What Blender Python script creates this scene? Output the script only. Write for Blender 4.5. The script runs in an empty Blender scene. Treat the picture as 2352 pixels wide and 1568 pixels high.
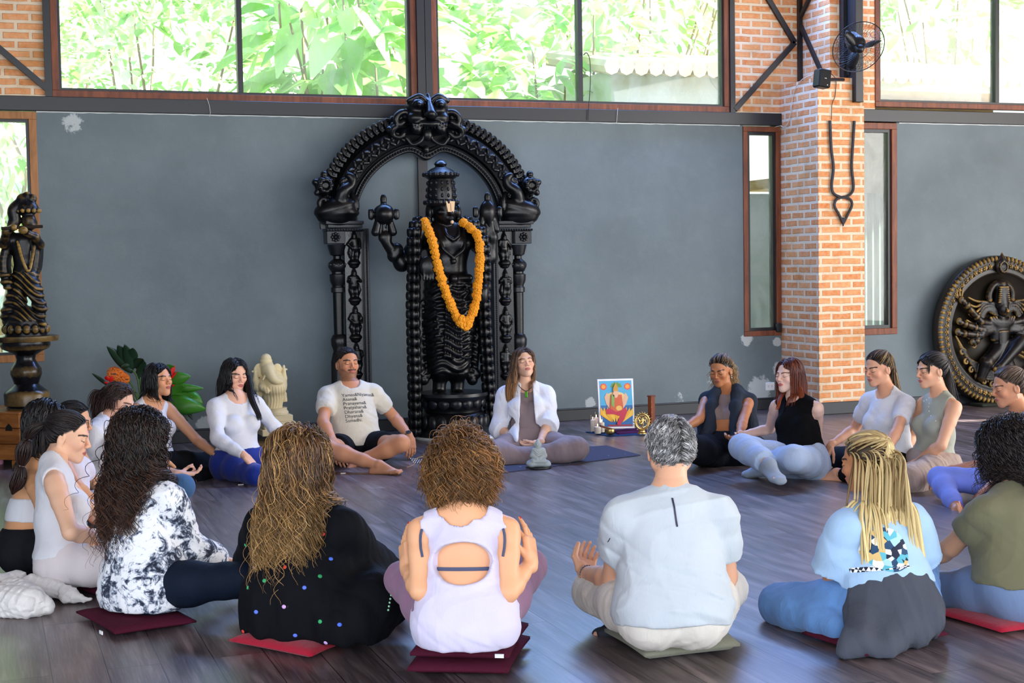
import bpy, math, random
import numpy as np
from mathutils import Vector, Matrix
from mathutils.bvhtree import BVHTree
SC = bpy.context.scene
COL = SC.collection
# ------------------------------------------------------------ camera
CAM_P, CAM_R, CAM_A, CAM_H, FPX, IW, IH = .0544, -.0166, .3531, 1.48, 3300., 2352, 1568
fw = np.array([math.sin(CAM_A)*math.cos(CAM_P), math.cos(CAM_A)*math.cos(CAM_P), -math.sin(CAM_P)])
_rt = np.array([math.cos(CAM_A), -math.sin(CAM_A), 0.]); _up = np.cross(_rt, fw)
rt = _rt*math.cos(CAM_R)+_up*math.sin(CAM_R); up = -_rt*math.sin(CAM_R)+_up*math.cos(CAM_R)
cd = bpy.data.cameras.new('camera'); cam = bpy.data.objects.new('camera', cd); COL.objects.link(cam)
cd.sensor_width = 36; cd.lens = 36*FPX/IW; cd.clip_end = 300; cd.clip_start = .05
M = Matrix([[rt[i], up[i], -fw[i]] for i in range(3)]).to_4x4(); M.translation = (0, 0, CAM_H)
cam.matrix_world = M; SC.camera = cam
# ------------------------------------------------------------ world, sun, daylight, blue fill, exposure
w = bpy.data.worlds.new('sky'); SC.world = w; w.use_nodes = True
nt = w.node_tree; bg = nt.nodes['Background']
tc = nt.nodes.new('ShaderNodeTexCoord'); sep = nt.nodes.new('ShaderNodeSeparateXYZ'); rmp = nt.nodes.new('ShaderNodeValToRGB')
nt.links.new(tc.outputs['Generated'], sep.inputs[0]); nt.links.new(sep.outputs['Z'], rmp.inputs[0]); nt.links.new(rmp.outputs[0], bg.inputs[0])
rmp.color_ramp.elements[0].position = 0.; rmp.color_ramp.elements[0].color = (.93, .97, 1, 1)
rmp.color_ramp.elements[1].position = .7; rmp.color_ramp.elements[1].color = (.42, .62, 1., 1)
bg.inputs[1].default_value = 3.0
SUN_DIR = Vector((.8, -.25, .55)).normalized()
def light(name, kind, loc, direction, energy, color=(1, 1, 1), size=1, sy=1, angle=.01, spread=180):
    l = bpy.data.lights.new(name, kind); l.energy = energy; l.color = color
    if kind == 'AREA': l.shape = 'RECTANGLE'; l.size = size; l.size_y = sy; l.spread = math.radians(spread)
    if kind == 'SUN': l.angle = angle
    o = bpy.data.objects.new(name, l); COL.objects.link(o); o.location = loc
    o.rotation_euler = Vector(direction).to_track_quat('-Z', 'Y').to_euler(); return o
light('sun', 'SUN', (0, 0, 20), -SUN_DIR, 24., (1, .95, .86), angle=.015)
light('daylight_back', 'AREA', (1.5, -3.6, 2.9), (.12, 1, -.12), 320, (.78, .88, 1), 12, 4.6)
light('blue_floor_fill', 'AREA', (5.4, 12.1, 4.62), (-.12, -1, -.62), 430, (.22, .42, 1), 6.2, .8)  # added fill lamp inside the room, gives the floor its blue sheen
light('daylight_right', 'AREA', (12.4, 4.2, 2.6), (-1, .18, -.12), 520, (1, .97, .93), 9, 4.2)
SC.view_settings.view_transform = 'Standard'; SC.view_settings.look = 'None'
SC.view_settings.gamma = 1; SC.view_settings.use_curve_mapping = False
SC.view_settings.exposure = 0.47
try:
    SC.cycles.use_denoising = True; SC.cycles.max_bounces = 7; SC.cycles.diffuse_bounces = 3
    SC.cycles.glossy_bounces = 3; SC.cycles.transparent_max_bounces = 12; SC.cycles.sample_clamp_indirect = 6
except Exception: pass
# ------------------------------------------------------------ measuring helpers
C0 = np.array([0, 0, CAM_H])
def ray(px, py): return fw+rt*(px-IW/2)/FPX-up*(py-IH/2)/FPX
def onY(px, py, Y): d = ray(px, py); return C0+d*Y/d[1]
def onZ(px, py, z=0.): d = ray(px, py); return C0+d*(z-CAM_H)/d[2]
def atD(px, py, D): return C0+ray(px, py)*D
def depth(p): return float((np.asarray(p)-C0)@fw)
def nrm(v): v = np.asarray(v, float); return v/(np.linalg.norm(v)+1e-12)
# ------------------------------------------------------------ objects, tags
def link(o, parent=None):
    COL.objects.link(o)
    if parent is not None:
        o.parent = parent; o.matrix_parent_inverse = Matrix.Translation(parent.location).inverted()
    return o
def thing(name, label, cat, loc, group=None):
    o = bpy.data.objects.new(name, None); COL.objects.link(o); o.location = [float(c) for c in loc]
    o.empty_display_size = .1; o['label'] = label; o['category'] = cat
    if group: o['group'] = group
    return o
def tag(o, label, cat, group=None, kind=None):
    o['label'] = label; o['category'] = cat
    if group: o['group'] = group
    if kind: o['kind'] = kind
    return o
def struct(o): o['kind'] = 'structure'; return o
def obj(name, v, f, mat, parent=None, smooth=False, col=None):
    me = bpy.data.meshes.new(name)
    v = np.asarray(v, np.float32)
    if isinstance(f, np.ndarray) and f.ndim == 2:
        n, k = f.shape
        me.vertices.add(len(v)); me.vertices.foreach_set('co', v.ravel())
        me.loops.add(n*k); me.loops.foreach_set('vertex_index', f.astype(np.int32).ravel())
        me.polygons.add(n); me.polygons.foreach_set('loop_start', np.arange(0, n*k, k, dtype=np.int32))
        me.update(calc_edges=True); me.validate()
    else:
        me.from_pydata(v.tolist(), [], [list(map(int, q)) for q in f]); me.update()
    if smooth: me.polygons.foreach_set('use_smooth', [True]*len(me.polygons))
    if col is not None:
        a = me.color_attributes.new('Col', 'FLOAT_COLOR', 'POINT')
        c = np.ones((len(v), 4), np.float32); c[:, :3] = col; a.data.foreach_set('color', c.ravel())
    if mat is not None: me.materials.append(mat)
    return link(bpy.data.objects.new(name, me), parent)
class MB:
    """collects simple shapes into one mesh"""
    def __init__(s): s.v = []; s.f = []; s.n = 0
    def add(s, v, f):
        v = np.asarray(v, float); s.v.append(v); s.f += [[i+s.n for i in q] for q in f]; s.n += len(v); return s
    def box(s, a, b, ch=0.):
        a = np.array(a, float); b = np.array(b, float); a, b = np.minimum(a, b), np.maximum(a, b)
        return s.obox((a+b)/2, np.eye(3), (b-a)/2, ch)
    def obox(s, c, R, h, ch=0.):
        """oriented box: R rows = axes, h = half sizes, ch = chamfer"""
        R = np.asarray(R, float); h = np.asarray(h, float)
        if ch <= 0:
            v = [(x, y, z) for x in (-1, 1) for y in (-1, 1) for z in (-1, 1)]
            v = np.array(v)*h
            f = [(0, 1, 3, 2), (4, 6, 7, 5), (0, 4, 5, 1), (2, 3, 7, 6), (0, 2, 6, 4), (1, 5, 7, 3)]
        else:
            ch = min(ch, h.min()*.9); v = []; idx = {}
            for sx in (-1, 1):
                for sy in (-1, 1):
                    for sz in (-1, 1):
                        sg = np.array([sx, sy, sz])
                        for ax in range(3):
                            q = sg*(h-ch); q[ax] = sg[ax]*h[ax]; idx[(sx, sy, sz, ax)] = len(v); v.append(q)
            f = []
            for ax in range(3):
                b1, b2 = (ax+1) % 3, (ax+2) % 3
                for sg in (-1, 1):
                    ring = []
                    for p, q in ((-1, -1), (1, -1), (1, 1), (-1, 1)):
                        k = [0, 0, 0]; k[ax] = sg; k[b1] = p; k[b2] = q; ring.append(idx[(*k, ax)])
                    f.append(ring if sg > 0 else ring[::-1])
            for ax in range(3):      # edge bevels along ax
                b1, b2 = (ax+1) % 3, (ax+2) % 3
                for p in (-1, 1):
                    for q in (-1, 1):
                        def K(t): k = [0, 0, 0]; k[ax] = t; k[b1] = p; k[b2] = q; return tuple(k)
                        a0, a1 = K(-1), K(1); r = [idx[(*a0, b1)], idx[(*a1, b1)], idx[(*a1, b2)], idx[(*a0, b2)]]
                        f.append(r if p*q < 0 else r[::-1])
            for sx in (-1, 1):
                for sy in (-1, 1):
                    for sz in (-1, 1):
                        r = [idx[(sx, sy, sz, a)] for a in range(3)]; f.append(r if sx*sy*sz > 0 else r[::-1])
            v = np.array(v)
        return s.add(np.asarray(c, float)+v@R, f)
    def bar(s, a, b, w, t, side=(0, 1, 0), ch=0.):
        """rectangular bar a->b, width w along the cross direction, t along side"""
        a = np.array(a, float); b = np.array(b, float); d = nrm(b-a); sd = np.array(side, float); sd = nrm(sd-d*(sd@d))
        return s.obox((a+b)/2, np.array([d, np.cross(sd, d), sd]), (np.linalg.norm(b-a)/2, w/2, t/2), ch)
    def tube(s, pts, r, k=8, cap=True, flat=1., side=None):
        v, f = tube(np.asarray(pts, float), r, k, cap, flat, side); return s.add(v, f)
    def lathe(s, prof, c=(0, 0, 0), k=24, R=None, sx=1., sy=1.):
        prof = np.asarray(prof, float); n = len(prof); v = []
        for (r, z) in prof:
            for j in range(k):
                t = 2*math.pi*j/k; v.append((r*math.cos(t)*sx, r*math.sin(t)*sy, z))
        f = [(i*k+j, i*k+(j+1) % k, (i+1)*k+(j+1) % k, (i+1)*k+j) for i in range(n-1) for j in range(k)]
        f += [list(range(k))[::-1], [(n-1)*k+j for j in range(k)]]
        v = np.array(v)
        if R is not None: v = v@np.asarray(R, float)
        return s.add(v+np.asarray(c, float), f)
    def ball(s, c, r, k=10, R=None):
        r = np.ones(3)*np.asarray(r, float); n = max(4, k//2+1); v = [(0, 0, -1)]; f = []
        for i in range(1, n):
            p = -math.pi/2+math.pi*i/n
            v += [(math.cos(p)*math.cos(2*math.pi*j/k), math.cos(p)*math.sin(2*math.pi*j/k), math.sin(p)) for j in range(k)]
        v.append((0, 0, 1)); L = len(v)-1
        for j in range(k):
            f.append((0, 1+(j+1) % k, 1+j)); f.append((L, L-k+j, L-k+(j+1) % k))
            for i in range(n-2):
                a = 1+i*k; f.append((a+j, a+(j+1) % k, a+k+(j+1) % k, a+k+j))
        v = np.array(v)*r
        if R is not None: v = v@np.asarray(R, float)
        return s.add(v+np.asarray(c, float), f)
    def prism(s, poly, y0, y1, ax=1):
        """poly in the plane across ax, pushed from y0 to y1"""
        o = [i for i in range(3) if i != ax]; n = len(poly); v = np.zeros((2*n, 3))
        for i, q in enumerate(poly):
            v[i, o[0]], v[i, o[1]], v[i, ax] = q[0], q[1], y0; v[n+i] = v[i]; v[n+i, ax] = y1
        f = [list(range(n)), list(range(n, 2*n))[::-1]]+[(i, n+i, n+(i+1) % n, (i+1) % n) for i in range(n)]
        return s.add(v, f)
    def xf(s, c, R=None, sc=1.):
        v = np.concatenate(s.v)*sc
        if R is not None: v = v@np.asarray(R, float)
        s.v = [v+np.asarray(c, float)]; return s
    def build(s, name, mat, parent=None, smooth=False):
        o = obj(name, np.concatenate(s.v), s.f, mat, parent, smooth)
        if smooth:
            try: o.data.set_sharp_from_angle(angle=math.radians(42))
            except Exception: pass
        return o
def tube(P, r, k=8, cap=True, flat=1., side=None):
    n = len(P); r = np.ones(n)*np.asarray(r, float); T = np.gradient(P, axis=0); T /= np.linalg.norm(T, axis=1)[:, None]+1e-9
    ref = np.array(side, float) if side is not None else (np.array([0, 0, 1.]) if abs(nrm(P[-1]-P[0])[2]) < .8 else np.array([0, 1., 0]))
    v = []; U = ref-T[0]*(ref@T[0]); U = nrm(U)
    for i in range(n):
        U = U-T[i]*(U@T[i]); U = nrm(U); V = np.cross(T[i], U)
        for j in range(k):
            a = 2*math.pi*j/k; v.append(P[i]+r[i]*(math.cos(a)*V+math.sin(a)*U*flat))
    f = [(i*k+j, i*k+(j+1) % k, (i+1)*k+(j+1) % k, (i+1)*k+j) for i in range(n-1) for j in range(k)]
    if cap: f += [list(range(k))[::-1], [(n-1)*k+j for j in range(k)]]
    return np.array(v), f
def spline(pts, n=8):
    """Catmull-Rom through the points"""
    P = np.asarray(pts, float); P = np.vstack([2*P[0]-P[1], P, 2*P[-1]-P[-2]]); out = []
    for i in range(1, len(P)-2):
        for t in np.linspace(0, 1, n, endpoint=False):
            a, b, c, d = P[i-1:i+3]; out.append(.5*((2*b)+(-a+c)*t+(2*a-5*b+4*c-d)*t*t+(-a+3*b-3*c+d)*t**3))
    out.append(P[-2]); return np.array(out)
# ------------------------------------------------------------ materials
def srgb(c):
    if isinstance(c, str): c = [int(c[i:i+2], 16)/255 for i in (0, 2, 4)]
    return tuple((x/12.92 if x <= .04045 else ((x+.055)/1.055)**2.4) for x in c[:3])
class NT:
    """short hand over a material's node tree"""
    def __init__(s, name, rough=.6, metal=0., spec=.5):
        s.m = bpy.data.materials.new(name); s.m.use_nodes = True; s.t = s.m.node_tree; s.b = s.t.nodes['Principled BSDF']
        s.b.inputs['Roughness'].default_value = rough; s.b.inputs['Metallic'].default_value = metal
        s.b.inputs['Specular IOR Level'].default_value = spec
    def n(s, typ, **k):
        q = s.t.nodes.new('ShaderNode'+typ)
        for a, b in k.items():
            if a in q.inputs: q.inputs[a].default_value = b
            else: setattr(q, a, b)
        return q
    def l(s, a, b): s.t.links.new(a, b)
    def co(s, kind='Object', scale=(1, 1, 1), rot=(0, 0, 0), loc=(0, 0, 0)):
        t = s.n('TexCoord'); m = s.n('Mapping'); m.inputs['Scale'].default_value = scale; m.inputs['Rotation'].default_value = rot
        m.inputs['Location'].default_value = loc; s.l(t.outputs[kind], m.inputs[0]); return m.outputs[0]
    def noise(s, vec, scale=5, detail=3, rough=.5, dist=0.):
        q = s.n('TexNoise'); q.inputs['Scale'].default_value = scale; q.inputs['Detail'].default_value = detail
        q.inputs['Roughness'].default_value = rough; q.inputs['Distortion'].default_value = dist
        if vec is not None: s.l(vec, q.inputs['Vector'])
        return q.outputs['Fac']
    def ramp(s, fac, stops, interp='LINEAR'):
        q = s.n('ValToRGB'); q.color_ramp.interpolation = interp; e = q.color_ramp.elements
        while len(e) < len(stops): e.new(.5)
        for i, (p, c) in enumerate(stops):
            e[i].position = p; c = (c, c, c) if isinstance(c, (int, float)) else c; e[i].color = (*c[:3], 1)
        s.l(fac, q.inputs[0]); return q.outputs[0]
    def mix(s, fac, a, b, mode='MIX'):
        q = s.n('MixRGB'); q.blend_type = mode
        for i, x in enumerate((fac, a, b)):
            if isinstance(x, (int, float)): q.inputs[i].default_value = x if i == 0 else (x, x, x, 1)
            elif isinstance(x, tuple): q.inputs[i].default_value = (*x[:3], 1)
            else: s.l(x, q.inputs[i])
        return q.outputs[0]
    def math(s, op, a, b=0.):
        q = s.n('Math'); q.operation = op
        for i, x in enumerate((a, b)):
            if isinstance(x, (int, float)): q.inputs[i].default_value = x
            else: s.l(x, q.inputs[i])
        return q.outputs[0]
    def attr(s, name='Col'): q = s.n('Attribute'); q.attribute_name = name; return q.outputs['Color']
    def color(s, c):
        if isinstance(c, tuple): s.b.inputs['Base Color'].default_value = (*c[:3], 1)
        else: s.l(c, s.b.inputs['Base Color'])
        return s
    def bump(s, h, strength=.3, dist=.01):
        q = s.n('Bump'); q.inputs['Strength'].default_value = strength; q.inputs['Distance'].default_value = dist
        s.l(h, q.inputs['Height']); s.l(q.outputs[0], s.b.inputs['Normal']); return s
MATS = {}
def plain(name, c, rough=.6, metal=0., var=.12, scale=12., bump=.15, spec=.5, bdist=.004):
    """one colour with fine mottling and bump"""
    if name in MATS: return MATS[name]
    t = NT(name, rough, metal, spec); v = t.co(); n = t.noise(v, scale, 4); c = srgb(c) if isinstance(c, str) else c
    t.color(t.mix(n, tuple(x*(1-var) for x in c), tuple(min(1, x*(1+var)) for x in c)))
    if bump: t.bump(t.noise(v, scale*6, 3), bump, bdist)
    MATS[name] = t.m; return t.m
def fabric(name, c, rough=.85, bump=.35, var=.08, weave=700., sheen=.15):
    if name in MATS: return MATS[name]
    c = srgb(c) if isinstance(c, str) else c; t = NT(name, rough, 0, .25 if max(c) > .12 else .12); v = t.co(); n = t.noise(v, 9, 3)
    t.color(t.mix(n, tuple(x*(1-var) for x in c), tuple(min(1, x*(1+var)) for x in c)))
    a = t.noise(t.co(scale=(1, 1, .35)), 26, 3, .6, 1.2); b = t.noise(v, weave, 1)
    t.bump(t.math('ADD', a, t.math('MULTIPLY', b, .12)), bump, .012)
    t.b.inputs['Sheen Weight'].default_value = sheen if max(c) > .12 else 0
    MATS[name] = t.m; return t.m
def vcol(name, rough=.5, spec=.4, bump=.1, scale=250., metal=0., bd=.002):
    if name in MATS: return MATS[name]
    t = NT(name, rough, metal, spec); t.color(t.attr())
    if bump: t.bump(t.noise(t.co(), scale, 2), bump, bd)
    MATS[name] = t.m; return t.m
# ------------------------------------------------------------ organic surfaces: blended solids, meshed with surface nets
class Solid:
    def __init__(s): s.ops = []
    def _a(s, fn, lo, hi, k, sub): s.ops.append((fn, np.asarray(lo, float), np.asarray(hi, float), k, sub)); return s
    def cone(s, a, b, ra, rb=None, k=.02, sub=False, flat=False):
        a = np.asarray(a, float); b = np.asarray(b, float); rb = ra if rb is None else rb; ab = b-a; L = float(ab@ab)+1e-12
        def fn(X, Y, Z):
            x, y, z = X-a[0], Y-a[1], Z-a[2]; t = np.clip((x*ab[0]+y*ab[1]+z*ab[2])/L, 0, 1)
            d = np.sqrt((x-t*ab[0])**2+(y-t*ab[1])**2+(z-t*ab[2])**2)-(ra+(rb-ra)*t)
            return np.maximum(d, ((x*ab[0]+y*ab[1]+z*ab[2])-L)/math.sqrt(L)) if flat else d
        r = max(ra, rb); return s._a(fn, np.minimum(a, b)-r, np.maximum(a, b)+r, k, sub)
    def chain(s, P, R, k=.01, sub=False, flat=False):
        P = np.asarray(P, float); R = np.ones(len(P))*np.asarray(R, float)
        for i in range(len(P)-1): s.cone(P[i], P[i+1], R[i], R[i+1], k, sub, flat and i == len(P)-2)
        return s
    def ball(s, c, r, k=.02, sub=False): return s.cone(c, np.asarray(c, float)+1e-6, r, r, k, sub)
    def ell(s, c, r, R=None, k=.02, sub=False):
        """ellipsoid: radii r along the rows of R"""
        c = np.asarray(c, float); r = np.asarray(r, float); R = np.eye(3) if R is None else np.asarray(R, float)
        def fn(X, Y, Z):
            x, y, z = X-c[0], Y-c[1], Z-c[2]; k0 = 0; k1 = 0
            for i in range(3):
                q = (x*R[i, 0]+y*R[i, 1]+z*R[i, 2])/r[i]; k0 = k0+q*q; k1 = k1+(q/r[i])**2
            k0 = np.sqrt(k0); return k0*(k0-1)/(np.sqrt(k1)+1e-9)
        e = np.sqrt(((R*r[:, None])**2).sum(0)); return s._a(fn, c-e, c+e, k, sub)
    def seg(s, a, b, u, ra, rb, k=.03, sub=False):
        """elliptic limb a->b; u = wide direction; ra, rb = (wide, thin) radii at the ends"""
        a = np.asarray(a, float); b = np.asarray(b, float); d = b-a; L = np.linalg.norm(d); d = d/L; u = np.asarray(u, float)
        u = nrm(u-d*(u@d)); w = np.cross(d, u)
        def fn(X, Y, Z):
            x, y, z = X-a[0], Y-a[1], Z-a[2]; h = x*d[0]+y*d[1]+z*d[2]; t = np.clip(h/L, 0, 1); ex = h-t*L
            p = x*u[0]+y*u[1]+z*u[2]; q = x*w[0]+y*w[1]+z*w[2]
            r1 = ra[0]+(rb[0]-ra[0])*t; r2 = ra[1]+(rb[1]-ra[1])*t; r3 = np.minimum(r1, r2)
            k0 = np.sqrt((p/r1)**2+(q/r2)**2+(ex/r3)**2); k1 = np.sqrt((p/r1/r1)**2+(q/r2/r2)**2+(ex/r3/r3)**2)
            return np.where(k0 < .05, -r3, k0*(k0-1)/(k1+1e-6))
        r = max(*ra, *rb); return s._a(fn, np.minimum(a, b)-r, np.maximum(a, b)+r, k, sub)
    def box(s, c, h, R=None, r=.01, k=.005, sub=False):
        c = np.asarray(c, float); h = np.asarray(h, float); R = np.eye(3) if R is None else np.asarray(R, float)
        def fn(X, Y, Z):
            x, y, z = X-c[0], Y-c[1], Z-c[2]; Q = [np.abs(x*R[i, 0]+y*R[i, 1]+z*R[i, 2])-(h[i]-r) for i in range(3)]
            return np.sqrt(sum(np.maximum(q, 0)**2 for q in Q))+np.minimum(np.maximum(np.maximum(Q[0], Q[1]), Q[2]), 0)-r
        e = np.abs(R*h[:, None]).sum(0); return s._a(fn, c-e, c+e, k, sub)
    def cut(s, p, n, k=.004):
        """keep the side the normal points away from"""
        p = np.asarray(p, float); n = nrm(n)
        def fn(X, Y, Z): return -((X-p[0])*n[0]+(Y-p[1])*n[1]+(Z-p[2])*n[2])
        return s._a(fn, (-99,)*3, (99,)*3, k, True)
    def cutl(s, p, d, r=.13):
        """open end of a sleeve or leg: remove what lies beyond p along d, within r"""
        return s._a(lambda X, Y, Z: np.maximum(-((X-p[0])*d[0]+(Y-p[1])*d[1]+(Z-p[2])*d[2]), np.sqrt((X-p[0])**2+(Y-p[1])**2+(Z-p[2])**2)-r), p-r, p+r, .003, True)
    def noise(s, fn2):
        s.ops.append((fn2, None, None, 0, 'n')); return s
    def mesh(s, h, lo=None, hi=None):
        B = [(a, b) for f, a, b, k, sub in s.ops if not sub and a is not None]
        l = np.min([a for a, b in B], 0)-2.5*h-.01; u = np.max([b for a, b in B], 0)+2.5*h+.01
        if lo is not None: l = np.maximum(l, lo)
        if hi is not None: u = np.minimum(u, hi)
        n = np.maximum(((u-l)/h).astype(int)+2, 3); F = np.full(n, .25, np.float32)
        ax = [(l[i]+h*np.arange(n[i])).astype(np.float32) for i in range(3)]
        for f, a, b, k, sub in s.ops:
            if sub == 'n':
                m = np.abs(F) < .03
                i, j, q = np.nonzero(m); F[m] += f(ax[0][i], ax[1][j], ax[2][q]).astype(np.float32); continue
            mg = k+2.5*h
            i0 = np.maximum(((a-mg-l)/h).astype(int), 0) if a[0] > -90 else np.zeros(3, int)
            i1 = np.minimum(((b+mg-l)/h).astype(int)+2, n) if b[0] < 90 else n
            if np.any(i1 <= i0): continue
            sl = tuple(slice(i0[c], i1[c]) for c in range(3))
            d = f(ax[0][sl[0]][:, None, None], ax[1][sl[1]][None, :, None], ax[2][sl[2]][None, None, :]); G = F[sl]
            if sub: d = -d
            if k > 0:
                hh = np.maximum(k-np.abs(G-d), 0)
                e = hh*hh/(4*k); F[sl] = (np.maximum(G, d)+e) if sub else (np.minimum(G, d)-e)
            else: F[sl] = np.maximum(G, d) if sub else np.minimum(G, d)
        return snet(F, l, h)
def snet(F, l, h):
    n = np.array(F.shape); m = n-1; N = int(np.prod(m)); S = F < 0
    ac = [np.zeros(N) for _ in range(3)]; ct = np.zeros(N); Q = []
    st = np.array([m[1]*m[2], m[2], 1])
    for a in range(3):
        b, c = (a+1) % 3, (a+2) % 3
        s0 = [slice(None)]*3; s1 = [slice(None)]*3; s0[a] = slice(0, -1); s1[a] = slice(1, None)
        x = S[tuple(s0)] != S[tuple(s1)]; I = np.argwhere(x)
        if not len(I): continue
        f0 = F[tuple(s0)][x]; f1 = F[tuple(s1)][x]; t = f0/(f0-f1); P = I.astype(float); P[:, a] += t
        ids = []; ok_all = np.ones(len(I), bool)
        for ob, oc in ((0, 0), (-1, 0), (-1, -1), (0, -1)):
            J = I.copy(); J[:, b] += ob; J[:, c] += oc
            ok = (J >= 0).all(1) & (J < m).all(1); ok_all &= ok; q = J@st; ids.append(q)
            for e in range(3): ac[e] += np.bincount(q[ok], P[ok, e], N)
            ct += np.bincount(q[ok], minlength=N)
        q = np.stack(ids, 1)[ok_all]; fl = (f0 < 0)[ok_all]; q[~fl] = q[~fl][:, ::-1]; Q.append(q)
    use = np.nonzero(ct)[0]; mp = np.full(N, -1); mp[use] = np.arange(len(use))
    V = np.stack([ac[e][use]/ct[use] for e in range(3)], 1)*h+l
    return V, mp[np.concatenate(Q)]
def relax(V, Q, it=1, w=.5):
    for _ in range(it):
        A = np.zeros_like(V); c = np.zeros(len(V))
        for i in range(4):
            for j in ((i+1) % 4, (i+3) % 4):
                for e in range(3): A[:, e] += np.bincount(Q[:, i], V[Q[:, j], e], len(V))
                c += np.bincount(Q[:, i], minlength=len(V))
        V = V*(1-w)+w*A/np.maximum(c, 1)[:, None]
    return V
def join(parts):
    V = []; Q = []; n = 0
    for v, q in parts: V.append(v); Q.append(q+n); n += len(v)
    return np.concatenate(V), np.concatenate(Q)
def wrinkle(seed, amp, f=14., aniso=(1, 1, .55)):
    r = np.random.RandomState(seed); K = r.normal(size=(6, 3))*np.array(aniso)*f; ph = r.rand(6)*6.28
    def fn(x, y, z):
        o = 0
        w1 = np.sin(x*K[0, 0]+y*K[0, 1]+z*K[0, 2]+ph[0]); w2 = np.sin(x*K[1, 0]+y*K[1, 1]+z*K[1, 2]+ph[1])
        for i in range(2, 6):
            q = np.sin((x*K[i, 0]+y*K[i, 1]+z*K[i, 2])*1.7+2.2*w1+ph[i]+1.5*w2); o = o+(1-np.abs(q))**2*(1 if i % 2 else -1)
        return -amp*o*.5
    return fn
def frame(az, pitch=0., roll=0.):
    """rows right, forward, up of someone facing az degrees clockwise from the view axis"""
    a = CAM_A+math.radians(az); p = math.radians(pitch); F = np.array([math.sin(a)*math.cos(p), math.cos(a)*math.cos(p), math.sin(p)])
    R = nrm(np.cross(F, (0, 0, 1))); U = np.cross(R, F); q = math.radians(roll)
    return np.array([R*math.cos(q)+U*math.sin(q), F, U*math.cos(q)-R*math.sin(q)])
# ------------------------------------------------------------ room materials
def brick_mat():
    t = NT('brick', .85, 0, .3); tc = t.n('TexCoord'); sp = t.n('SeparateXYZ'); t.l(tc.outputs['Object'], sp.inputs[0])
    cb = t.n('CombineXYZ'); wob = t.noise(tc.outputs['Object'], 9, 2)
    t.l(t.math('ADD', sp.outputs[0], sp.outputs[1]), cb.inputs[0])
    t.l(t.math('ADD', sp.outputs[2], t.math('MULTIPLY', wob, .012)), cb.inputs[1])
    b = t.n('TexBrick'); t.l(cb.outputs[0], b.inputs[0]); b.offset = .5
    for k, v in (('Scale', 1.), ('Mortar Size', .0155), ('Mortar Smooth', .25), ('Bias', 0.), ('Brick Width', .225), ('Row Height', .0745)): b.inputs[k].default_value = v
    b.inputs['Color1'].default_value = (*srgb('e59c66'), 1); b.inputs['Color2'].default_value = (*srgb('cd773c'), 1); b.inputs['Mortar'].default_value = (*srgb('e2d2ba'), 1)
    n = t.noise(tc.outputs['Object'], 3.2, 5, .6); n2 = t.noise(tc.outputs['Object'], 26, 4, .7)
    c = t.mix(t.ramp(n2, [(.35, 0), (.75, .55)]), b.outputs[0], srgb('efc79e'))
    c = t.mix(t.ramp(n, [(.5, 0), (.72, .5)]), c, srgb('a9793f')); t.color(c)
    t.bump(t.math('ADD', t.math('MULTIPLY', b.outputs['Fac'], -1.), t.math('MULTIPLY', n2, .35)), .7, .012); return t.m
def wall_mat():
    t = NT('grey_plaster', .62, 0, .35); v = t.co(); n = t.noise(v, 1.1, 5, .55); n2 = t.noise(v, 7, 5, .65)
    c = t.mix(t.ramp(n, [(.3, 0), (.7, 1)]), srgb('5e6a6f'), srgb('707d82')); c = t.mix(t.ramp(n2, [(.5, 0), (.8, .22)]), c, srgb('808b8e'))
    geo = t.n('NewGeometry')
    n3 = t.noise(v, 16, 6, .75)
    for (p, r, amt) in ((onY(1745, 895, 12.38), .20, .95), (onY(1790, 850, 12.38), .14, .7), (onY(1640, 870, 12.38), .12, .5), (onY(1355, 925, 12.38), .09, .8),
                        (onY(470, 975, 12.38), .12, .8), (onY(165, 283, 12.38), .14, .7), (onY(1560, 915, 12.38), .13, .45), (onY(1715, 780, 12.38), .10, .8), (onY(1785, 785, 12.38), .08, .8)):
        d = t.n('VectorMath', operation='DISTANCE'); t.l(geo.outputs['Position'], d.inputs[0]); d.inputs[1].default_value = p
        m = t.math('MULTIPLY', t.ramp(t.math('DIVIDE', d.outputs['Value'], r), [(.35, 1), (1., 0)]), amt)
        m = t.ramp(t.math('ADD', m, t.math('MULTIPLY', t.math('SUBTRACT', n3, .5), 1.6)), [(.45, 0), (.62, .8)])
        c = t.mix(m, c, srgb('c3cbcc'))
    t.color(c); t.bump(t.math('ADD', n2, t.math('MULTIPLY', n3, .4)), .25, .01); return t.m
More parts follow.
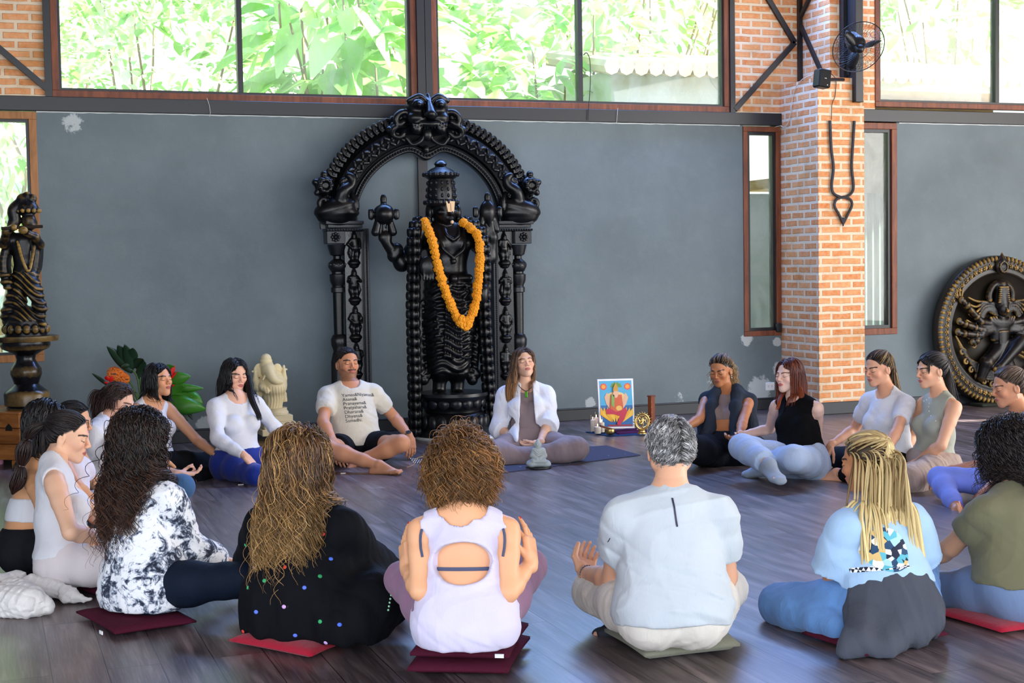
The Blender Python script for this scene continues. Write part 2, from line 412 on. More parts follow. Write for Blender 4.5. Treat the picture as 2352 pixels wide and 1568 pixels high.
def floor_mat():
    t = NT('dark_wood_planks', .3, 0, .85); v = t.co(rot=(0, 0, math.radians(90)))
    b = t.n('TexBrick'); t.l(v, b.inputs[0]); b.offset = .37
    for k, x in (('Scale', 1.), ('Mortar Size', .0018), ('Mortar Smooth', .1), ('Bias', 0.), ('Brick Width', 1.25), ('Row Height', .195)): b.inputs[k].default_value = x
    b.inputs['Color1'].default_value = (0, 0, 0, 1); b.inputs['Color2'].default_value = (1, 1, 1, 1); b.inputs['Mortar'].default_value = (.5, .5, .5, 1)
    off = t.n('VectorMath', operation='MULTIPLY_ADD'); t.l(b.outputs[0], off.inputs[0]); off.inputs[1].default_value = (7, 3, 5)
    vv = t.co(scale=(7, .55, 1)); t.l(vv, off.inputs[2])
    n = t.noise(off.outputs[0], 1.4, 7, .62, 1.6); fine = t.noise(t.co(scale=(60, 2.2, 1)), 2, 4, .6)
    wv = t.n('TexWave', wave_type='RINGS'); t.l(off.outputs[0], wv.inputs[0]); wv.inputs['Scale'].default_value = .9; wv.inputs['Distortion'].default_value = 14; wv.inputs['Detail'].default_value = 3; wv.inputs['Detail Scale'].default_value = .8
    c = t.ramp(n, [(.25, srgb('352a2b')), (.47, srgb('60514f')), (.6, srgb('857573')), (.78, srgb('aa9a96'))])
    c = t.mix(t.math('MULTIPLY', wv.outputs['Fac'], .62), c, srgb('3a3036'))
    c = t.mix(t.ramp(fine, [(.45, 0), (.75, .35)]), c, srgb('aea2a6')); c = t.mix(t.math('MULTIPLY', b.outputs[0], .42), c, srgb('2b2321'))
    c = t.mix(b.outputs['Fac'], c, srgb('15110f')); t.color(c)
    t.l(t.ramp(t.math('ADD', n, t.math('MULTIPLY', fine, .3)), [(.3, .26), (.9, .38)]), t.b.inputs['Roughness'])
    t.bump(t.math('ADD', t.math('MULTIPLY', b.outputs['Fac'], -.8), t.math('MULTIPLY', fine, .22)), .22, .003); return t.m
def wood(name, c1, c2, rough=.5, scale=(3, 3, 30)):
    t = NT(name, rough, 0, .4); n = t.noise(t.co(scale=scale), 1.6, 5, .6, .8); c1, c2 = srgb(c1), srgb(c2)
    t.color(t.ramp(n, [(.3, c1), (.7, c2)])); t.bump(n, .2, .003); return t.m
BRICK = brick_mat(); WALL = wall_mat(); FLOOR = floor_mat()
STEEL = plain('black_steel', '191a1e', .42, 0, .25, 5, .12); FRAME = wood('reddish_frame_wood', '5b2d1b', '8a4b2c', .5, (12, 12, 2))
FRAMEO = wood('orange_frame_wood', '8a5a2c', 'b57a45', .5, (12, 12, 2)); CEIL = wood('ceiling_boards', '6b4a33', '8a6445', .6, (1, 14, 1))
BASEB = plain('baseboard_paint', '24282c', .45, 0, .2, 5, .1); WHITE = plain('white_beam_line', 'd8dcda', .8)
def glass_mat(name, tint=(.96, .985, .97), haze=.0):
    t = NT(name, .03); tr = t.n('BsdfTransparent'); tr.inputs[0].default_value = (*tint, 1); gl = t.n('BsdfGlossy'); gl.inputs['Roughness'].default_value = .02
    fr = t.n('Fresnel'); fr.inputs[0].default_value = 1.45; mx = t.n('MixShader'); out = t.t.nodes['Material Output']
    t.l(t.math('MULTIPLY', fr.outputs[0], .7), mx.inputs[0]); t.l(tr.outputs[0], mx.inputs[1]); t.l(gl.outputs[0], mx.inputs[2]); last = mx.outputs[0]
    if haze:
        df = t.n('BsdfDiffuse'); df.inputs[0].default_value = (.8, .86, .8, 1); m2 = t.n('MixShader'); n = t.noise(t.co(scale=(1, 1, .5)), 3, 5, .7, 1.)
        t.l(t.ramp(n, [(.4, 0), (.8, haze)]), m2.inputs[0]); t.l(last, m2.inputs[1]); t.l(df.outputs[0], m2.inputs[2]); last = m2.outputs[0]
    t.l(last, out.inputs[0]); return t.m
GLASS = glass_mat('glare_glass', haze=.28); GLASS2 = glass_mat('dusty_glass', haze=.32)  # haze of the first glass puts window glare into its shader
# ------------------------------------------------------------ room shell
YW, YR, ZB0, ZB1, ZC = 12.378, 11.85, 2.779, 2.897, 5.0
XR = 7.63          # where the wall steps forward
m = MB().box((-6, -4.2, -.12), (14, YW+.2, 0)); struct(m.build('floor', FLOOR))
m = MB().box((-6, -4.2, ZC), (14, YW+.2, ZC+.15))
for i in range(9): m.box((-6, -3.5+i*1.9, ZC-.16), (14, -3.38+i*1.9, ZC))
struct(m.build('ceiling', CEIL))
T = .2
# wall under and around the openings (grey plaster) and above the beam (brick)
m = MB()
m.box((-2.2, YW, 0), (-.9, YW+T, ZB0)); m.box((-.9, YW, 0), (.467, YW+T, .74)); m.box((.467, YW, 0), (6.982, YW+T, ZB0))
m.box((6.982, YW, 0), (XR+.1, YW+T, .726)); m.box((7.40, YW, .726), (XR+.1, YW+T, ZB0))
struct(m.build('wall_back', WALL))
m = MB().box((7.65, YR, 0), (8.375, YR+T, .729)); m.box((8.375, YR, 0), (14, YR+T, ZB0)); struct(m.build('wall_right_bay', WALL))
m = MB().box((-2.2, YW, ZB1), (.56, YW+T, ZC)); m.box((6.895, YW, ZB1), (XR+.15, YW+T, ZC)); struct(m.build('wall_brick_back', BRICK))
m = MB().box((XR, YR, ZB1), (8.13, YR+T, ZC)).box((XR, YR+T, ZB1), (XR+.15, YW, ZC)); struct(m.build('wall_brick_right', BRICK))
m = MB().box((7.40, 11.70, 0), (7.905, YW, 3.17)); struct(m.build('wall_pillar', BRICK))
m = MB().box((-2.2, 5.2, 0), (-2.0, YW+T, ZC)); struct(m.build('wall_left', WALL))
# beams (black steel)
m = MB().box((-2.2, YW-.035, ZB0), (7.40, YW+T, ZB1), .004); struct(m.build('trim_1', STEEL))
m = MB().box((7.905, YR-.035, ZB0), (14, YR+T, ZB1), .004); struct(m.build('trim_2', STEEL))
rr = random.Random(3); P = [(.47+i*.06, YW-.004, ZB0-.004+rr.uniform(-.003, .003)) for i in range(109)]
m = MB().tube(P, .006, 5); P = [(8.4+i*.1, YR-.004, ZB0-.004+rr.uniform(-.003, .003)) for i in range(50)]; m.tube(P, .006, 5); struct(m.build('trim_3', WHITE))  # thin white line along the lower edge of both beams
# black posts and braces on the brick
m = MB().box((3.70, YW-.04, ZB1), (3.77, YW+T, ZC)).box((3.775, YW-.04, ZB1), (3.835, YW+T, ZC)); struct(m.build('trim_4', STEEL))
m = MB().box((3.688, YW-.03, 0), (3.775, YW, ZB0)); struct(m.build('trim_5', plain('dark_post_paint', '2c2b2d', .5, 0, .2)))
def brace(n, pts, Y, w=.045, side=(0, 1, 0)):
    m = MB(); q = [onY(*p, Y) for p in pts]
    for a, b in zip(q[:-1], q[1:]): m.bar(a, b, w, .03, side)
    struct(m.build('trim_%d' % n, STEEL))
brace(6, [(1742, -40), (1825, 98), (1688, 252)], YW-.02, .05); brace(7, [(-60, 62), (112, 207)], YW-.02, .05)
m = MB(); xs = XR-.02
def onX(px, py, X): d = ray(px, py); return C0+d*X/d[0]
a, b, c = onX(1862, -10, xs), onX(1834, 48, xs), onX(1884, 160, xs)
m.bar(a, b, .035, .03, (1, 0, 0)).bar(b, c, .035, .03, (1, 0, 0)); struct(m.build('trim_8', STEEL))
p0 = onY(1834, 0, YW); m = MB().box((p0[0]-.022, YW-.05, 3.17), (p0[0]+.02, YW-.005, ZC)); struct(m.build('trim_9', STEEL))
a, b = onY(1921, 0, YR-.04), onY(1942, 238, YR-.04); m = MB().box((7.735, YR-.07, 3.17), (7.86, YR, ZC)).box((7.775, 11.64, 2.94), (7.86, YR-.02, 4.2), .004); struct(m.build('trim_10', STEEL))
# baseboards
m = MB().box((-2, YW-.02, 0), (7.40, YW, .105), .004).box((-2, YW-.028, .105), (7.40, YW-.0, .118), .002); struct(m.build('baseboard_back', BASEB))
m = MB().box((7.385, 11.68, 0), (7.92, 11.70, .115), .004).box((7.38, 11.68, 0), (7.40, YW, .115), .004).box((7.905, 11.68, 0), (7.92, YR, .115)); struct(m.build('baseboard_pillar', BASEB))
m = MB().box((7.92, YR-.02, 0), (14, YR, .105), .004); struct(m.build('baseboard_right', BASEB))
# windows: wooden frame, black inner sash, mullions, panes
def window(n, x0, x1, z0, z1, Y, mull=(), fr=.055, fm=None, glass=GLASS, post=(), depth_=.06, sash=.022):
    o = bpy.data.objects.new('window_%d' % n, None); COL.objects.link(o); o.location = (float(x0+x1)/2, Y, z0); struct(o)
    fm = fm or FRAME; a, b = x0, x1
    m = MB().box((a, Y-.012, z0), (b, Y+depth_, z0+fr), .003).box((a, Y-.012, z1-fr), (b, Y+depth_, z1), .003)
    m.box((a, Y-.012, z0+fr), (a+fr, Y+depth_, z1-fr), .003).box((b-fr, Y-.012, z0+fr), (b, Y+depth_, z1-fr), .003); m.build('window_frame', fm, o)
    i0, i1, j0, j1 = a+fr, b-fr, z0+fr, z1-fr; s = sash
    m = MB().box((i0, Y+.01, j0), (i1, Y+depth_+.02, j0+s)).box((i0, Y+.01, j1-s), (i1, Y+depth_+.02, j1)).box((i0, Y+.01, j0+s), (i0+s, Y+depth_+.02, j1-s)).box((i1-s, Y+.01, j0+s), (i1, Y+depth_+.02, j1-s)); m.build('sash', STEEL, o)
    for q in mull: MB().box((q-.022, Y, j0+s), (q+.022, Y+depth_+.02, j1-s)).build('mullion', STEEL, o)
    e = [i0+s]+[q for q in mull]+[i1-s]
    for k in range(len(e)-1):
        l0 = e[k]+(.022 if k else 0); l1 = e[k+1]-(.022 if k < len(e)-2 else 0)
        MB().box((l0, Y+.045, j0+s), (l1, Y+.051, j1-s)).build('pane', glass, o)
    return o
mx = lambda px, Y=YW: float(onY(px, 120, Y)[0])
window(1, .60, 3.70, ZB1, 4.85, YW, (mx(551),)); window(2, 3.835, mx(1674), ZB1, 4.85, YW, (mx(1333),)); window(3, 8.13, 13.2, ZB1+.03, 4.85, YR, (mx(2291, YR),), .05)
MB().box((.545, YW-.03, ZB1), (.60, YW+T, ZC)).build('trim_11', STEEL); MB().box((mx(1674), YW-.03, ZB1), (mx(1685), YW+T, ZC)).build('trim_12', STEEL)
for k in (11, 12): struct(bpy.data.objects['trim_%d' % k])
window(4, -.9, .467, .74, 2.772, YW, (), .06, FRAMEO, GLASS2); window(5, 6.982, 7.395, .726, 2.768, YW, (), .05, FRAME, GLASS, sash=.03)
o = window(6, 7.65, 8.375, .729, 2.772, YR, (), .06, FRAME, GLASS2, sash=.03)
wo = bpy.data.objects['window_5']; q = onY(1789, 752, YW-.03); MB().box(q-np.array([.028, .02, .045]), q+np.array([.028, .02, .045]), .008).build('window_latch', STEEL, wo)
# light shell behind the camera and to the right: openings let daylight in
m = MB()
for x in (-5.8, -1.6, 2.6, 6.8, 11.0): m.box((x-.2, -4.2, 0), (x+.2, -3.9, ZC))
m.box((-6, -4.2, 4.6), (14, -3.9, ZC)); struct(m.build('wall_rear', BRICK))
m = MB().box((13.6, -4.2, 4.2), (14, YR, ZC)).box((13.6, -4.2, 0), (14, -3.4, 4.2)).box((13.6, 6.6, 0), (14, 8.78, 4.7)).box((13.6, 9.06, 0), (14, YR, 4.7)); struct(m.build('wall_right', BRICK))  # unseen wall; its slit is shaped to throw the sun streak indoors
# ------------------------------------------------------------ outdoors behind the wall
GRASS = plain('lawn_green', 'aeb092', .9, 0, .3, 2)
m = MB(); N = 24
gx = np.linspace(-12, 26, N); gy = np.linspace(12.6, 40, N); rg = np.random.RandomState(5)
v = [(x, y, -.05+max(0, y-16.5)*.42+.2*math.sin(x*1.3)*math.sin(y)*(y > 16)) for y in gy for x in gx]
f = [(j*N+i, j*N+i+1, (j+1)*N+i+1, (j+1)*N+i) for j in range(N-1) for i in range(N-1)]
struct(obj('ground_hillside', v, f, GRASS, None, True))
def leaf_mat(name, c1, c2, tr=.45):
    t = NT(name, .45, 0, .4); oi = t.n('ObjectInfo'); n = t.noise(t.co(), 3, 2)
    c = t.mix(t.ramp(t.math('ADD', t.attr('Col'), t.math('MULTIPLY', n, .3)), [(.2, 0), (1., 1)]), srgb(c1), srgb(c2)); t.color(c)
    ts = t.n('BsdfTranslucent'); t.l(c, ts.inputs[0]); mx_ = t.n('MixShader'); mx_.inputs[0].default_value = tr
    t.l(t.b.outputs[0], mx_.inputs[1]); t.l(ts.outputs[0], mx_.inputs[2]); t.l(mx_.outputs[0], t.t.nodes['Material Output'].inputs[0]); return t.m
LEAF = leaf_mat('garden_leaf', '96c070', 'ecf4d0'); LEAF2 = leaf_mat('broad_leaf', '8fbe6c', 'd2e8ac', .5)
def leaves(rs, base, d, nrm_, L, Wd, seg=3, droop=.5, fold=.25):
    """rows of leaves: returns vertices and quads"""
    n = len(base); d = d/np.linalg.norm(d, axis=1)[:, None]; s = np.cross(d, nrm_); s /= np.linalg.norm(s, axis=1)[:, None]+1e-9; u = np.cross(s, d)
    V = []; prof = np.sin(np.pi*np.linspace(.04, .97, seg+1)**.8)
    for k in range(seg+1):
        t = k/seg; c = base+d*(L*t)[:, None]-np.array([0, 0, 1.])*(L*droop*t*t)[:, None]; wv = (Wd*prof[k])[:, None]
        V += [c-s*wv+u*wv*fold, c, c+s*wv+u*wv*fold]
    V = np.stack(V, 1); K = V.shape[1]; F = []
    for k in range(seg):
        for e in (0, 1): a = 3*k+e; F.append([a, a+1, a+4, a+3])
    F = (np.array(F)[None]+(np.arange(n)*K)[:, None, None]).reshape(-1, 4); return V.reshape(-1, 3), F, K
def shrub(seed, c, r, n, L, W_, label, group, mat=LEAF, par=None):
    rs = np.random.RandomState(seed); o = thing('shrub', label, 'shrub', (c[0], c[1], max(0, (c[1]-16.5)*.42)), group)
    u = rs.normal(size=(n, 3)); u /= np.linalg.norm(u, axis=1)[:, None]; rad = rs.uniform(.45, 1, n)**.6
    P = np.array(c)+u*np.array(r)*rad[:, None]; dd = u+rs.normal(size=(n, 3))*.6+np.array([0, -.25, .1]); ll = L*rs.uniform(.5, 1.3, n)
    V, F, K = leaves(rs, P, dd, rs.normal(size=(n, 3))*.4+np.array([0, 0, 1.]), ll, ll*W_, 3, .35)
    col = np.repeat(rs.rand(n)**1.3, K)[:, None]*np.ones(3); obj('foliage', V, F, mat, o, False, col)
    m = MB()
    g0 = max(0, (c[1]-16.5)*.42)-.1
    for k in range(7):
        a = np.array([c[0]+rs.uniform(-.3, .3), c[1]+rs.uniform(-.2, .2), g0]); e = np.array(c)+u[k]*np.array(r)*.8
        m.tube(spline([a, (a+e)/2+rs.normal(size=3)*.15, e], 4), np.linspace(.035, .012, 9), 5)
    m.build('branches', plain('branch_bark', '8c7a5e', .9), o); return o
SH = 'sunlit shrubs on the slope behind the high windows'
k = 0
for (x, y, z, rx, rz, n, L, Wd, lab) in (
    (.2, 16.2, 3.3, 1.3, 1.5, 1500, .20, .20, 'fine-leaved sunlit bush outside the left high window, at its left end'),
    (2.2, 17.2, 3.5, 1.5, 1.6, 1500, .22, .22, 'fine-leaved sunlit bush outside the left high window, left of its black mullion'),
    (3.9, 16.0, 4.1, 1.1, 1.3, 260, .62, .22, 'large drooping-leaved plant outside the left high window, right of its mullion'),
    (5.3, 17.0, 3.6, 1.4, 1.7, 520, .42, .22, 'broad-leaved bush outside the middle high window, at its left end'),
    (7.1, 17.6, 4.3, 1.5, 1.7, 520, .42, .2, 'broad-leaved bush outside the middle high window, left of its mullion'),
    (9.0, 19.0, 5.6, 1.7, 1.4, 700, .34, .2, 'bright bush above the neighbouring roof in the middle high window'),
    (12.0, 20.0, 6.0, 1.8, 1.6, 700, .36, .22, 'bright bush above the neighbouring roof, left in the right high window'),
    (15.2, 20.0, 5.8, 1.8, 1.8, 700, .36, .22, 'bright bush above the neighbouring roof, right in the right high window'),
    (-1.2, 14.6, 1.6, 1.1, 1.6, 4200, .15, .24, 'dense garden bush outside the low left window behind the flute statue'),
    (1.4, 20.5, 6.2, 2.2, 1.6, 900, .4, .2, 'pale bush high on the slope, top of the left high window'),
    (5.6, 21.0, 6.6, 2.2, 1.6, 900, .4, .2, 'pale bush high on the slope, top of the middle high window')):
    k += 1; shrub(40+k, (x, y, z), (rx, .9, rz), n, L, Wd, lab, None, LEAF2 if L > .38 else LEAF)
# neighbouring building, garden wall
PALE = plain('weathered_white_render', 'b4bab0', .85, 0, .25, 3); TILE = plain('old_roof_tile', 'b9a993', .85, 0, .25, 4)
o = thing('neighbouring_building', 'weathered rendered building with wavy tiled roof edge outside the high windows', 'building', (11.5, 17, 0))
a = onY(1420, 200, 16.2)[0]
MB().box((a, 16.4, 0), (19, 19, 3.86)).build('rendered_wall', PALE, o)
m = MB()
for i in range(42):
    x = a-.1+i*.2; m.tube([(x, 16.15, 3.86), (x, 18.8, 4.35)], .105, 8)
m.build('tiled_roof', TILE, o, True)
o = MB().box((6.4, 14.0, 0), (8.75, 14.15, 2.2)).box((8.75, 14.0, 0), (9.9, 14.12, 1.2)).build('garden_wall', PALE)
tag(o, 'pale rendered garden wall seen through the narrow window left of the brick pillar', 'wall')
m = MB(); x = 8.9
for i in range(16): m.tube([(x+i*.09, 13.6, 0), (x+i*.09, 13.6, 2.25)], .045, 8)
o = m.build('corrugated_fence', plain('mossy_green_sheet', '2f5240', .6, 0, .3, 3), None, True); tag(o, 'mossy green corrugated fence outside the narrow window right of the brick pillar', 'fence')
o = MB().box((8.7, 13.5, 2.3), (10.8, 15.5, 2.42)).box((8.75, 13.45, 2.18), (10.8, 13.55, 3.3)).build('timber_lean_to_roof', wood('weathered_boards', '5a4420', '7d6232', .8)); tag(o, 'yellowed timber lean-to roof above the green corrugated fence', 'roof')
# ------------------------------------------------------------ carved pieces
def carved(name, base, edge, rough=.35, lo=.52, hi=.60, metal=0., nsc=60., worn=.0, na=.05):
    """dark carving whose raised edges are rubbed with a second colour"""
    t = NT(name, rough, metal, .34); g = t.n('NewGeometry'); n = t.noise(t.co(), nsc, 4, .6); n2 = t.noise(t.co(), 5, 3)
    p = t.math('ADD', g.outputs['Pointiness'], t.math('MULTIPLY', t.math('SUBTRACT', n, .5), na)); m = t.ramp(p, [(lo, 0), (hi, 1)])
    if worn: m = t.math('MULTIPLY', m, t.ramp(n2, [(.35, worn), (.65, 1)]))
    t.color(t.mix(m, srgb(base), srgb(edge))); t.bump(n, .25, .004); return t.m
BLACK = carved('black_lacquer', '07080a', '1a1d23', .3, .5, .62); BRONZE = carved('gilded_black', '0d0c0f', 'a8843f', .36, .513, .56, nsc=40, worn=.3)
BRONZE2 = carved('gilded_black_fine', '0d0c0f', 'a8843f', .36, .511, .54, nsc=40, worn=.3, na=.03)
IVORY = carved('cream_stone', 'd9c48e', 'f0e2ba', .6, .45, .56); GREYST = carved('grey_stone', '8f9a9c', 'c2cac8', .8, .46, .56, nsc=90)
def OY(Y): return lambda px, py, dy=0.: onY(px, py, Y)+np.array([0, dy, 0])
def sobj(S, h, name, mat, par, it=0):
    V, Q = S.mesh(h)
    if it: V = relax(V, Q, it)
    return obj(name, V, Q, mat, par, True)
EX, EY, EZ = np.eye(3)
# --- large standing statue
Ys = 11.72; q = OY(Ys); c = q(1040, 960); cx = c[0]
o = MB().lathe([(.38, 0), (.385, .012), (.38, .022)], (cx+.03, Ys, 0), 48).build('plinth_disc', plain('white_disc', 'd0d4d2', .6), None, True); tag(o, 'thin white round board under the big black statue', 'plinth')
ST = thing('deity_statue', 'tall black standing statue with crown and raised back hands under the carved arch', 'statue', (cx, Ys, .022))
S = Solid(); lot = [(.335, .022), (.345, .05), (.325, .075), (.31, .09), (.30, .17), (.265, .215), (.25, .225), (.25, .25), (.262, .265), (.285, .33), (.31, .36), (.305, .385)]
m = MB().lathe(lot, (cx, Ys, 0), 48)
for i in range(20):
    a = i*2*math.pi/20; d = np.array([math.cos(a), math.sin(a), 0]); R = np.array([nrm(np.cross(d, EZ)), d, EZ]); m.ball(np.array([cx, Ys, .135])+d*.295, (.047, .026, .07), 10, R)
for i in range(16):
    a = (i+.5)*2*math.pi/16; d = np.array([math.cos(a), math.sin(a), 0]); R = np.array([nrm(np.cross(d, EZ)), d, EZ]); m.ball(np.array([cx, Ys, .30])+d*.272, (.05, .02, .045), 8, R)
m.build('lotus_base', BLACK, ST, True)
S = Solid()
for px in (1008, 1050): S.chain([q(px, 900), q(px+2, 850), q(px+1, 800)], [.058, .062, .08], .02); S.seg(q(px, 902, .02), q(px-2, 905, -.13), EX, (.05, .04), (.05, .022), .02)
S.seg(q(1029, 655), q(1029, 745), EX, (.215, .15), (.235, .17), .05); S.seg(q(1029, 745), q(1029, 835), EX, (.235, .17), (.195, .14), .05)
for px in (1005, 1052): S.seg(q(px, 700, -.03), q(px, 850, -.03), EX, (.105, .12), (.082, .09), .03)
S.seg(q(1029, 622), q(1029, 660), EX, (.155, .12), (.185, .14), .04); S.seg(q(1029, 552), q(1029, 618), EX, (.215, .13), (.15, .11), .05)
for px in (1002, 1054): S.ell(q(px, 560, -.07), (.095, .07, .075), None, .04)
S.cone(q(1003, 528), q(1055, 528), .08, None, .06); S.cone(q(1020, 532), q(1018, 500), .075, .065, .03)
S.ell(q(1018, 482, -.02), (.105, .115, .135), None, .02); S.ell(q(1020, 497, -.06), (.07, .07, .075), None, .03); S.cone(q(1022, 472, -.12), q(1025, 490, -.145), .016, .028, .02)
for s_ in (-1, 1): S.ell(q(1018+s_*15, 488, -.115), (.03, .02, .02), None, .015); S.ell(q(1018+s_*33, 488), (.03, .05, .075), None, .02); S.ball(q(1018+s_*37, 508), .045, .01)
S.ell(q(1024, 503, -.125), (.035, .02, .012), None, .006)
# arms: front pair and raised back pair
for s_, sh, el, wr in ((-1, (958, 530), (948, 590), (968, 628)), (1, (1098, 530), (1108, 600), (1098, 665))):
    S.chain([q(*sh), q(*el, -.02), q(*wr, -.16)], [.066, .056, .042], .03); S.ball(q(*sh), .074, .04)
S.ell(q(966, 612, -.22), (.075, .035, .09), None, .02)
for i in range(4): S.cone(q(956+i*7, 620, -.23), q(955+i*7, 642, -.235), .014, .011, .006)
S.ell(q(1094, 675, -.18), (.045, .035, .08), None, .02)
S.chain([q(962, 560, .05), q(925, 606, .03), q(888, 558, .0)], [.075, .062, .042], .03); S.ell(q(884, 545, -.01), (.06, .035, .055), None, .02)
for i, (x, y) in enumerate(((868, 522), (877, 516), (886, 516), (896, 520))): S.cone(q(874+i*7, 540, -.01), q(x+2, y, -.02), .015, .012, .006)
S.chain([q(1098, 560, .05), q(1128, 590, .03), q(1130, 545, .0), q(1124, 510, -.01)], [.07, .06, .048, .04], .03); S.ell(q(1122, 505, -.02), (.045, .03, .05), None, .02)
for y in (610, 602): S.cone(q(905, y-22, .01), q(912, y-30, .01), .055, None, .004)
for k in range(9): S.cone(q(985+k*1, 690+k*16, -.15), q(1075-k, 690+k*16, -.15), .012, None, .008)
for k in range(7): S.cone(q(1012+k*5, 665, -.185), q(1008+k*6, 815, -.17), .011, .014, .006)
for s_ in (-1, 1):
    S.chain([q(1029+s_*62, 700), q(1029+s_*66, 770), q(1029+s_*60, 850)], [.04, .05, .035], .02)
    for (a_, b_) in ((50, 862), (64, 858), (56, 872)): S.ball(q(1029+s_*a_, b_), .048, .006)
    S.chain(spline([q(1029+s_*30, 530, -.09), q(1029+s_*24, 570, -.15), q(1029, 592, -.155)], 6), .014, .004); S.chain(spline([q(1029+s_*18, 518, -.07), q(1029+s_*14, 540, -.13), q(1029, 552, -.14)], 6), .014, .004)
S.seg(q(990, 638, -.10), q(1068, 638, -.10), EZ, (.035, .05), (.035, .05), .02)
for k in range(9): S.ball(q(992+k*9.2, 655, -.17), .022, .006)
for k in range(7): S.ball(q(999+k*10, 668, -.18), .018, .006)
S.ball(q(1029, 640, -.16), .04, .01); S.ball(q(1029, 600, -.15), .028, .008)
rs = np.random.RandomState(2)
S.noise(lambda x, y, z: -.006*np.sin(z*95+3*np.sin(x*22))*(z < 1.30)*(z > .55)*(np.abs(x-cx+.03) < .24)); sobj(S, .0085, 'figure', BLACK, ST)
# crown
z_ = lambda py: q(1012, py)[2]; xc = q(1012, 430)[0]
m = MB().lathe([(.12, z_(474)), (.142, z_(468)), (.142, z_(462)), (.122, z_(459)), (.126, z_(445)), (.118, z_(428)), (.108, z_(412)), (.128, z_(409)), (.146, z_(404)), (.146, z_(399)), (.115, z_(394)), (.085, z_(388)), (.05, z_(384)), (.045, z_(382)), (.056, z_(377)), (.04, z_(371)), (.012, z_(367))], (xc, Ys-.01, 0), 32)
for zz, r_, n_ in ((z_(465), .143, 22), (z_(401), .147, 20), (z_(450), .124, 14), (z_(436), .120, 14), (z_(421), .113, 14)):
    for i in range(n_): a = i*2*math.pi/n_; m.ball((xc+r_*math.cos(a), Ys-.01+r_*math.sin(a), zz), (.014, .014, .02), 6)
m.build('crown', BLACK, ST, True)
# emblems in the raised hands
def emblem(px, py, name, shell=False):
    c = q(px, py, -.02); S = Solid()
    if shell: S.ell(c, (.075, .055, .10), None, .01); S.cone(c, c+np.array([.02, 0, -.16]), .05, .02, .02)
    else:
        S.seg(c-EY*.02, c+EY*.02, EX, (.085, .085), (.085, .085), .01)
        for i in range(10): a = i*.628; S.ball(c+np.array([math.cos(a)*.062, -.04, math.sin(a)*.062]), .018, .006)
        S.ball(c-EY*.045, .022, .006)
    S.ell(c+EZ*.125, (.028, .02, .045), None, .01); S.cone(c+EZ*.07, c+EZ*.11, .03, .02, .01)
    for s_ in (-1, 1): S.ell(c+EX*s_*.105, (.025, .02, .05), None, .008); S.cone(c+EX*s_*.12+EZ*.03, c+EX*s_*.12-EZ*.03, .014, None, .01); S.cone(c+np.array([s_*.05, 0, -.06]), c+np.array([s_*.075, 0, -.15]), .03, .036, .01)
    sobj(S, .006, name, BLACK, ST)
emblem(880, 492, 'disc_emblem'); emblem(1118, 487, 'conch_emblem', True)
CREAM = plain('cream_paint', 'e3c19a', .5, 0, .05)
a = q(1022, 476, -.155); t2 = .038; v = [(a[0]-.04, a[1], a[2]+.045), (a[0]+.04, a[1], a[2]+.045), (a[0]+.026, a[1]-.015, a[2]-.045), (a[0]-.026, a[1]-.015, a[2]-.045)]; v += [(x, y+.05, z) for x, y, z in v]
o = obj('forehead_mark', v, [(3, 2, 1, 0), (4, 5, 6, 7), (0, 1, 5, 4), (1, 2, 6, 5), (2, 3, 7, 6), (3, 0, 4, 7)], CREAM, ST); o['label'] = 'cream painted forehead mark'
MB().bar(a+np.array([.0, -.003, .03]), a+np.array([.0, -.016, -.038]), .003, .003, (0, 1, 0)).build('mark_line', plain('mark_brown', '8a5a30', .6), o)
MB().ball(q(1026, 511, -.15), .016, 10).build('chin_dot', CREAM, ST, True)
# heavy dark garlands hanging at both sides of the statue
bead = None
def cp(src, name, par, loc, R=None, s=1.):
    o = src.copy(); o.name = name; COL.objects.link(o); o.parent = par; o.matrix_parent_inverse = Matrix.Translation(par.location).inverted(); M_ = Matrix.Translation(Vector(loc))
    if R is not None: M_ = M_@Matrix(np.asarray(R).tolist()).to_4x4()
    o.matrix_basis = M_@Matrix.Diagonal((s, s, s, 1)); return o
S = Solid(); S.ell((0, 0, 0), (.056, .056, .046), None, .01)
for i in range(7): a = i*2*math.pi/7; S.ell((.048*math.cos(a), .048*math.sin(a), 0), (.016, .016, .04), None, .006)
V, Q = S.mesh(.006); b0 = obj('garland_bead', V, Q, BLACK, None, True); b0.parent = ST; first = True
def rope(pts, par, n):
    global first
    P = spline([q(*p) for p in pts], 20); L = np.r_[0, np.cumsum(np.linalg.norm(np.diff(P, axis=0), axis=1))]
    for s_ in np.linspace(0, L[-1], n):
        c = [np.interp(s_, L, P[:, k]) for k in range(3)]
        if first: b0.matrix_parent_inverse = Matrix.Translation(ST.location).inverted(); b0.matrix_basis = Matrix.Translation(Vector(c)); first = False
        else: cp(b0, 'garland_bead', par, c)
rope([(962, 508, -.02), (944, 530, -.1), (941, 600, -.14), (941, 700, -.1), (945, 820, -.08), (950, 990, -.06)], ST, 25)
rope([(1068, 508, -.02), (1090, 528, -.1), (1100, 590, -.14), (1103, 700, -.1), (1111, 820, -.08), (1124, 990, -.06)], ST, 25)
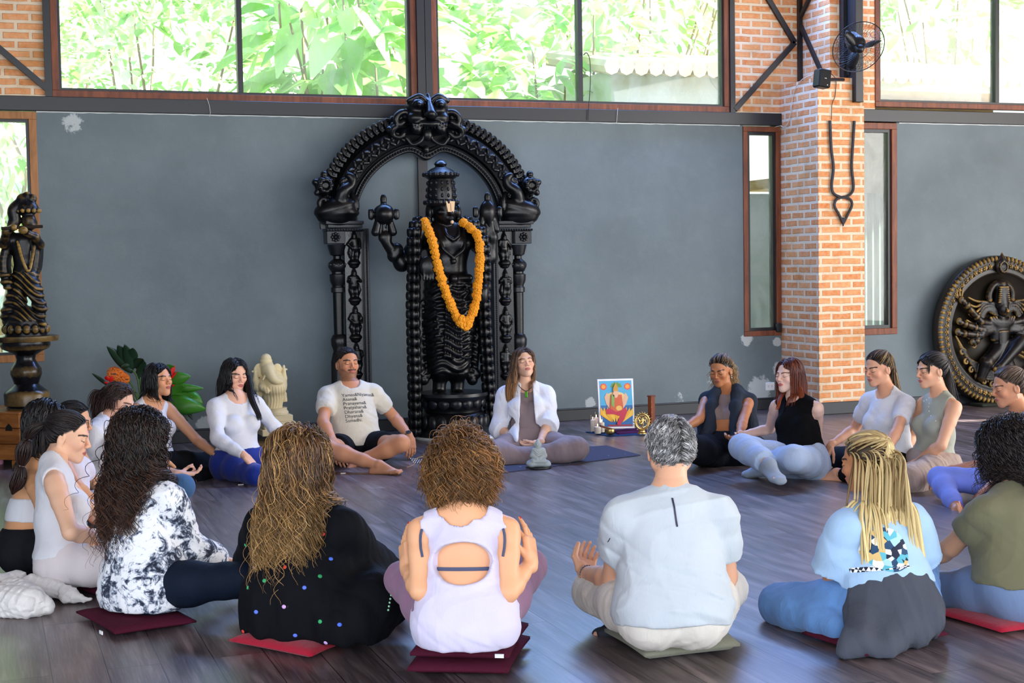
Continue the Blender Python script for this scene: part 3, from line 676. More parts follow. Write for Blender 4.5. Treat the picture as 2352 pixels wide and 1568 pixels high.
# orange flower garland on the statue
GA = thing('flower_garland', 'bright orange marigold garland hanging in a V on the black statue', 'garland', q(1030, 735, -.3))
rs = np.random.RandomState(9); S = MB(); S.ball((0, 0, 0), (.036, .036, .026), 14)
for i in range(46):
    u = nrm(rs.normal(size=3)); S.ball(u*np.array([.030, .030, .020]), .0125, 6)
OR = plain('marigold_orange', 'f59a08', .7, 0, .22, 90, .5); S.build('marigold', OR, GA, True); mg = GA.children[0]
P = spline([q(*p) for p in ((968, 511, -.10), (974, 545, -.2), (984, 600, -.24), (996, 650, -.26), (1012, 695, -.27), (1030, 730, -.27), (1045, 738, -.28), (1060, 725, -.27), (1073, 680, -.26), (1080, 620, -.24), (1083, 560, -.22), (1072, 530, -.17), (1055, 511, -.10))], 16)
L = np.r_[0, np.cumsum(np.linalg.norm(np.diff(P, axis=0), axis=1))]; nn = 62; loc = []
for k, s_ in enumerate(np.linspace(0, L[-1], nn)):
    c = np.array([np.interp(s_, L, P[:, j]) for j in range(3)])+rs.normal(size=3)*.004; tg = nrm(np.array([np.interp(s_+.01, L, P[:, j])-np.interp(s_-.01, L, P[:, j]) for j in range(3)])); loc.append((c, tg))
for x, y in ((1038, 742), (1050, 742), (1044, 733), (1036, 731), (1053, 730), (1045, 746), (1030, 738)): loc.append((q(x, y, -.30), nrm(rs.normal(size=3)*.3+EY)))
for k, (c, tg) in enumerate(loc):
    u = nrm(np.cross(tg, EY+.01)); R = np.array([u, np.cross(tg, u), tg]).T
    if k == 0: mg.matrix_parent_inverse = Matrix.Translation(GA.location).inverted(); mg.matrix_basis = Matrix.Translation(Vector(c))@Matrix(R.tolist()).to_4x4()
    else: cp(mg, 'marigold', GA, c, R, rs.uniform(.85, 1.12))
# --- carved arch behind the statue
Ya = 12.16; a_ = OY(Ya); AR = thing('carved_arch', 'black carved temple arch with demon-face crest, standing against the grey wall', 'arch', (a_(975, 990)[0], Ya, 0))
pxm = 3300/depth(a_(975, 500)); xz = lambda px, py: a_(px, py)[[0, 2]]
cc = xz(981, 500)
def ring_pt(th, off):   # th 180..0 degrees, off in px outwards
    t = math.radians(th); rx, ry = 158, 150; cusp = 26*math.exp(-((th-91)/9.)**2)-6*math.exp(-((th-91)/24.)**2); k = max(0, 1-off/70)
    x, z = (rx+off)*math.cos(t), (ry+off)*math.sin(t)-cusp*k
    return cc+np.array([x, z])/pxm*np.array([1.06, 1.])
ths = np.linspace(186, -6, 120); prof = [(0, 0), (0, .05), (3, .075), (13, .075), (16, .05), (19, .055), (22, .09), (40, .12), (56, .09), (58, .05), (61, .06), (64, .075), (66, .05), (80, .045), (80, 0)]
V = [(*(lambda p: (p[0], Ya-dp, p[1]))(ring_pt(t, o_)),) for t in ths for o_, dp in prof]; n = len(prof)
F = [(i*n+j, i*n+j+1, (i+1)*n+j+1, (i+1)*n+j) for i in range(len(ths)-1) for j in range(n-1)]+[(i*n+n-1, i*n, (i+1)*n, (i+1)*n+n-1) for i in range(len(ths)-1)]+[list(range(n)), [(len(ths)-1)*n+j for j in range(n)][::-1]]
obj('arch_band', V, F, BLACK, AR, False)
m = MB()
for t in np.linspace(184, -4, 84): p = ring_pt(t, 8); m.ball((p[0], Ya-.078, p[1]), (.014, .018, .014), 6)
m.build('beaded_border', BLACK, AR, True)
ms = {1: MB(), -1: MB()}
for k, t in enumerate(np.linspace(178, 2, 48)):
    if 78 < t < 104: continue
    m = ms[1 if t > 90 else -1]
    for o_, s_ in ((31, 1), (47, -1)):
        p = ring_pt(t+s_*.9, o_); tt = math.radians(t)+s_*.8*(1 if k % 2 else -1); R = np.array([[math.cos(tt), 0, math.sin(tt)], EY, [-math.sin(tt), 0, math.cos(tt)]]); m.ball((p[0], Ya-.108, p[1]), (.034, .022, .016), 8, R)
    p = ring_pt(t, 39); m.ball((p[0], Ya-.122, p[1]), .015, 6)
for m in ms.values(): m.build('scroll_relief', BLACK, AR, True)
ms = {1: MB(), -1: MB()}
for k, t in enumerate(np.linspace(168, 12, 46)):
    if 74 < t < 108: continue
    sg = 1 if t > 90 else -1; m = ms[sg]; tt = math.radians(t); d = np.array([math.cos(tt), 0, math.sin(tt)]); s_ = np.cross(EY, d)*-sg
    p = ring_pt(t, 66); b = np.array([p[0], Ya-.05, p[1]]); m.tube(spline([b, b+d*.04+s_*.012, b+d*.075-s_*.002, b+d*.078-s_*.022, b+d*.058-s_*.03], 4), np.linspace(.030, .011, 17), 6); m.ball(b+d*.03-EY*.02, (.018, .014, .018), 6)
for m in ms.values(): m.build('flame_border', BLACK, AR, True)
# crest: demon face
S = Solid(); g = lambda px, py, dy=0: a_(px, py, -.12+dy)
for s_ in (-1, 1):
    S.ell(g(971+s_*24, 250), (.095, .09, .085), None, .02); S.ell(g(971+s_*25, 244, -.07), (.055, .04, .045), None, .01); S.ball(g(971+s_*25, 246, -.10), .025, .006)
    S.chain(spline([g(971+s_*6, 236, -.05), g(971+s_*22, 226, -.06), g(971+s_*44, 236, -.04)], 5), .022, .01); S.ell(g(971+s_*26, 275, -.03), (.09, .07, .06), None, .03)
    S.chain(spline([g(971+s_*44, 262), g(971+s_*60, 262, -.02), g(971+s_*72, 275, -.02), g(971+s_*66, 290, -.02), g(971+s_*55, 284, -.02)], 6), .024, .01)
    S.chain(spline([g(971+s_*50, 290), g(971+s_*74, 296, -.02), g(971+s_*78, 312), g(971+s_*62, 318), g(971+s_*52, 308)], 6), .022, .01)
    S.ball(g(971+s_*28, 300, -.05), .05, .012); S.chain(spline([g(971+s_*4, 300), g(971+s_*14, 325, -.02), g(971+s_*34, 335, -.02), g(971+s_*48, 320, -.02)], 6), .016, .006)
    for i in range(6): S.cone(g(971+s_*(5+i*6.5), 291, -.09), g(971+s_*(5+i*6.5), 300, -.09), .013, .005, .003)
    for i in range(4): S.ell(g(971+s_*(58+i*9), 274+i*9, .02), (.028, .03, .035), None, .01)
S.cone(g(971, 240, -.07), g(971, 268, -.13), .022, .045, .02); S.ball(g(961, 270, -.12), .022, .01); S.ball(g(981, 270, -.12), .022, .01)
S.chain(spline([g(932, 282, -.05), g(971, 290, -.09), g(1010, 282, -.05)], 6), .022, .01); S.ell(g(971, 312, -.02), (.045, .035, .06), None, .01); S.ell(g(971, 345, .02), (.03, .03, .04), None, .01); S.cone(g(971, 222, -.02), g(971, 234, -.03), .018, .03, .01)
sobj(S, .0075, 'demon_face_crest', BLACK, AR)
# side scroll beasts and pillars (mirrored)
def mir(px, s_): return px if s_ < 0 else 2*981-px
for s_, px0 in ((-1, 0), (1, 0)):
    W = lambda px, py, dy=0.: np.array([*(lambda X: (X,))(cc[0]+s_*(981-px)/pxm*1.045), Ya-.10+dy, onY(px if s_ < 0 else 2*981-px, py-((981-px)*.0*s_), Ya)[2]])
    S = Solid()
    S.seg(W(775, 500), W(775, 492), EX, (.16, .08), (.19, .09), .02); S.seg(W(772, 488), W(770, 480), EX, (.18, .09), (.19, .10), .03)
    S.ell(W(747, 428), (.085, .05, .085), None, .01)
    for i in range(9): a = i*.7; S.ball(W(747, 428, -.05)+np.array([math.cos(a)*.05, 0, math.sin(a)*.05]), .022, .006)
    S.ball(W(747, 402), .032, .01); S.ball(W(728, 420), .032, .01); S.ball(W(731, 444), .028, .01)
    for r_, c_ in ((16, (744, 466)), (11, (790, 420))):
        P = [W(c_[0]+r_*math.cos(t)*(1-t/9), c_[1]+r_*math.sin(t)*(1-t/9), -.03) for t in np.linspace(0, 7.5, 22)]; S.chain(P, np.linspace(.026, .014, 22), .006)
    S.chain(spline([W(798, 478), W(780, 462, -.03), W(786, 440, -.05), W(802, 428, -.04), W(806, 412, -.04), W(796, 404, -.04)], 6), np.r_[np.linspace(.055, .045, 12), np.linspace(.042, .02, 19)], .02)
    for i in range(5): S.chain(spline([W(806, 445+i*5), W(815, 462+i*4, -.03), W(812, 482, -.02)], 4), .018, .008)
    for i in range(4): S.chain([W(755+i*9, 455), W(765+i*9, 480, -.03)], [.02, .026], .01)
    sobj(S, .008, 'scroll_beast', BLACK, AR)
    # capital, pedestal block
    X0 = lambda px: cc[0]+s_*(981-px)/pxm*1.045; z0 = lambda py: W(790, py)[2]
    def bxx(m, pa, pb, ya, yb, d0, d1, ch=.004): m.box((X0(pa), Ya-d0, z0(ya)), (X0(pb), Ya-d1, z0(yb)), ch)
    m = MB(); bxx(m, 745, 828, 516, 508, .16, 0); bxx(m, 750, 826, 524, 516, .14, 0); bxx(m, 746, 830, 531, 526, .15, 0); bxx(m, 748, 788, 560, 531, .13, 0)
    for i in range(14): m.ball((X0(749+i*5.9), Ya-.155, z0(528.5)), .010, 6)
    for i in range(8): a = i*.785; m.ball((X0(767)+math.cos(a)*.03, Ya-.135, z0(545)+math.sin(a)*.03), .014, 6)
    m.ball((X0(767), Ya-.135, z0(545)), .018, 8); m.build('capital', BLACK, AR, True)
    m = MB(); bxx(m, 788, 830, 995, 531, .08, 0); o = m.build('pillar_panel', plain('black_panel_satin', '15171b', .22, 0, .2), AR)
    m = MB(); bxx(m, 828, 840, 995, 526, .13, 0, .003)
    for i in range(98): m.ball((X0(834), Ya-.133, z0(531+i*4.6)), .0088, 5)
    m.build('beaded_edge', BLACK, AR, False)
    m = MB(); P = [(.085, 562), (.075, 572), (.06, 585), (.034, 588), (.034, 594), (.075, 603), (.08, 612), (.06, 622), (.05, 624), (.05, 628), (.072, 630), (.068, 645), (.05, 655), (.05, 658), (.06, 660), (.06, 670), (.046, 672), (.042, 766), (.055, 768), (.072, 778), (.07, 790), (.05, 805), (.06, 812), (.075, 830), (.075, 995)]
    m.lathe([(r_, z0(y_)) for r_, y_ in P[::-1]], (X0(774), Ya-.05, 0), 16, sy=.8)
    for i in range(12): a = i*.52; m.ball((X0(774)+.072*math.cos(a), Ya-.05+.06*math.sin(a), z0(607)), .012, 5)
    m.build('baluster', BLACK, AR, True)
    for k, py in enumerate((570, 655, 740, 825)):
        S = Solid(); w = lambda x, z, y=0.: np.array([X0(809)+x, Ya-.095+y, z0(py+35)+z])
        S.seg(w(0, .0), w(0, -.02), EX, (.055, .035), (.04, .025), .01); sw = (.012, -.01, .0, .012)[k]*(1 if s_ < 0 else -1)
        for s2 in (-1, 1): S.chain([w(s2*.018, .01), w(s2*.02+sw*.5, .07), w(s2*.016+sw, .13)], [.016, .019, .024], .01); S.chain([w(s2*.034+sw, .20), w(s2*(.052), .165), w(s2*(.05-.03*(k % 2 == (s2 > 0))), .13+.05*(k == 1), -.02)], [.015, .012, .010], .01)
        S.seg(w(sw, .13), w(sw*.6, .20), EX, (.034, .03), (.036, .026), .015); S.ball(w(sw*.3, .232), .023, .01); S.cone(w(sw*.3, .25), w(sw*.3, .285), .019, .006, .01)
        for s2 in (-1, 1): S.chain([w(s2*.03, .14), w(s2*.042, .09), w(s2*.034, .05)], [.012, .013, .008], .006)
        sobj(S, .0045, 'relief_figure', BLACK, AR)
# --- flute player statue on a turned pedestal
Yk = 11.62; k_ = OY(Yk); pk = 3300/depth(k_(60, 800)); kx = k_(60, 850)[0]
PD = thing('turned_pedestal', 'black and gold turned pedestal on the wooden chest at the left edge', 'pedestal', (kx, Yk, k_(60, 938)[2]))
zk = lambda py: k_(60, py)[2]
P = [(44, 939), (46, 936), (44, 932), (50, 929), (51, 904), (48, 898), (40, 893), (30, 885), (27, 881), (30, 872), (35, 858), (34, 846), (26, 834), (21, 824), (23, 815), (38, 806), (52, 800), (56, 792), (55, 784), (62, 783), (73, 783), (75, 778), (75, 771), (70, 770)]
MB().lathe([(r_/pk, zk(y_)) for r_, y_ in P], (kx, Yk, 0), 40).build('pedestal_body', carved('worn_black_gold', '0f0e11', '8a6d3a', .25, .52, .58, nsc=30, worn=.1), PD, True)
KR = thing('flute_player_statue', 'black and gold statue of a crowned flute player with crossed legs on the turned pedestal', 'statue', (kx, Yk, zk(769)))
S = Solid(); w = lambda px, py, dy=0.: k_(px, py, dy)
S.seg(w(60, 766), w(60, 744), EX, (.155, .15), (.15, .145), .01)
for i in range(16): a = i*.3927; S.ell(w(60, 755)+np.array([math.cos(a)*.15, math.sin(a)*.145, 0]), (.03, .03, .035), None, .008)
S.chain([w(45, 742), w(44, 700), w(48, 660), w(55, 625)], [.04, .05, .06, .07], .03); S.chain([w(92, 738, -.08), w(92, 705, -.09), w(78, 668, -.08), w(62, 625)], [.035, .045, .06, .075], .03); S.seg(w(88, 741, -.10), w(100, 743, -.14), EZ, (.02, .03), (.015, .025), .02)
S.seg(w(58, 628), w(56, 600), EX, (.09, .075), (.07, .06), .03); S.seg(w(55, 595), w(50, 555), EX, (.075, .06), (.095, .065), .03); S.cone(w(28, 548), w(76, 546), .04, None, .03); S.cone(w(56, 545), w(62, 528), .035, .03, .02)
S.ell(w(66, 508, -.01), (.055, .055, .065), None, .01); S.cone(w(80, 506), w(83, 512), .010, .014, .01); S.ell(w(74, 518, -.02), (.03, .035, .03), None, .02)
S.ell(w(62, 478), (.085, .07, .06), None, .02); S.ell(w(52, 462), (.05, .045, .06), None, .02); S.ball(w(74, 456), .035, .02); S.ball(w(62, 448), .028, .015)
for i in range(12): a = i*.52; S.ball(w(65, 484)+np.array([math.cos(a)*.082, math.sin(a)*.07, 0]), .018, .006)
S.chain(spline([w(40, 470), w(30, 485), w(34, 505), w(28, 520)], 5), .035, .02)
S.chain([w(28, 548), w(8, 560, -.05), w(14, 532, -.14), w(30, 524, -.16)], [.042, .036, .03, .024], .02); S.chain([w(76, 546), w(90, 562, -.03), w(80, 545, -.10), w(56, 534, -.15)], [.042, .036, .032, .026], .02); S.ell(w(52, 530, -.17), (.035, .025, .03), None, .01); S.ell(w(30, 524, -.17), (.03, .025, .025), None, .01)
for s_, P in ((0, ((20, 560), (10, 600), (14, 640), (20, 655))), (1, ((86, 560), (84, 590), (80, 620)))):
    for d in (-.02, .01, .04): S.chain(spline([w(x+d*120, y, d) for x, y in P], 4), np.linspace(.03, .035, 4*(len(P)-1)+1), .012)
S.chain(spline([w(40, 556, -.06), w(52, 600, -.10), w(66, 620, -.10), w(80, 560, -.06)], 6), .012, .005); S.chain(spline([w(38, 742, .02), w(22, 725, .02), w(30, 690, .03), w(36, 640, .03)], 6), np.linspace(.06, .04, 19), .03)
S.noise(lambda x, y, z: -.005*np.sin(120*z+60*x+4*np.sin(20*x))*(z > zk(735))*(z < zk(625))); sobj(S, .0065, 'figure', BRONZE2, KR)
MB().tube([w(2, 526, -.19), w(96, 521, -.15)], .012, 8).build('flute', carved('flute_gold', '2a2118', 'c0a060', .4, .45, .52), KR, True)
# wooden chest
CW = wood('chest_wood', '7a4418', 'b87436', .45, (2, 2, 12)); z1 = zk(939); cn = k_(41, 945, -.26); d1 = nrm([-.80, .60, 0]); d2 = nrm([.60, .80, 0])
CH = thing('wooden_chest', 'warm brown planked wooden chest with a cut-out handle at the left edge', 'chest', (cn[0], cn[1], 0)); cen = cn[:2]+d1[:2]*.31+d2[:2]*.25; R = np.array([d1, d2, EZ])
m = MB(); hz = z1-.06
for i in range(3): m.obox((cen[0], cen[1], .06+hz*(i+.5)/3), R, (.31, .25, hz/6-.002), .004)
m.obox((cen[0], cen[1], z1-.008), R, (.32, .26, .008), .003); m.build('carcass', CW, CH)
m = MB()
for a in (-1, 1):
    for b in (-1, 1): m.obox((cen[0]+d1[0]*a*.27+d2[0]*b*.21, cen[1]+d1[1]*a*.27+d2[1]*b*.21, .03), R, (.04, .04, .03), .006)
m.build('feet', CW, CH)
p = np.array([cn[0], cn[1], 0])+d1*.09-d2*.0015; MB().prism([(-.03, 0), (.03, 0), (.025, .03), (.0, .055), (-.025, .03)], -.002, .002).xf((p[0], p[1], z1-.14), R).build('handle_cutout', plain('dark_hole', '120c08', .9), CH)
c = onZ(-3, 1066, 0); bt = MB().lathe([(.03, 0), (.036, .006), (.036, .19), (.03, .21), (.022, .215), (.022, .245), (.018, .25)], c, 20).build('water_bottle', plain('pink_bottle', 'e79ab8', .35), None, True); tag(bt, 'pink water bottle standing by the wooden chest at the left edge', 'bottle')
# --- cream elephant-headed stone figure
Yg = 12.02; g_ = OY(Yg); GN = thing('elephant_deity_statue', 'cream stone elephant-headed deity figure on a stepped base by the wall', 'statue', g_(640, 1000)); w = lambda px, py, dy=0.: g_(px, py, dy)
m = MB(); Rg = frame(160); sx = 1/268.
for (hw, y0_, y1_, ch) in ((41, 997, 982, .006), (36, 982, 966, .008), (30, 966, 951, .006)): c = (w(638, y0_)+w(638, y1_))/2; m.obox(c-EY*.0, Rg, (hw*sx, hw*sx*.8, (w(638, y1_)[2]-w(638, y0_)[2])/2), ch)
m.lathe([(29*sx, w(632, 951)[2]), (30*sx, w(632, 946)[2]), (26*sx, w(632, 940)[2]), (27*sx, w(632, 936)[2])], (w(632, 940)[0], Yg, 0), 28); m.build('stepped_base', IVORY, GN, False)
o = MB().obox((w(628, 1000)[0], Yg-.01, .012), Rg, (.19, .15, .012), .003).build('wooden_board', wood('aged_block', '5a4630', '8a7252', .8)); tag(o, 'aged wooden board under the cream elephant-headed figure', 'board')
S = Solid()
for a in (620, 638): S.chain([w(a, 938, -.02), w(a+1, 915), w(a, 890)], [.032, .04, .05], .02)
S.seg(w(629, 938), w(629, 915), EX, (.06, .06), (.075, .06), .02); S.seg(w(630, 905), w(630, 880), EX, (.085, .07), (.098, .08), .03); S.ell(w(629, 888, -.04), (.10, .085, .075), None, .03); S.seg(w(626, 872), w(626, 862), EX, (.10, .06), (.08, .05), .03)
S.ell(w(616, 851, -.03), (.062, .07, .07), None, .015); S.chain(spline([w(616, 855, -.08), w(620, 866, -.11), w(628, 872, -.12), w(640, 874, -.10)], 5), np.linspace(.036, .016, 16), .015)
for s_ in (-1, 1): S.ell(w(616+s_*21, 850, .0), (.042, .014, .058), None, .006); S.cone(w(614+s_*9, 861, -.07), w(612+s_*13, 870, -.10), .011, .007, .005)
z2 = lambda y: w(612, y)[2]
S.seg(w(612, 838), w(611, 828), EX, (.06, .055), (.045, .045), .01); S.seg(w(611, 827), w(611, 824), EX, (.052, .05), (.045, .045), .004); S.ell(w(610, 822), (.028, .028, .03), None, .006); S.ell(w(610, 817), (.011, .011, .02), None, .004)
for s_, P in ((-1, ((605, 872), (592, 890), (587, 872), (586, 855))), (1, ((640, 874), (650, 885), (652, 868), (652, 850)))): S.chain([w(x, y, -.01) for x, y in P], [.034, .03, .024, .014], .012); S.ell(w(P[3][0], P[3][1]-6), (.012, .012, .024), None, .006); S.cone(w(P[3][0]-6, P[3][1]-2), w(P[3][0]+6, P[3][1]-2), .009, None, .004)
S.chain([w(606, 872), w(600, 888, -.06), w(608, 896, -.11)], [.034, .03, .022], .012)
for d in (0, 5, 10): S.chain([w(645, 880, .01), w(648+d*.6, 905, .02), w(646+d*1.1, 920, .02)], [.016, .018, .014], .008); S.chain([w(608, 885, .01), w(599-d*.5, 905, .02), w(594-d*.5, 928, .02)], [.016, .02, .02], .008)
S.noise(lambda x, y, z: -.0016*np.sin(x*260+6*z+2*np.sin(z*30))*(z < w(630, 885)[2])); sobj(S, .0045, 'figure', IVORY, GN)
# --- round relief of a many-armed dancer
Yr = 11.74; r0_ = OY(Yr); xl = r0_(2139, 760)[0]; RR = .735; rc = np.array([xl+RR, Yr, r0_(2275, 757)[2]]); tilt = .05
RD = thing('round_relief', 'large round black and gold relief of a many-armed dancer leaning on the right wall', 'relief', (rc[0], Yr, rc[2]-RR))
def rp(x, z, y=0.): return rc+np.array([x*RR, y-.06, z*RR])
m = MB(); V = []; prof = [(.0, .0), (.74, .0), (.76, .035), (.80, .05), (.82, .03), (.84, .045), (.90, .055), (.92, .035), (.945, .045), (.985, .035), (1., .0), (1., -.05), (0., -.05)]
K = 96; V = [tuple(rc+np.array([r_*RR*math.cos(2*math.pi*j/K), -.06-dp, r_*RR*math.sin(2*math.pi*j/K)])) for r_, dp in prof for j in range(K)]
F = [(i*K+j, (i+1)*K+j, (i+1)*K+(j+1) % K, i*K+(j+1) % K) for i in range(len(prof)-1) for j in range(K)]; obj('disc', V, F, plain('disc_black_gold', '1c1710', .4, 0, .5, 6), RD, True)
m = MB()
for j in range(92): a = 2*math.pi*j/92; R = np.array([[math.cos(a), 0, math.sin(a)], EY, [-math.sin(a), 0, math.cos(a)]]); m.ball(rp(.958*math.cos(a), .958*math.sin(a), -.045), (.030, .022, .013), 6, R)
m.build('petal_border', BRONZE, RD, True)
m = MB()
for j in range(64):
    a = 2*math.pi*j/64
    if abs(a-math.pi/2) < .12: continue
    c = rp(.87*math.cos(a), .87*math.sin(a), -.06); m.ball(c, .014, 6)
    for i in range(5): b = i*1.257+j; m.ball(c+np.array([math.cos(b)*.018, .004, math.sin(b)*.018]), .010, 5)
m.build('flower_border', BRONZE, RD, True)
S = Solid(); B3 = lambda x, z, y=0.: rp(x, z, -.05+y)
S.seg(B3(.0, .60), B3(.0, .36), EX, (.06, .06), (.085, .08), .01)
for i in range(8): S.seg(B3(-.06-.025*(i/8), .575-.028*i, -.05), B3(.06+.025*(i/8), .575-.028*i, -.05), EZ, (.012, .02), (.012, .02), .004)
for t in np.linspace(-.2, math.pi+.2, 15): S.ball(B3(.19*math.cos(t), .45+.19*math.sin(t)), .032, .02)
S.ell(B3(.01, .28, -.02), (.06, .065, .08), None, .01); S.cone(B3(.01, .29, -.08), B3(.01, .26, -.10), .01, .016, .008); S.cone(B3(.0, .2), B3(0, .12), .04, .045, .01)
for r_ in (.11, .15, .19): S.chain([B3(r_*math.cos(t), .17+r_*.55*math.sin(t), -.03) for t in np.linspace(math.pi, 2*math.pi, 9)], .014, .004)
S.seg(B3(0, .10), B3(-.02, -.12), EX, (.15, .06), (.10, .05), .03); S.seg(B3(.0, -.02, -.05), B3(.0, -.20, -.05), EX, (.06, .02), (.05, .02), .01); S.ell(B3(0, -.26), (.13, .06, .08), None, .03)
for s_ in (-1, 1):
    for k in range(9):
        z0_, z1_ = .36-.02*k, .42-.075*k; P = spline([B3(s_*.06, z0_), B3(s_*.25, z0_+.02*math.sin(k)+.02), B3(s_*.40, z1_-.02), B3(s_*(.52+.03*math.sin(2*k)), z1_+.03)], 5); S.chain(P, np.linspace(.018, .008, 16), .003)
    for k, (ex, ez, hx, hz_) in enumerate(((.34, .12, .62, .40), (.36, .02, .66, .12), (.34, -.06, .68, -.02), (.30, .0, .44, -.16))):
        S.chain([B3(s_*.14, .08-.03*k), B3(s_*ex, ez, -.02), B3(s_*hx, hz_, -.02)], [.042, .036, .026], .01); S.ell(B3(s_*(hx+.03), hz_+.02, -.02), (.035, .02, .035), None, .008)
        for f_ in (.25, .8): c_ = B3(s_*(ex+(hx-ex)*f_), ez+(hz_-ez)*f_, -.02); S.ball(c_, .038, .003)
    for k in range(3): S.chain([B3(s_*(.66+.03*(k-1)), .44), B3(s_*(.66+.05*(k-1)), .56)], .009, .003)
S.chain([B3(-.05, -.28), B3(-.28, -.42, -.05), B3(-.34, -.62, -.03)], [.08, .065, .045], .02); S.chain([B3(.05, -.28), B3(.24, -.16, -.08), B3(-.12, -.48, -.10), B3(-.2, -.5, -.10)], [.08, .075, .045, .03], .02); S.chain([B3(.05, -.3), B3(.12, -.5), B3(.02, -.68)], [.08, .07, .045], .02)
for k in range(9): S.chain(spline([B3(-.72+.02*k, -.06-.03*k), B3(-.55+.03*k, -.34-.035*k), B3(-.22+.03*k, -.50-.02*k)], 6), np.linspace(.010, .016, 13), .004)
for k in range(5): S.chain(spline([B3(.2, -.1-.05*k), B3(.4, -.15-.06*k), B3(.6, -.30-.05*k), B3(.66, -.15-.08*k)], 5), .014, .004)
for k in range(13): t = math.pi*(1.12+.063*k); c_ = (.66*math.cos(t), .74*math.sin(t)); S.chain([B3(c_[0]+.05*math.cos(u)*(1-u/9), c_[1]+.05*math.sin(u)*(1-u/9)) for u in np.linspace(0, 6.5, 12)], .012, .003)
sobj(S, .0065, 'dancer_figure', BRONZE2, RD)
S = Solid(); c_ = B3(0, .86, -.02); S.ell(c_, (.07, .03, .085), None, .01); S.cone(c_+EZ*.05, c_+EZ*.13, .04, .006, .02); S.chain([c_+np.array([.045*math.cos(t), -.03, .05*math.sin(t)-.01]) for t in np.linspace(0, 6.28, 13)], .010, .003); sobj(S, .005, 'leaf_finial', BRONZE, RD)
o = MB().box((rc[0]-.30, Yr-.22, 0), (rc[0]+.45, Yr-.01, rc[2]-RR+.02), .01).build('support_block', plain('dark_green_block', '20281c', .8)); tag(o, 'dark green block on the floor under the round relief', 'block')
# --- altar things by the wall
zc = onZ(1415, 992, 0); PO = thing('framed_picture', 'printed picture of a seated deity on a yellow lotus, leaning by the wall', 'picture', zc)
def on_pic(px, py, o_=0.): return onY(px, py, zc[1]-.02-o_)
def poly(name, pts, mat, lay_, par=PO, th=.0012):
    V = [on_pic(x, y, lay_) for x, y in pts]; n = len(V); V2 = V+[v+EY*th for v in V]; return obj(name, V2, [tuple(range(n))[::-1], tuple(range(n, 2*n))]+[(i, (i+1) % n, n+(i+1) % n, n+i) for i in range(n)], mat, par)
fl = lambda n, c: plain('print_'+n, c, .45, 0, .10, 30, 0)
V = [on_pic(x, y) for x, y in ((1372, 871), (1454, 869), (1458, 983), (1378, 984))]; V2 = V+[v+EY*.018 for v in V]
obj('white_board', V2, [(3, 2, 1, 0), (4, 5, 6, 7), (0, 1, 5, 4), (1, 2, 6, 5), (2, 3, 7, 6), (3, 0, 4, 7)], plain('white_card', 'f2f4f6', .4), PO)
poly('sky_print', ((1376, 875), (1450, 873), (1453, 930), (1379, 931)), fl('sky', '4fb0dc'), .002); poly('water_print', ((1379, 931), (1453, 930), (1454, 979), (1382, 980)), fl('water', '2b6fb4'), .002)
circ = lambda cx_, cy_, r_, n_=14, ry=None, a0=0: [(cx_+r_*math.cos(a0+2*math.pi*i/n_), cy_+(ry or r_)*math.sin(a0+2*math.pi*i/n_)) for i in range(n_)]
for x, y in ((1386, 888), (1441, 887)): poly('sun_print', [(x+(8.5 if i % 2 else 6.8)*math.cos(i*.314), y+(8.5 if i % 2 else 6.8)*math.sin(i*.314)) for i in range(20)], fl('sun_red', 'e4524a'), .003); poly('sun_centre', circ(x, y, 5), fl('sun_yellow', 'f2a53a'), .0042)
poly('shawl_print', circ(1415, 916, 25, 18, 17), fl('cream', 'ecc98c'), .003); poly('crown_fan', [(1415+13*math.cos(t), 889-13*abs(math.sin(t))*(1 if i % 2 else .7)) for i, t in enumerate(np.linspace(0, math.pi, 13))], fl('green', '6a9a4a'), .0042)
for x, s_ in ((1395, -1), (1436, 1)): poly('arm_print', ((x, 900), (x+s_*7, 912), (x+s_*2, 928), (x-s_*6, 940), (x-s_*9, 932), (x-s_*3, 915)), fl('skin', 'e6b99a'), .0048)
for k, dx in enumerate((-32, -26, 26, 32, -19, -10, 0, 10, 19)): poly('lotus_petal', [(1417+dx*.4, 970), (1417+dx-6, 952), (1417+dx*1.15, 932+abs(dx)*.1), (1417+dx+6, 952)], fl('lotus%d' % (k % 2), ('f0b030', 'f6c84a')[k % 2]), .0055+.0006*k)
poly('lap_print', ((1391, 940), (1404, 937), (1420, 945), (1437, 936), (1441, 944), (1434, 962), (1424, 976), (1417, 974), (1424, 955), (1410, 951), (1394, 951)), fl('magenta', 'c8304e'), .0125)
poly('robe_print', ((1404, 906), (1428, 906), (1432, 938), (1416, 946), (1402, 938)), fl('orange', 'd8643c'), .0128); poly('sash_print', ((1405, 906), (1411, 906), (1411, 936), (1405, 930)), fl('green2', '7fb25a'), .0142); poly('hand_print', circ(1422, 937, 7, 12, 6), fl('gold', 'f0c060'), .0142)
poly('face_print', circ(1414, 905, 6.2, 14, 8.5), fl('skin', 'e6b99a'), .0142); poly('crown_print', ((1408, 898), (1409, 889), (1414, 879), (1419, 889), (1420, 898)), fl('gold2', 'd09a3c'), .0155); poly('caption_band', ((1397, 975), (1452, 974), (1452, 978), (1397, 979)), fl('caption', 'a03848'), .0035)
TEAL = fabric('teal_cloth', '1c3a5c', .8); PUR = fabric('purple_cloth', '4d1c48', .8)
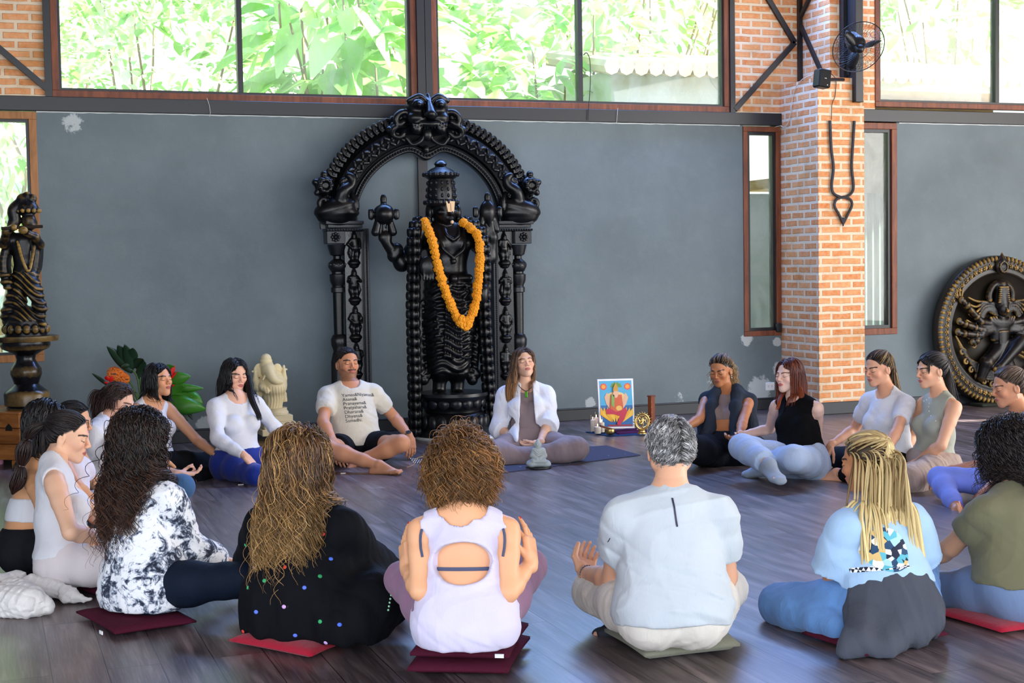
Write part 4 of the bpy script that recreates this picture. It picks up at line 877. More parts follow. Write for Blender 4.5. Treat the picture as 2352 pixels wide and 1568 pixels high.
def rug(pts, name, mat, label, z, seed):
    P = [onZ(*p)[:2] for p in pts]; n = 20; V = []; rs_ = np.random.RandomState(seed)
    for j in range(n):
        for i in range(n): a, b = i/(n-1), j/(n-1); xy = (P[0]*(1-a)+P[1]*a)*(1-b)+(P[3]*(1-a)+P[2]*a)*b; V.append((*xy, z+.004+.004*math.sin(11*a+seed)*math.sin(9*b+2)))
    V += [(x, y, .0008) for x, y, _ in V]; F = [(j*n+i, j*n+i+1, (j+1)*n+i+1, (j+1)*n+i) for j in range(n-1) for i in range(n-1)]
    Bd = [i for i in range(n)]+[j*n+n-1 for j in range(1, n)]+[(n-1)*n+i for i in range(n-2, -1, -1)]+[j*n for j in range(n-2, 0, -1)]; F += [(y, x, x+n*n, y+n*n) for x, y in zip(Bd, Bd[1:]+Bd[:1])]
    o = obj(name, V, F, mat, None, True); tag(o, label, 'cloth'); return o
rug([(1345, 993), (1400, 1003), (1497, 998), (1470, 985)], 'altar_cloth', TEAL, 'dark teal cloth spread under the small altar things', .0, 1)
rug([(1405, 990), (1420, 998), (1492, 994), (1475, 984)], 'altar_cloth', PUR, 'purple cloth folded on the teal one, under the picture', .010, 2)
GOLD = plain('polished_brass', 'c4a868', .3, 1., .1, 30, .1); WAXM = plain('white_wax', 'f4ead8', .45, 0, .04)
fm = bpy.data.materials.new('candle_flame'); fm.use_nodes = True; b = fm.node_tree.nodes['Principled BSDF']; b.inputs['Base Color'].default_value = (1, .5, .1, 1); b.inputs['Emission Color'].default_value = (1, .55, .2, 1); b.inputs['Emission Strength'].default_value = 9
for k, (px, py, h, r_, lab) in enumerate(((1362, 990, 26, 6, 'tall white candle at the far left of the altar cluster'), (1370, 989, 30, 5, 'tallest white candle, second from the left in the altar cluster'), (1373, 995, 15, 7.5, 'short thick white candle in front of the altar cluster'), (1383, 992, 22, 5.5, 'white candle behind the singing bowl, beside the picture edge'), (1390, 990, 20, 5, 'white candle nearest the picture in the altar cluster'))):
    c = onZ(px, py, .012); s_ = 3300/depth(c); o = thing('candle', lab, 'candle', c, 'white candles on the altar cloth'); MB().lathe([(r_/s_*.96, 0), (r_/s_, .004), (r_/s_, h/s_), (r_/s_*.8, h/s_+.002), (.001, h/s_-.003)], c, 18).build('wax', WAXM, o, True)
    MB().ball(c+EZ*(h/s_+.016), (.004, .004, .011), 8).build('flame', fm, o, True); MB().tube([c+EZ*(h/s_-.002), c+EZ*(h/s_+.008)], .001, 5).build('wick', plain('wick', '201810', .9), o)
IM = plain('incense_stick', 'c9b9a0', .7)
for px, py, lab in ((1360, 962, 'thin incense stick at the left end of the candle cluster'), (1370, 955, 'tallest thin incense stick, behind the tallest white candle'), (1386, 962, 'thin incense stick standing against the lower left corner of the picture')):
    c = onZ(px, 993, .012); s_ = 260.; o = MB().tube([c+EY*.02, c+EY*.02+EZ*(993-py+8)/s_], .0016, 5).build('incense_stick', IM); tag(o, lab, 'incense stick', 'incense sticks among the altar candles')
c = onZ(1401, 998, .012); s_ = 3300/depth(c); SB = thing('singing_bowl', 'small brass singing bowl in front of the picture', 'bowl', c)
MB().lathe([(.018, 0), (.030, .004), (.042, .018), (.045, .034), (.043, .048), (.040, .048), (.041, .034), (.030, .010), (.002, .008)], c, 28).build('bowl', GOLD, SB, True)
o = MB().tube([c+np.array([-.095, -.01, .082]), c+np.array([.02, .0, .045])], .009, 8).build('striker', wood('striker_wood', '4a2412', '6e3a1e', .5)); tag(o, 'short wooden striker resting on the brass singing bowl', 'striker')
c = onZ(1475, 996, .014); nr_ = onY(1475, 968, c[1]); ND = thing('brass_dancer_figurine', 'small brass dancer figurine inside a flaming ring, right of the picture', 'figurine', c); Rr = 17/262.
m = MB().tube([nr_+np.array([Rr*math.cos(t), 0, Rr*math.sin(t)]) for t in np.linspace(0, 6.283, 40)], .0075, 8, False)
for i in range(20): a = i*.314; m.ball(nr_+np.array([(Rr+.013)*math.cos(a), 0, (Rr+.013)*math.sin(a)]), .0065, 8)
m.tube([nr_+np.array([Rr*.8*math.cos(t), 0, Rr*.8*math.sin(t)]) for t in np.linspace(0, 6.283, 40)], .0035, 6, False); m.build('flame_ring', GOLD, ND, True)
z0_ = nr_[2]-Rr-.005; MB().lathe([(.042, c[2]), (.042, c[2]+.008), (.034, c[2]+.012), (.028, c[2]+.025), (.03, z0_-.002), (.024, z0_+.004)], (c[0], c[1], 0), 20, sy=.7).build('pedestal', GOLD, ND, True)
S = Solid(); f_ = lambda x, z, y=0: nr_+np.array([x, y, z])*Rr
S.chain([f_(0, -.75), f_(.05, -.35), f_(0, -.05)], [.008, .010, .012], .004); S.chain([f_(0, -.05), f_(-.3, -.25, -.1), f_(-.55, -.1, -.1)], [.012, .010, .006], .004); S.seg(f_(0, -.05), f_(0, .25), EX, (.011, .009), (.016, .01), .006); S.ball(f_(0, .42), .010, .004); S.cone(f_(0, .5), f_(0, .68), .008, .003, .003)
for s2 in (-1, 1): S.chain([f_(s2*.15, .25), f_(s2*.42, .15), f_(s2*.6, .4)], .006, .003); S.chain([f_(s2*.15, .22), f_(s2*.4, .02), f_(s2*.5, -.15*s2)], .006, .003); S.chain([f_(s2*.1, .45), f_(s2*.4, .55), f_(s2*.6, .5)], .004, .003)
sobj(S, .0022, 'dancer', GOLD, ND)
c = onZ(1497, 990, .0); s_ = 3300/depth(c); IT = thing('incense_tower', 'reddish-brown wooden incense tower with round holes, right of the brass dancer', 'incense holder', c); hh_ = 80/s_
MB().lathe([(.034, 0), (.034, hh_)], c, 6).build('tower', wood('tower_wood', '6a2a10', 'a05220', .45, (8, 8, 2)), IT); MB().lathe([(.043, hh_), (.043, hh_+.008), (.036, hh_+.010)], c, 6).build('cap', wood('tower_wood2', '5a2410', '8a431a', .45), IT)
m = MB(); vd = nrm([-.28, -1, 0])
for i in range(6): m.ball(c+vd*.030+EZ*(.03+i*hh_/6.6)-EX*.006, (.006, .004, .006), 8)
m.build('hole_row', plain('pale_inlay', 'a8764c', .6), IT)
# little stone buddha
c = onZ(1237, 1075, 0); o = MB().lathe([(.088, 0), (.094, .006), (.092, .012), (.07, .012), (.05, .008)], c, 32).build('dish', plain('black_dish', '101216', .35), None, True); tag(o, 'flat black dish under the small grey seated figurine', 'dish')
BU = thing('buddha_figurine', 'small weathered grey stone seated figurine in front of the woman in the white shirt', 'figurine', c+EZ*.012); s_ = 3300/depth(c); w = lambda px, py, dy=0.: onY(px, py, c[1]+dy)
S = Solid(); S.seg(w(1220, 1064), w(1254, 1064), EZ, (.026, .05), (.026, .05), .02); S.seg(w(1224, 1058, -.03), w(1250, 1058, -.03), EZ, (.018, .03), (.018, .03), .015)
for s2 in (-1, 1): S.ell(w(1237+s2*17, 1065, -.01), (.034, .045, .023), None, .015); S.chain([w(1237+s2*10, 1034), w(1237+s2*14, 1046, -.01), w(1237+s2*3, 1054, -.045)], [.02, .017, .013], .01); S.ell(w(1235+s2*7.5, 1021), (.005, .007, .014), None, .003)
S.seg(w(1237, 1060), w(1236, 1036), EX, (.052, .035), (.043, .028), .015); S.cone(w(1236, 1032), w(1235, 1026), .016, None, .01); S.ell(w(1235, 1021, -.002), (.023, .024, .030), None, .006); S.ball(w(1235, 1012), .012, .006); S.cone(w(1234.5, 1019, -.024), w(1234.5, 1022, -.028), .003, .004, .003)
for k in range(4): S.chain(spline([w(1227, 1034+k*4, -.02), w(1236, 1041+k*4, -.035), w(1246, 1037+k*4, -.02)], 4), .004, .003)
sobj(S, .0028, 'figure', GREYST, BU)
# silver beads on the mat, paper slips
SV = plain('silver_bead', 'd4d6dc', .2, .8, .05)
BT = thing('bead_bracelet_stack', 'stack of silver beads on the left end of the dark mat', 'beads', onZ(962, 1058, .006))
for j in range(3):
    m = MB()
    for i in range(9): m.ball(onZ(943+i*5+j*3, 1053+j*4+i*.6, .012), .0068, 8)
    m.build('bead_row', SV, BT, True)
for px, py, lab in ((553, 1113, 'tiny white paper slip on the floor by the royal blue leggings'), (788, 1087, 'tiny white paper slip on the floor under the cream-shirted man')):
    c = onZ(px, py, .001); o = MB().obox(c+EZ*.002, np.array([nrm([1, -.1, 0]), nrm([.1, 1, 0]), EZ]), (.018, .008, .002)).build('paper_slip', plain('white_paper', 'f0f0f0', .8)); tag(o, lab, 'paper slip')
# --- plant arrangement
Yp = 11.85; p_ = OY(Yp); PL = thing('flower_arrangement', 'vase of big tropical leaves with red and orange flowers by the grey wall', 'plant', (p_(330, 985)[0], Yp, 0)); vx = p_(330, 985)[0]
MB().lathe([(.09, 0), (.11, .02), (.14, .12), (.13, .22), (.08, .30), (.09, .33), (.075, .33), (.07, .25)], (vx, Yp, 0), 28).build('vase', plain('dark_vase', '2a2a2c', .4), PL, True)
DG = plain('dark_leaf_green', '16301c', .35, 0, .3, 8, .1); BG = plain('bright_leaf_green', '3f8420', .35, 0, .3, 8, .1); REDF = plain('red_bract', 'd41c14', .4, 0, .15)
def bigleaf(a, b, w_, mat, bend=.15, name='leaf', lobes=0, yy=(0, 0)):
    A, B_ = p_(*a, yy[0]), p_(*b, yy[1]); d = B_-A; L = np.linalg.norm(d); d /= L; s2 = nrm(np.cross(d, EY)); u = np.cross(s2, d); n_ = 14; V = []; F = []
    for i in range(n_+1):
        t = i/n_; c = A+d*L*t+u*bend*L*math.sin(math.pi*t)*.6-EZ*bend*L*t*t*.6; ww = w_*math.sin(math.pi*min(1, .03+.96*t)**.75)**.8
        if lobes: ww *= 1-.35*max(0, math.sin(t*lobes*math.pi*2))**4*(t > .2)
        V += [c-s2*ww+u*ww*.25, c-s2*ww*.5+u*ww*.05, c, c+s2*ww*.5+u*ww*.05, c+s2*ww+u*ww*.25]
    F = [(5*i+j, 5*i+j+1, 5*i+j+6, 5*i+j+5) for i in range(n_) for j in range(4)]; o = obj(name, V, F, mat, PL, True); md = o.modifiers.new('thick', 'SOLIDIFY'); md.thickness = .003; return o
base = (330, 905)
for a, b, w_, mt, bn in (((305, 855), (243, 788), .045, DG, .1), ((302, 850), (268, 786), .05, DG, .1), ((304, 848), (284, 787), .045, DG, .05), ((300, 835), (303, 796), .05, DG, .05), ((310, 845), (326, 820), .045, DG, .1), ((300, 838), (276, 838), .02, DG, .1), ((320, 870), (330, 825), .04, DG, .1), ((248, 885), (209, 852), .014, DG, .1),
                         ((383, 872), (435, 866), .055, BG, -.12), ((395, 888), (464, 894), .035, BG, -.1), ((382, 905), (420, 882), .05, BG, .1), ((390, 908), (438, 908), .04, BG, .05), ((385, 915), (470, 958), .075, BG, -.35), ((380, 912), (415, 968), .075, BG, -.2), ((420, 905), (462, 935), .07, BG, -.3), ((372, 850), (398, 838), .03, BG, .1),
                         ((300, 910), (212, 925), .05, DG, -.1), ((300, 925), (212, 965), .09, DG, -.2), ((300, 930), (225, 990), .09, DG, -.2), ((420, 920), (440, 965), .03, DG, -.1), ((410, 915), (428, 968), .03, DG, -.1)): bigleaf(a, b, w_, mt, bn, yy=(0, -.08))
m = MB()
for b in ((305, 850), (318, 850), (385, 872), (395, 888), (385, 912), (252, 880), (300, 915), (275, 870), (392, 860)): m.tube(spline([(vx, Yp, .30), (np.array([vx, Yp, .45])+p_(*b))/2+EZ*.04, p_(*b)], 5), .008, 6)
m.build('stems', plain('stem_green', '3a5a24', .5), PL, True)
S = Solid(); A = p_(262, 858); B_ = p_(284, 870); S.seg(A, B_, EZ, (.05, .05), (.04, .04), .01); V, Q = S.mesh(.01); m = MB()
for v in V[::3]: m.ball(v, .011, 5)
m.build('orange_cone_flower', plain('orange_cone', 'd8701c', .5, 0, .25, 60), PL, True)
m = MB(); S = MB()
for (a, b, r_) in (((384, 872), (399, 838), .022), ((386, 874), (404, 852), .018), ((383, 876), (392, 856), .02), ((388, 888), (398, 882), .018), ((247, 872), (243, 862), .022), ((252, 876), (256, 862), .018), ((246, 878), (238, 877), .018), ((250, 880), (241, 884), .016)):
    A, B_ = p_(*a, -.04), p_(*b, -.07); t = np.linspace(0, 1, 8); m.tube(A+(B_-A)*t[:, None], r_*np.sin(np.pi*(.12+.86*t))**.8+.001, 8, True, .5)
m.build('red_flower', REDF, PL, True)
# --- wall things: socket, trident, fan, speaker, cables
c = onY(1768, 887, YW); SK = thing('wall_socket', 'white double wall socket on the stained plaster beside the brick pillar', 'socket', c-EY*.01); MB().box(c+np.array([-.05, -.012, -.04]), c+np.array([.05, 0, .04]), .006).build('cover_plate', plain('socket_white', 'eef0f2', .35), SK)
m = MB()
for s2 in (-1, 1):
    for a in range(3): m.ball(c+np.array([s2*.02+(.006, -.006, 0)[a], -.0125, (.008, .008, -.004)[a]]), .0028, 6)
m.build('socket_holes', plain('hole_black', '151515', .8), SK)
Yt = 11.69; t_ = OY(Yt); IRON = plain('wrought_iron', '34343a', .5, .3, .3, 20, .4); TR = thing('trident', 'inverted black iron trident hanging on the brick pillar', 'trident', t_(1935, 520))
m = MB().tube(spline([t_(1905, 277, -.01), t_(1908, 340, -.01), t_(1913, 385, -.01), t_(1909, 425, -.01), t_(1913, 444, -.012), t_(1930, 453, -.014), t_(1938, 452, -.014)], 8), .0135, 8); m.tube(spline([t_(1961, 278, -.01), t_(1957, 340, -.01), t_(1955, 385, -.01), t_(1959, 425, -.01), t_(1955, 442, -.012), t_(1942, 452, -.014), t_(1932, 453, -.014)], 8), .0135, 8); m.build('prongs', IRON, TR, True)
MB().tube(spline([t_(1935, 512, -.012), t_(1925, 492, -.012), t_(1915, 472, -.012), t_(1920, 458, -.014), t_(1935, 453, -.014), t_(1951, 458, -.014), t_(1955, 472, -.012), t_(1946, 492, -.012), t_(1936, 512, -.012)], 7), .013, 8).tube([t_(1935.5, 500, -.012), t_(1935, 519, -.012)], [.020, .006], 8).build('loop', IRON, TR, True)
fc = atD(1972, 108, depth(onY(1940, 108, 11.25))); FN = thing('wall_fan', 'black wire-caged wall fan mounted on the dark post of the brick pillar', 'fan', fc); s_ = 3300/depth(fc); Rf = 61/s_
ax_ = nrm(-fw*.80-up*.55+rt*.12); u_ = nrm(np.cross(ax_, EZ)); v_ = np.cross(ax_, u_); u_, v_ = u_*1., v_
def fp(r, a, h): return fc+(u_*math.cos(a)+v_*math.sin(a))*r*Rf+ax_*h*Rf
BKM = plain('fan_black', '121215', .4); m = MB().tube([fp(1, t, .0) for t in np.linspace(0, 6.283, 49)], .0045, 6, False)
for hh in (1, -1):
    for r in (.3, .62, .85): m.tube([fp(r, t, hh*.32*(1-r**2.2)) for t in np.linspace(0, 6.283, 37)], .0013, 4, False)
    for i in range(44): a = i*math.pi/22; m.tube([fp(r, a+hh*.25*(1-r), hh*.32*(1-r**2.2)) for r in np.linspace(.16, 1, 7)], .0011, 4, False)
m.build('wire_cage', BKM, FN)
for k in range(3):
    V = []; n_ = 8
    for i in range(n_+1):
        r = .14+.72*i/n_; wd = .30*math.sin(math.pi*(.15+.7*i/n_)); a0 = k*2.094+1.35
        for s2 in (-1, 0, 1): V.append(fp(r, a0+s2*wd/max(r, .3)*.55, .02+s2*.09))
    F = [(3*i+j, 3*i+j+1, 3*i+j+4, 3*i+j+3) for i in range(n_) for j in (0, 1)]; o = obj('blade', V, F, BKM, FN, True); o.modifiers.new('t', 'SOLIDIFY').thickness = .004
S = Solid(); S.cone(fp(0, 0, .2), fp(0, 0, -.1), .3*Rf*.5, .34*Rf*.5, .01); S.seg(fp(0, 0, -.25), fp(0, 0, -.75), u_, (.085, .085), (.07, .07), .02); S.cone(fp(0, 0, .2), fp(0, 0, .25), .035, .02, .01); sobj(S, .006, 'motor', BKM, FN)
pb = np.array([7.80, YR-.09, fc[2]-.12]); MB().tube(spline([fp(0, 0, -.6), fp(0, 0, -.75)-EZ*.05, pb], 5), .018, 8).obox(pb, np.eye(3), (.04, .03, .06), .005).build('bracket', BKM, FN, True)
c = onY(1888, 181, 11.50); Rs = np.array([nrm(rt*.94+fw*.34-up*.0), nrm(fw*.94-rt*.34+up*.05), up]); q_ = math.radians(-6); Rs = np.array([Rs[0]*math.cos(q_)+Rs[2]*math.sin(q_), Rs[1], Rs[2]*math.cos(q_)-Rs[0]*math.sin(q_)]); SP = thing('loudspeaker', 'small black loudspeaker tilted on the corner of the brick pillar', 'speaker', c)
MB().obox(c, Rs, (.062, .06, .085), .012).build('cabinet', plain('speaker_black', '0e0f11', .45), SP); MB().obox(c-Rs[1]*.061, Rs, (.055, .002, .078), .001).build('grille', plain('grille_black', '08090a', .7, 0, .2, 300, .5), SP); MB().obox(c-Rs[1]*.064-Rs[2]*.002, Rs, (.010, .001, .0022)).build('name_badge', plain('badge_silver', 'c0c4c8', .3, .5), SP); MB().obox(c-Rs[1]*.064-Rs[2]*.06+Rs[0]*.025, Rs, (.005, .001, .003)).build('corner_badge', plain('badge_silver2', 'e0e0e0', .3, .3), SP)
MB().tube([c+Rs[1]*.05, np.array([XR+.02, c[1]+.15, c[2]+.02])], .015, 8).build('bracket', BKM, SP)
XL = 7.40-.012
def cable(name, pts, mat, label, r=.004):
    o = MB().tube(spline(pts, 6), r, 6).build(name, mat, None, True); tag(o, label, 'cable'); return o
WC = plain('white_cable', 'd6cfc2', .5); BC_ = plain('black_cable', '18181a', .5)
f2 = lambda px, py: onX(px, py, XL)
cable('cable', [f2(1866, 172), f2(1850, 178), f2(1835, 190), f2(1822, 215), f2(1817, 250), f2(1811, 280), f2(1800, 292), f2(1790, 285)], WC, 'white cable looping down the left side of the brick pillar')
cable('cable', [onY(1905, 168, 11.6), onY(1912, 172, 11.66), onY(1920, 185, 11.69), onY(1918, 220, 11.69), onY(1911, 240, 11.69), onY(1910, 275, 11.69)], BC_, 'thin black cable hanging from the speaker on the pillar front', .003)
cable('cable', [onY(1351, 276, YW-.05), onY(1353, 235, YW-.05), onY(1356, 190, YW-.04), onY(1355, 140, YW-.04), onY(1348, 122, YW-.04), onY(1340, 126, YW-.03)], BC_, 'black cable arching up over the middle high window sill', .004)
cable('string', [onY(475, 225, YW-.045), onY(480, 240, YW-.05), onY(483, 258, YW-.05), onY(481, 268, YW-.04)], WC, 'thin pale string hanging from the sill of the left high window', .002)
cable('string', [onY(1419, 248, YW-.045), onY(1418, 262, YW-.05), onY(1416, 282, YW-.04)], WC, 'thin pale string hanging from the sill of the middle high window', .002)
# crumpled white sweater at the lower left
S = Solid(); w = lambda px, py, z: onZ(px, py, z)
for a, b, ra, rb in (((-10, 1380, .05), (60, 1385, .06), .09, .075), ((30, 1350, .09), (75, 1370, .08), .06, .06), ((40, 1390, .05), (105, 1392, .04), .06, .045), ((70, 1340, .08), (125, 1350, .06), .05, .04), ((110, 1350, .055), (165, 1362, .045), .04, .035), ((150, 1372, .03), (205, 1376, .02), .028, .012), ((-20, 1350, .08), (40, 1330, .09), .06, .05), ((-30, 1395, .04), (20, 1400, .03), .05, .035)): S.cone(w(*a), w(*b), ra*.85, rb*.85, .035)
S.cut((0, 0, .002), (0, 0, -1)); S.noise(wrinkle(77, .007, 24, (1, 1, 1))); o = sobj(S, .005, 'crumpled_sweater', fabric('cream_knit', 'e4e0dc', .9, .4), None); tag(o, 'crumpled cream sweater on the floor at the lower left corner', 'sweater')
# ------------------------------------------------------------ people
SKINM = vcol('skin', .48, .35, .06, 160.)
def hairmat(name, rough=.42, spec=.45):
    if name in MATS: return MATS[name]
    t = NT(name, rough, 0, spec); c = t.attr(); n = t.noise(t.co(scale=(1, 1, .15)), 420, 2); t.color(t.mix(.55, c, t.mix(n, (.35,)*3, (1.5,)*3), 'MULTIPLY'))
    t.bump(n, .35, .002); MATS[name] = t.m; return t.m
def joint(par, q, L):
    """a joint seen at (px, py): bone of length L going nearer (-1) or farther (+1), or ('z', h) on a level"""
    if len(q) == 4: return onZ(q[0], q[1], q[3]) if q[2] == 'z' else atD(q[0], q[1], depth(par)+q[3])
    d = ray(q[0], q[1]); o = C0-par; a = d@d; b = o@d; c = o@o-L*L; D = b*b-a*c
    if D < 0: t = -b/a; P = C0+d*t; return P+0*(par-P)
    return C0+d*((-b+q[2]*math.sqrt(D))/a)
class Body: pass
def skeleton(sp):
    B = Body(); s = B.s = sp.get('s', 1.); m = B.m = sp.get('male', False); B.fat = sp.get('fat', 1.); B.sp = sp
    x, y, z = sp['root']; B.root = onZ(x, y, z); B.C = joint(B.root, sp['neck'], sp.get('trunk', .475)*s)
    if sp.get('upright', depth(B.root) < 7.2): d = ray(*sp['neck'][:2]); B.C = C0+d*((B.root-C0)@d)/(d@d)
    B.u = nrm(B.C-B.root); F = frame(sp['az'])[1]; B.r = nrm(np.cross(F, (0, 0, 1))); B.f = nrm(np.cross(B.u, B.r))
    B.hc = joint(B.C, sp['head'], .155*s); B.H = frame(*sp['look']); hw = (.166 if m else .154)*s
    sa = sp.get('sh', (0, 0, 0, 0))    # lift r,l ; forward r,l
    B.S = {k: B.C+B.r*sg*hw-B.u*(.074-sa[i])*s+B.f*sa[2+i] for i, (k, sg) in enumerate((('r', 1), ('l', -1)))}
    B.hip = {'r': B.root+B.r*.092*s, 'l': B.root-B.r*.092*s}
    B.E, B.W, B.hd, B.K, B.A, B.T = {}, {}, {}, {}, {}, {}
    for k in 'rl':
        if k+'arm' in sp:
            a = sp[k+'arm']; B.E[k] = joint(B.S[k], a[0], .275*s); B.W[k] = joint(B.E[k], a[1], .245*s); B.hd[k] = (joint(B.W[k], a[2], .12*s), a[3], a[4])
        if k+'leg' in sp:
            a = sp[k+'leg']; B.K[k] = joint(B.hip[k], a[0], .42*s); B.A[k] = joint(B.K[k], a[1], .385*s)
            if len(a) > 2: B.T[k] = joint(B.A[k], a[2], .17*s)
    if sp.get('dbg'):
        for n_, d_ in (('E', B.E), ('W', B.W), ('K', B.K), ('A', B.A)):
            for k in d_: print(sp['dbg'], n_+k, np.round(d_[k], 2))
        print(sp['dbg'], 'root', np.round(B.root, 2), 'C', np.round(B.C, 2), 'trunk', round(float(np.linalg.norm(B.C-B.root)), 2), 'head', round(float(np.linalg.norm(B.hc-B.C)), 2), 'wrist', {k: round(float(np.linalg.norm(B.W[k]-B.E[k])), 2) for k in B.W}, 'el', {k: round(float(np.linalg.norm(B.E[k]-B.S[k])), 2) for k in B.E}, 'knee', {k: round(float(np.linalg.norm(B.K[k]-B.hip[k])), 2) for k in B.K}, 'ank', {k: round(float(np.linalg.norm(B.K[k]-B.A[k])), 2) for k in B.A})
    return B
def torso(S, B, e=0., k=.05, up_=True, low=True, bust=None, belly=0.):
    s, f, C, R, u, r, fr = B.s, B.fat, B.C, B.root, B.u, B.r, B.f; m = B.m
    cw, cd_ = (.150, .105) if m else (.124, .092); mid = C-u*.27*s
    S.seg(C-u*.085*s, mid, r, ((cw-.004)*s*f+e, (cd_-.018)*s*f+e), (cw*s*f*.95+e, cd_*s*f+e), k)
    S.seg(mid, R+u*.06*s, r, (cw*s*f*.95+e, cd_*s*f+e), ((.138 if m else .13)*s*f+e, .098*s*f+e), k)
    if belly: S.ell(R+u*.17*s+fr*.03, (.13*s*f+e, .10*s+belly+e, .13*s), np.array([r, fr, u]), k)
    if low:
        S.ell(R+u*.02*s, (.168*s*f+e, .118*s*f+e, .12*s+e), np.array([r, fr, u]), k)
        for sg in (-1, 1): S.ball(R+r*sg*.078*s-fr*.035*s-u*.02*s, .098*s*f+e, k)
    if up_:
        for q in 'rl': S.cone(C-u*.005*s, B.S[q]-u*.0, .042*s+e*.7, .044*s+e*.7, .035)
    if bust is None: bust = 0 if m else 1
    if bust:
        for sg in (-1, 1): S.ell(C-u*.215*s+r*sg*.068*s+fr*.078*s*f, (.056*s*f+e, .05*s*f+e, .056*s*f+e), np.array([r, fr, u]), .03)
    return S
def arm(S, B, q, e=0., t0=0., t1=2., k=.010, fl=0.):
    """fl = flare at the end; t: 0-1 upper arm, 1-2 forearm"""
    s, g = B.s, (1.15 if B.m else 1.)*(.55+.45*B.fat); P = [B.S[q], B.E[q], B.W[q]]
    def at(t): return P[0]+(P[1]-P[0])*t if t <= 1 else P[1]+(P[2]-P[1])*(t-1)
    rad = lambda t: np.interp(t, [0, .12, .4, .9, 1., 1.25, 1.6, 2.], [.046, .047, .043, .035, .036, .038, .03, .0235])*s*g
    ts = [t0]+[t for t in (.12, .4, .9, 1., 1.25, 1.6) if t0 < t < t1]+[t1]
    S.chain([at(t) for t in ts], [rad(t)+e+fl*(t-t0)/(t1-t0) for t in ts], k, False, t1 < 2); return at(t1), nrm(at(t1)-at(t1-.05))
def leg(S, B, q, e=0., t0=0., t1=2., k=.03, fl=0., thick=1.):
    t1 = t1 if (q in B.T or t1 < 1.5) else 2.; s, g = B.s, (.5+.5*B.fat)*thick; P = [B.hip[q], B.K[q], B.A[q]]
    def at(t): return P[0]+(P[1]-P[0])*t if t <= 1 else P[1]+(P[2]-P[1])*(t-1)
    rad = lambda t: np.interp(t, [0, .35, .8, 1., 1.3, 1.7, 2.], [.092, .082, .062, .058, .056, .042, .034])*s*g
    ts = [t0]+[t for t in (.35, .8, 1., 1.3, 1.7) if t0 < t < t1]+[t1]
    S.chain([at(t) for t in ts], [rad(t)+e+fl*(t-t0)/(t1-t0) for t in ts], k, False, t1 < 2 and q in B.T); return at(t1), nrm(at(t1)-at(t1-.05))
POSE = {'curl': ((.9, 1., 1.1, 1.2), .5, .6), 'rest': ((.35, .45, .5, .6), .25, 1.), 'drape': ((.7, .8, .85, .9), .3, 1.), 'mudra': ((1.75, .7, .6, .7), .55, .3), 'lap': ((.5, .6, .7, .8), .4, .8), 'flat': ((.15, .15, .2, .25), .15, 1.), 'up': ((1.5, .25, .3, .45), .5, .3), 'fist': ((1.5, 1.6, 1.7, 1.8), .6, .5)}
def hand(S, W, d, n, thumb, s, pose):
    """W wrist, d direction, n palm normal, thumb = +1/-1 side along cross(d, n)"""
    d = nrm(d); n = nrm(n-d*(n@d)); t = np.cross(d, n)*thumb; cu, sp, fn = POSE[pose]; tips = []
    S.cone(W-d*.02, W+d*.02, .0215*s, .0225*s, .012)
    S.box(W+d*.048*s-n*.002, (.044*s, .037*s, .0135*s), np.array([d, t, n]), .0125*s, .014)
    S.ball(W+d*.03*s+t*.02*s+n*.008*s, .017*s, .014)
    for i, (off, L) in enumerate(((.0275, .071), (.0095, .079), (-.009, .073), (-.0265, .057))):
        p = W+d*(.087-.004*abs(i-1))*s+t*off*s; dd = nrm(d+t*(1.5-i)*.05*fn); a = 0; P = [p-d*.012*s, p]
        for j, (fr, cf) in enumerate(((.44, .5), (.31, 1.), (.25, .75))):
            a = a+cu[i]*cf*.8; v = dd*math.cos(a)+n*math.sin(a); P.append(P[-1]+v*L*fr*s); last = v
        S.chain(P, [.0092*s, .0088*s, .0080*s, .0073*s, .0062*s], .0035); tips.append((P[-1], -nrm(np.cross(t, last))*thumb, last))
    b = W+d*.022*s+t*.026*s+n*.004*s; v1 = nrm(d*.75+t*.62+n*(.15+.5*sp)); v2 = nrm(d*.95+t*(.25-.45*sp)+n*(.25+.7*sp)); v3 = nrm(v2+d*.15-t*.15*sp)
    P = [b, b+v1*.042*s, b+v1*.042*s+v2*.031*s, b+v1*.042*s+v2*.031*s+v3*.024*s]
    S.chain(P, [.0135*s, .0108*s, .0092*s, .0072*s], .005); tips.append((P[-1], nrm(t-n*.3), v3)); return tips
def foot(S, A, T, s, n=None, sock=0.):
    """ankle A, toes point to T, n = up side of the foot"""
    d = nrm(T-A); n = np.array([0, 0, 1.]) if n is None else np.asarray(n, float); n = nrm(n-d*(n@d)); t = np.cross(d, n)
    h = A-d*.035*s-n*.035*s; S.cone(A, h, .034*s+sock, .030*s+sock, .02); ball = A+d*.125*s-n*.045*s
    S.seg(h, ball, t, (.030*s+sock, .027*s+sock), (.043*s+sock, .017*s+sock), .02); S.cone(A+d*.02*s, ball-d*.02*s+n*.012*s, .03*s+sock, .016*s+sock, .02)
    if sock: S.seg(ball, ball+d*.045*s, t, (.042*s+sock, .017*s+sock), (.03*s+sock, .014*s+sock), .015); return
    for i in range(5):
        p = ball+t*(.032-.0165*i)*s; L = (.052, .045, .041, .036, .03)[i]*s; S.chain([p-d*.01, p+d*L*.7+n*.004, p+d*L-n*.003*s], [(.0125, .010, .0095, .009, .0085)[i]*s, (.0125, .0088, .0082, .0078, .0075)[i]*s, (.011, .0078, .007, .0068, .0065)[i]*s], .004)
HC, HR = np.array([0, -.012, .030]), np.array([.074, .095, .083])
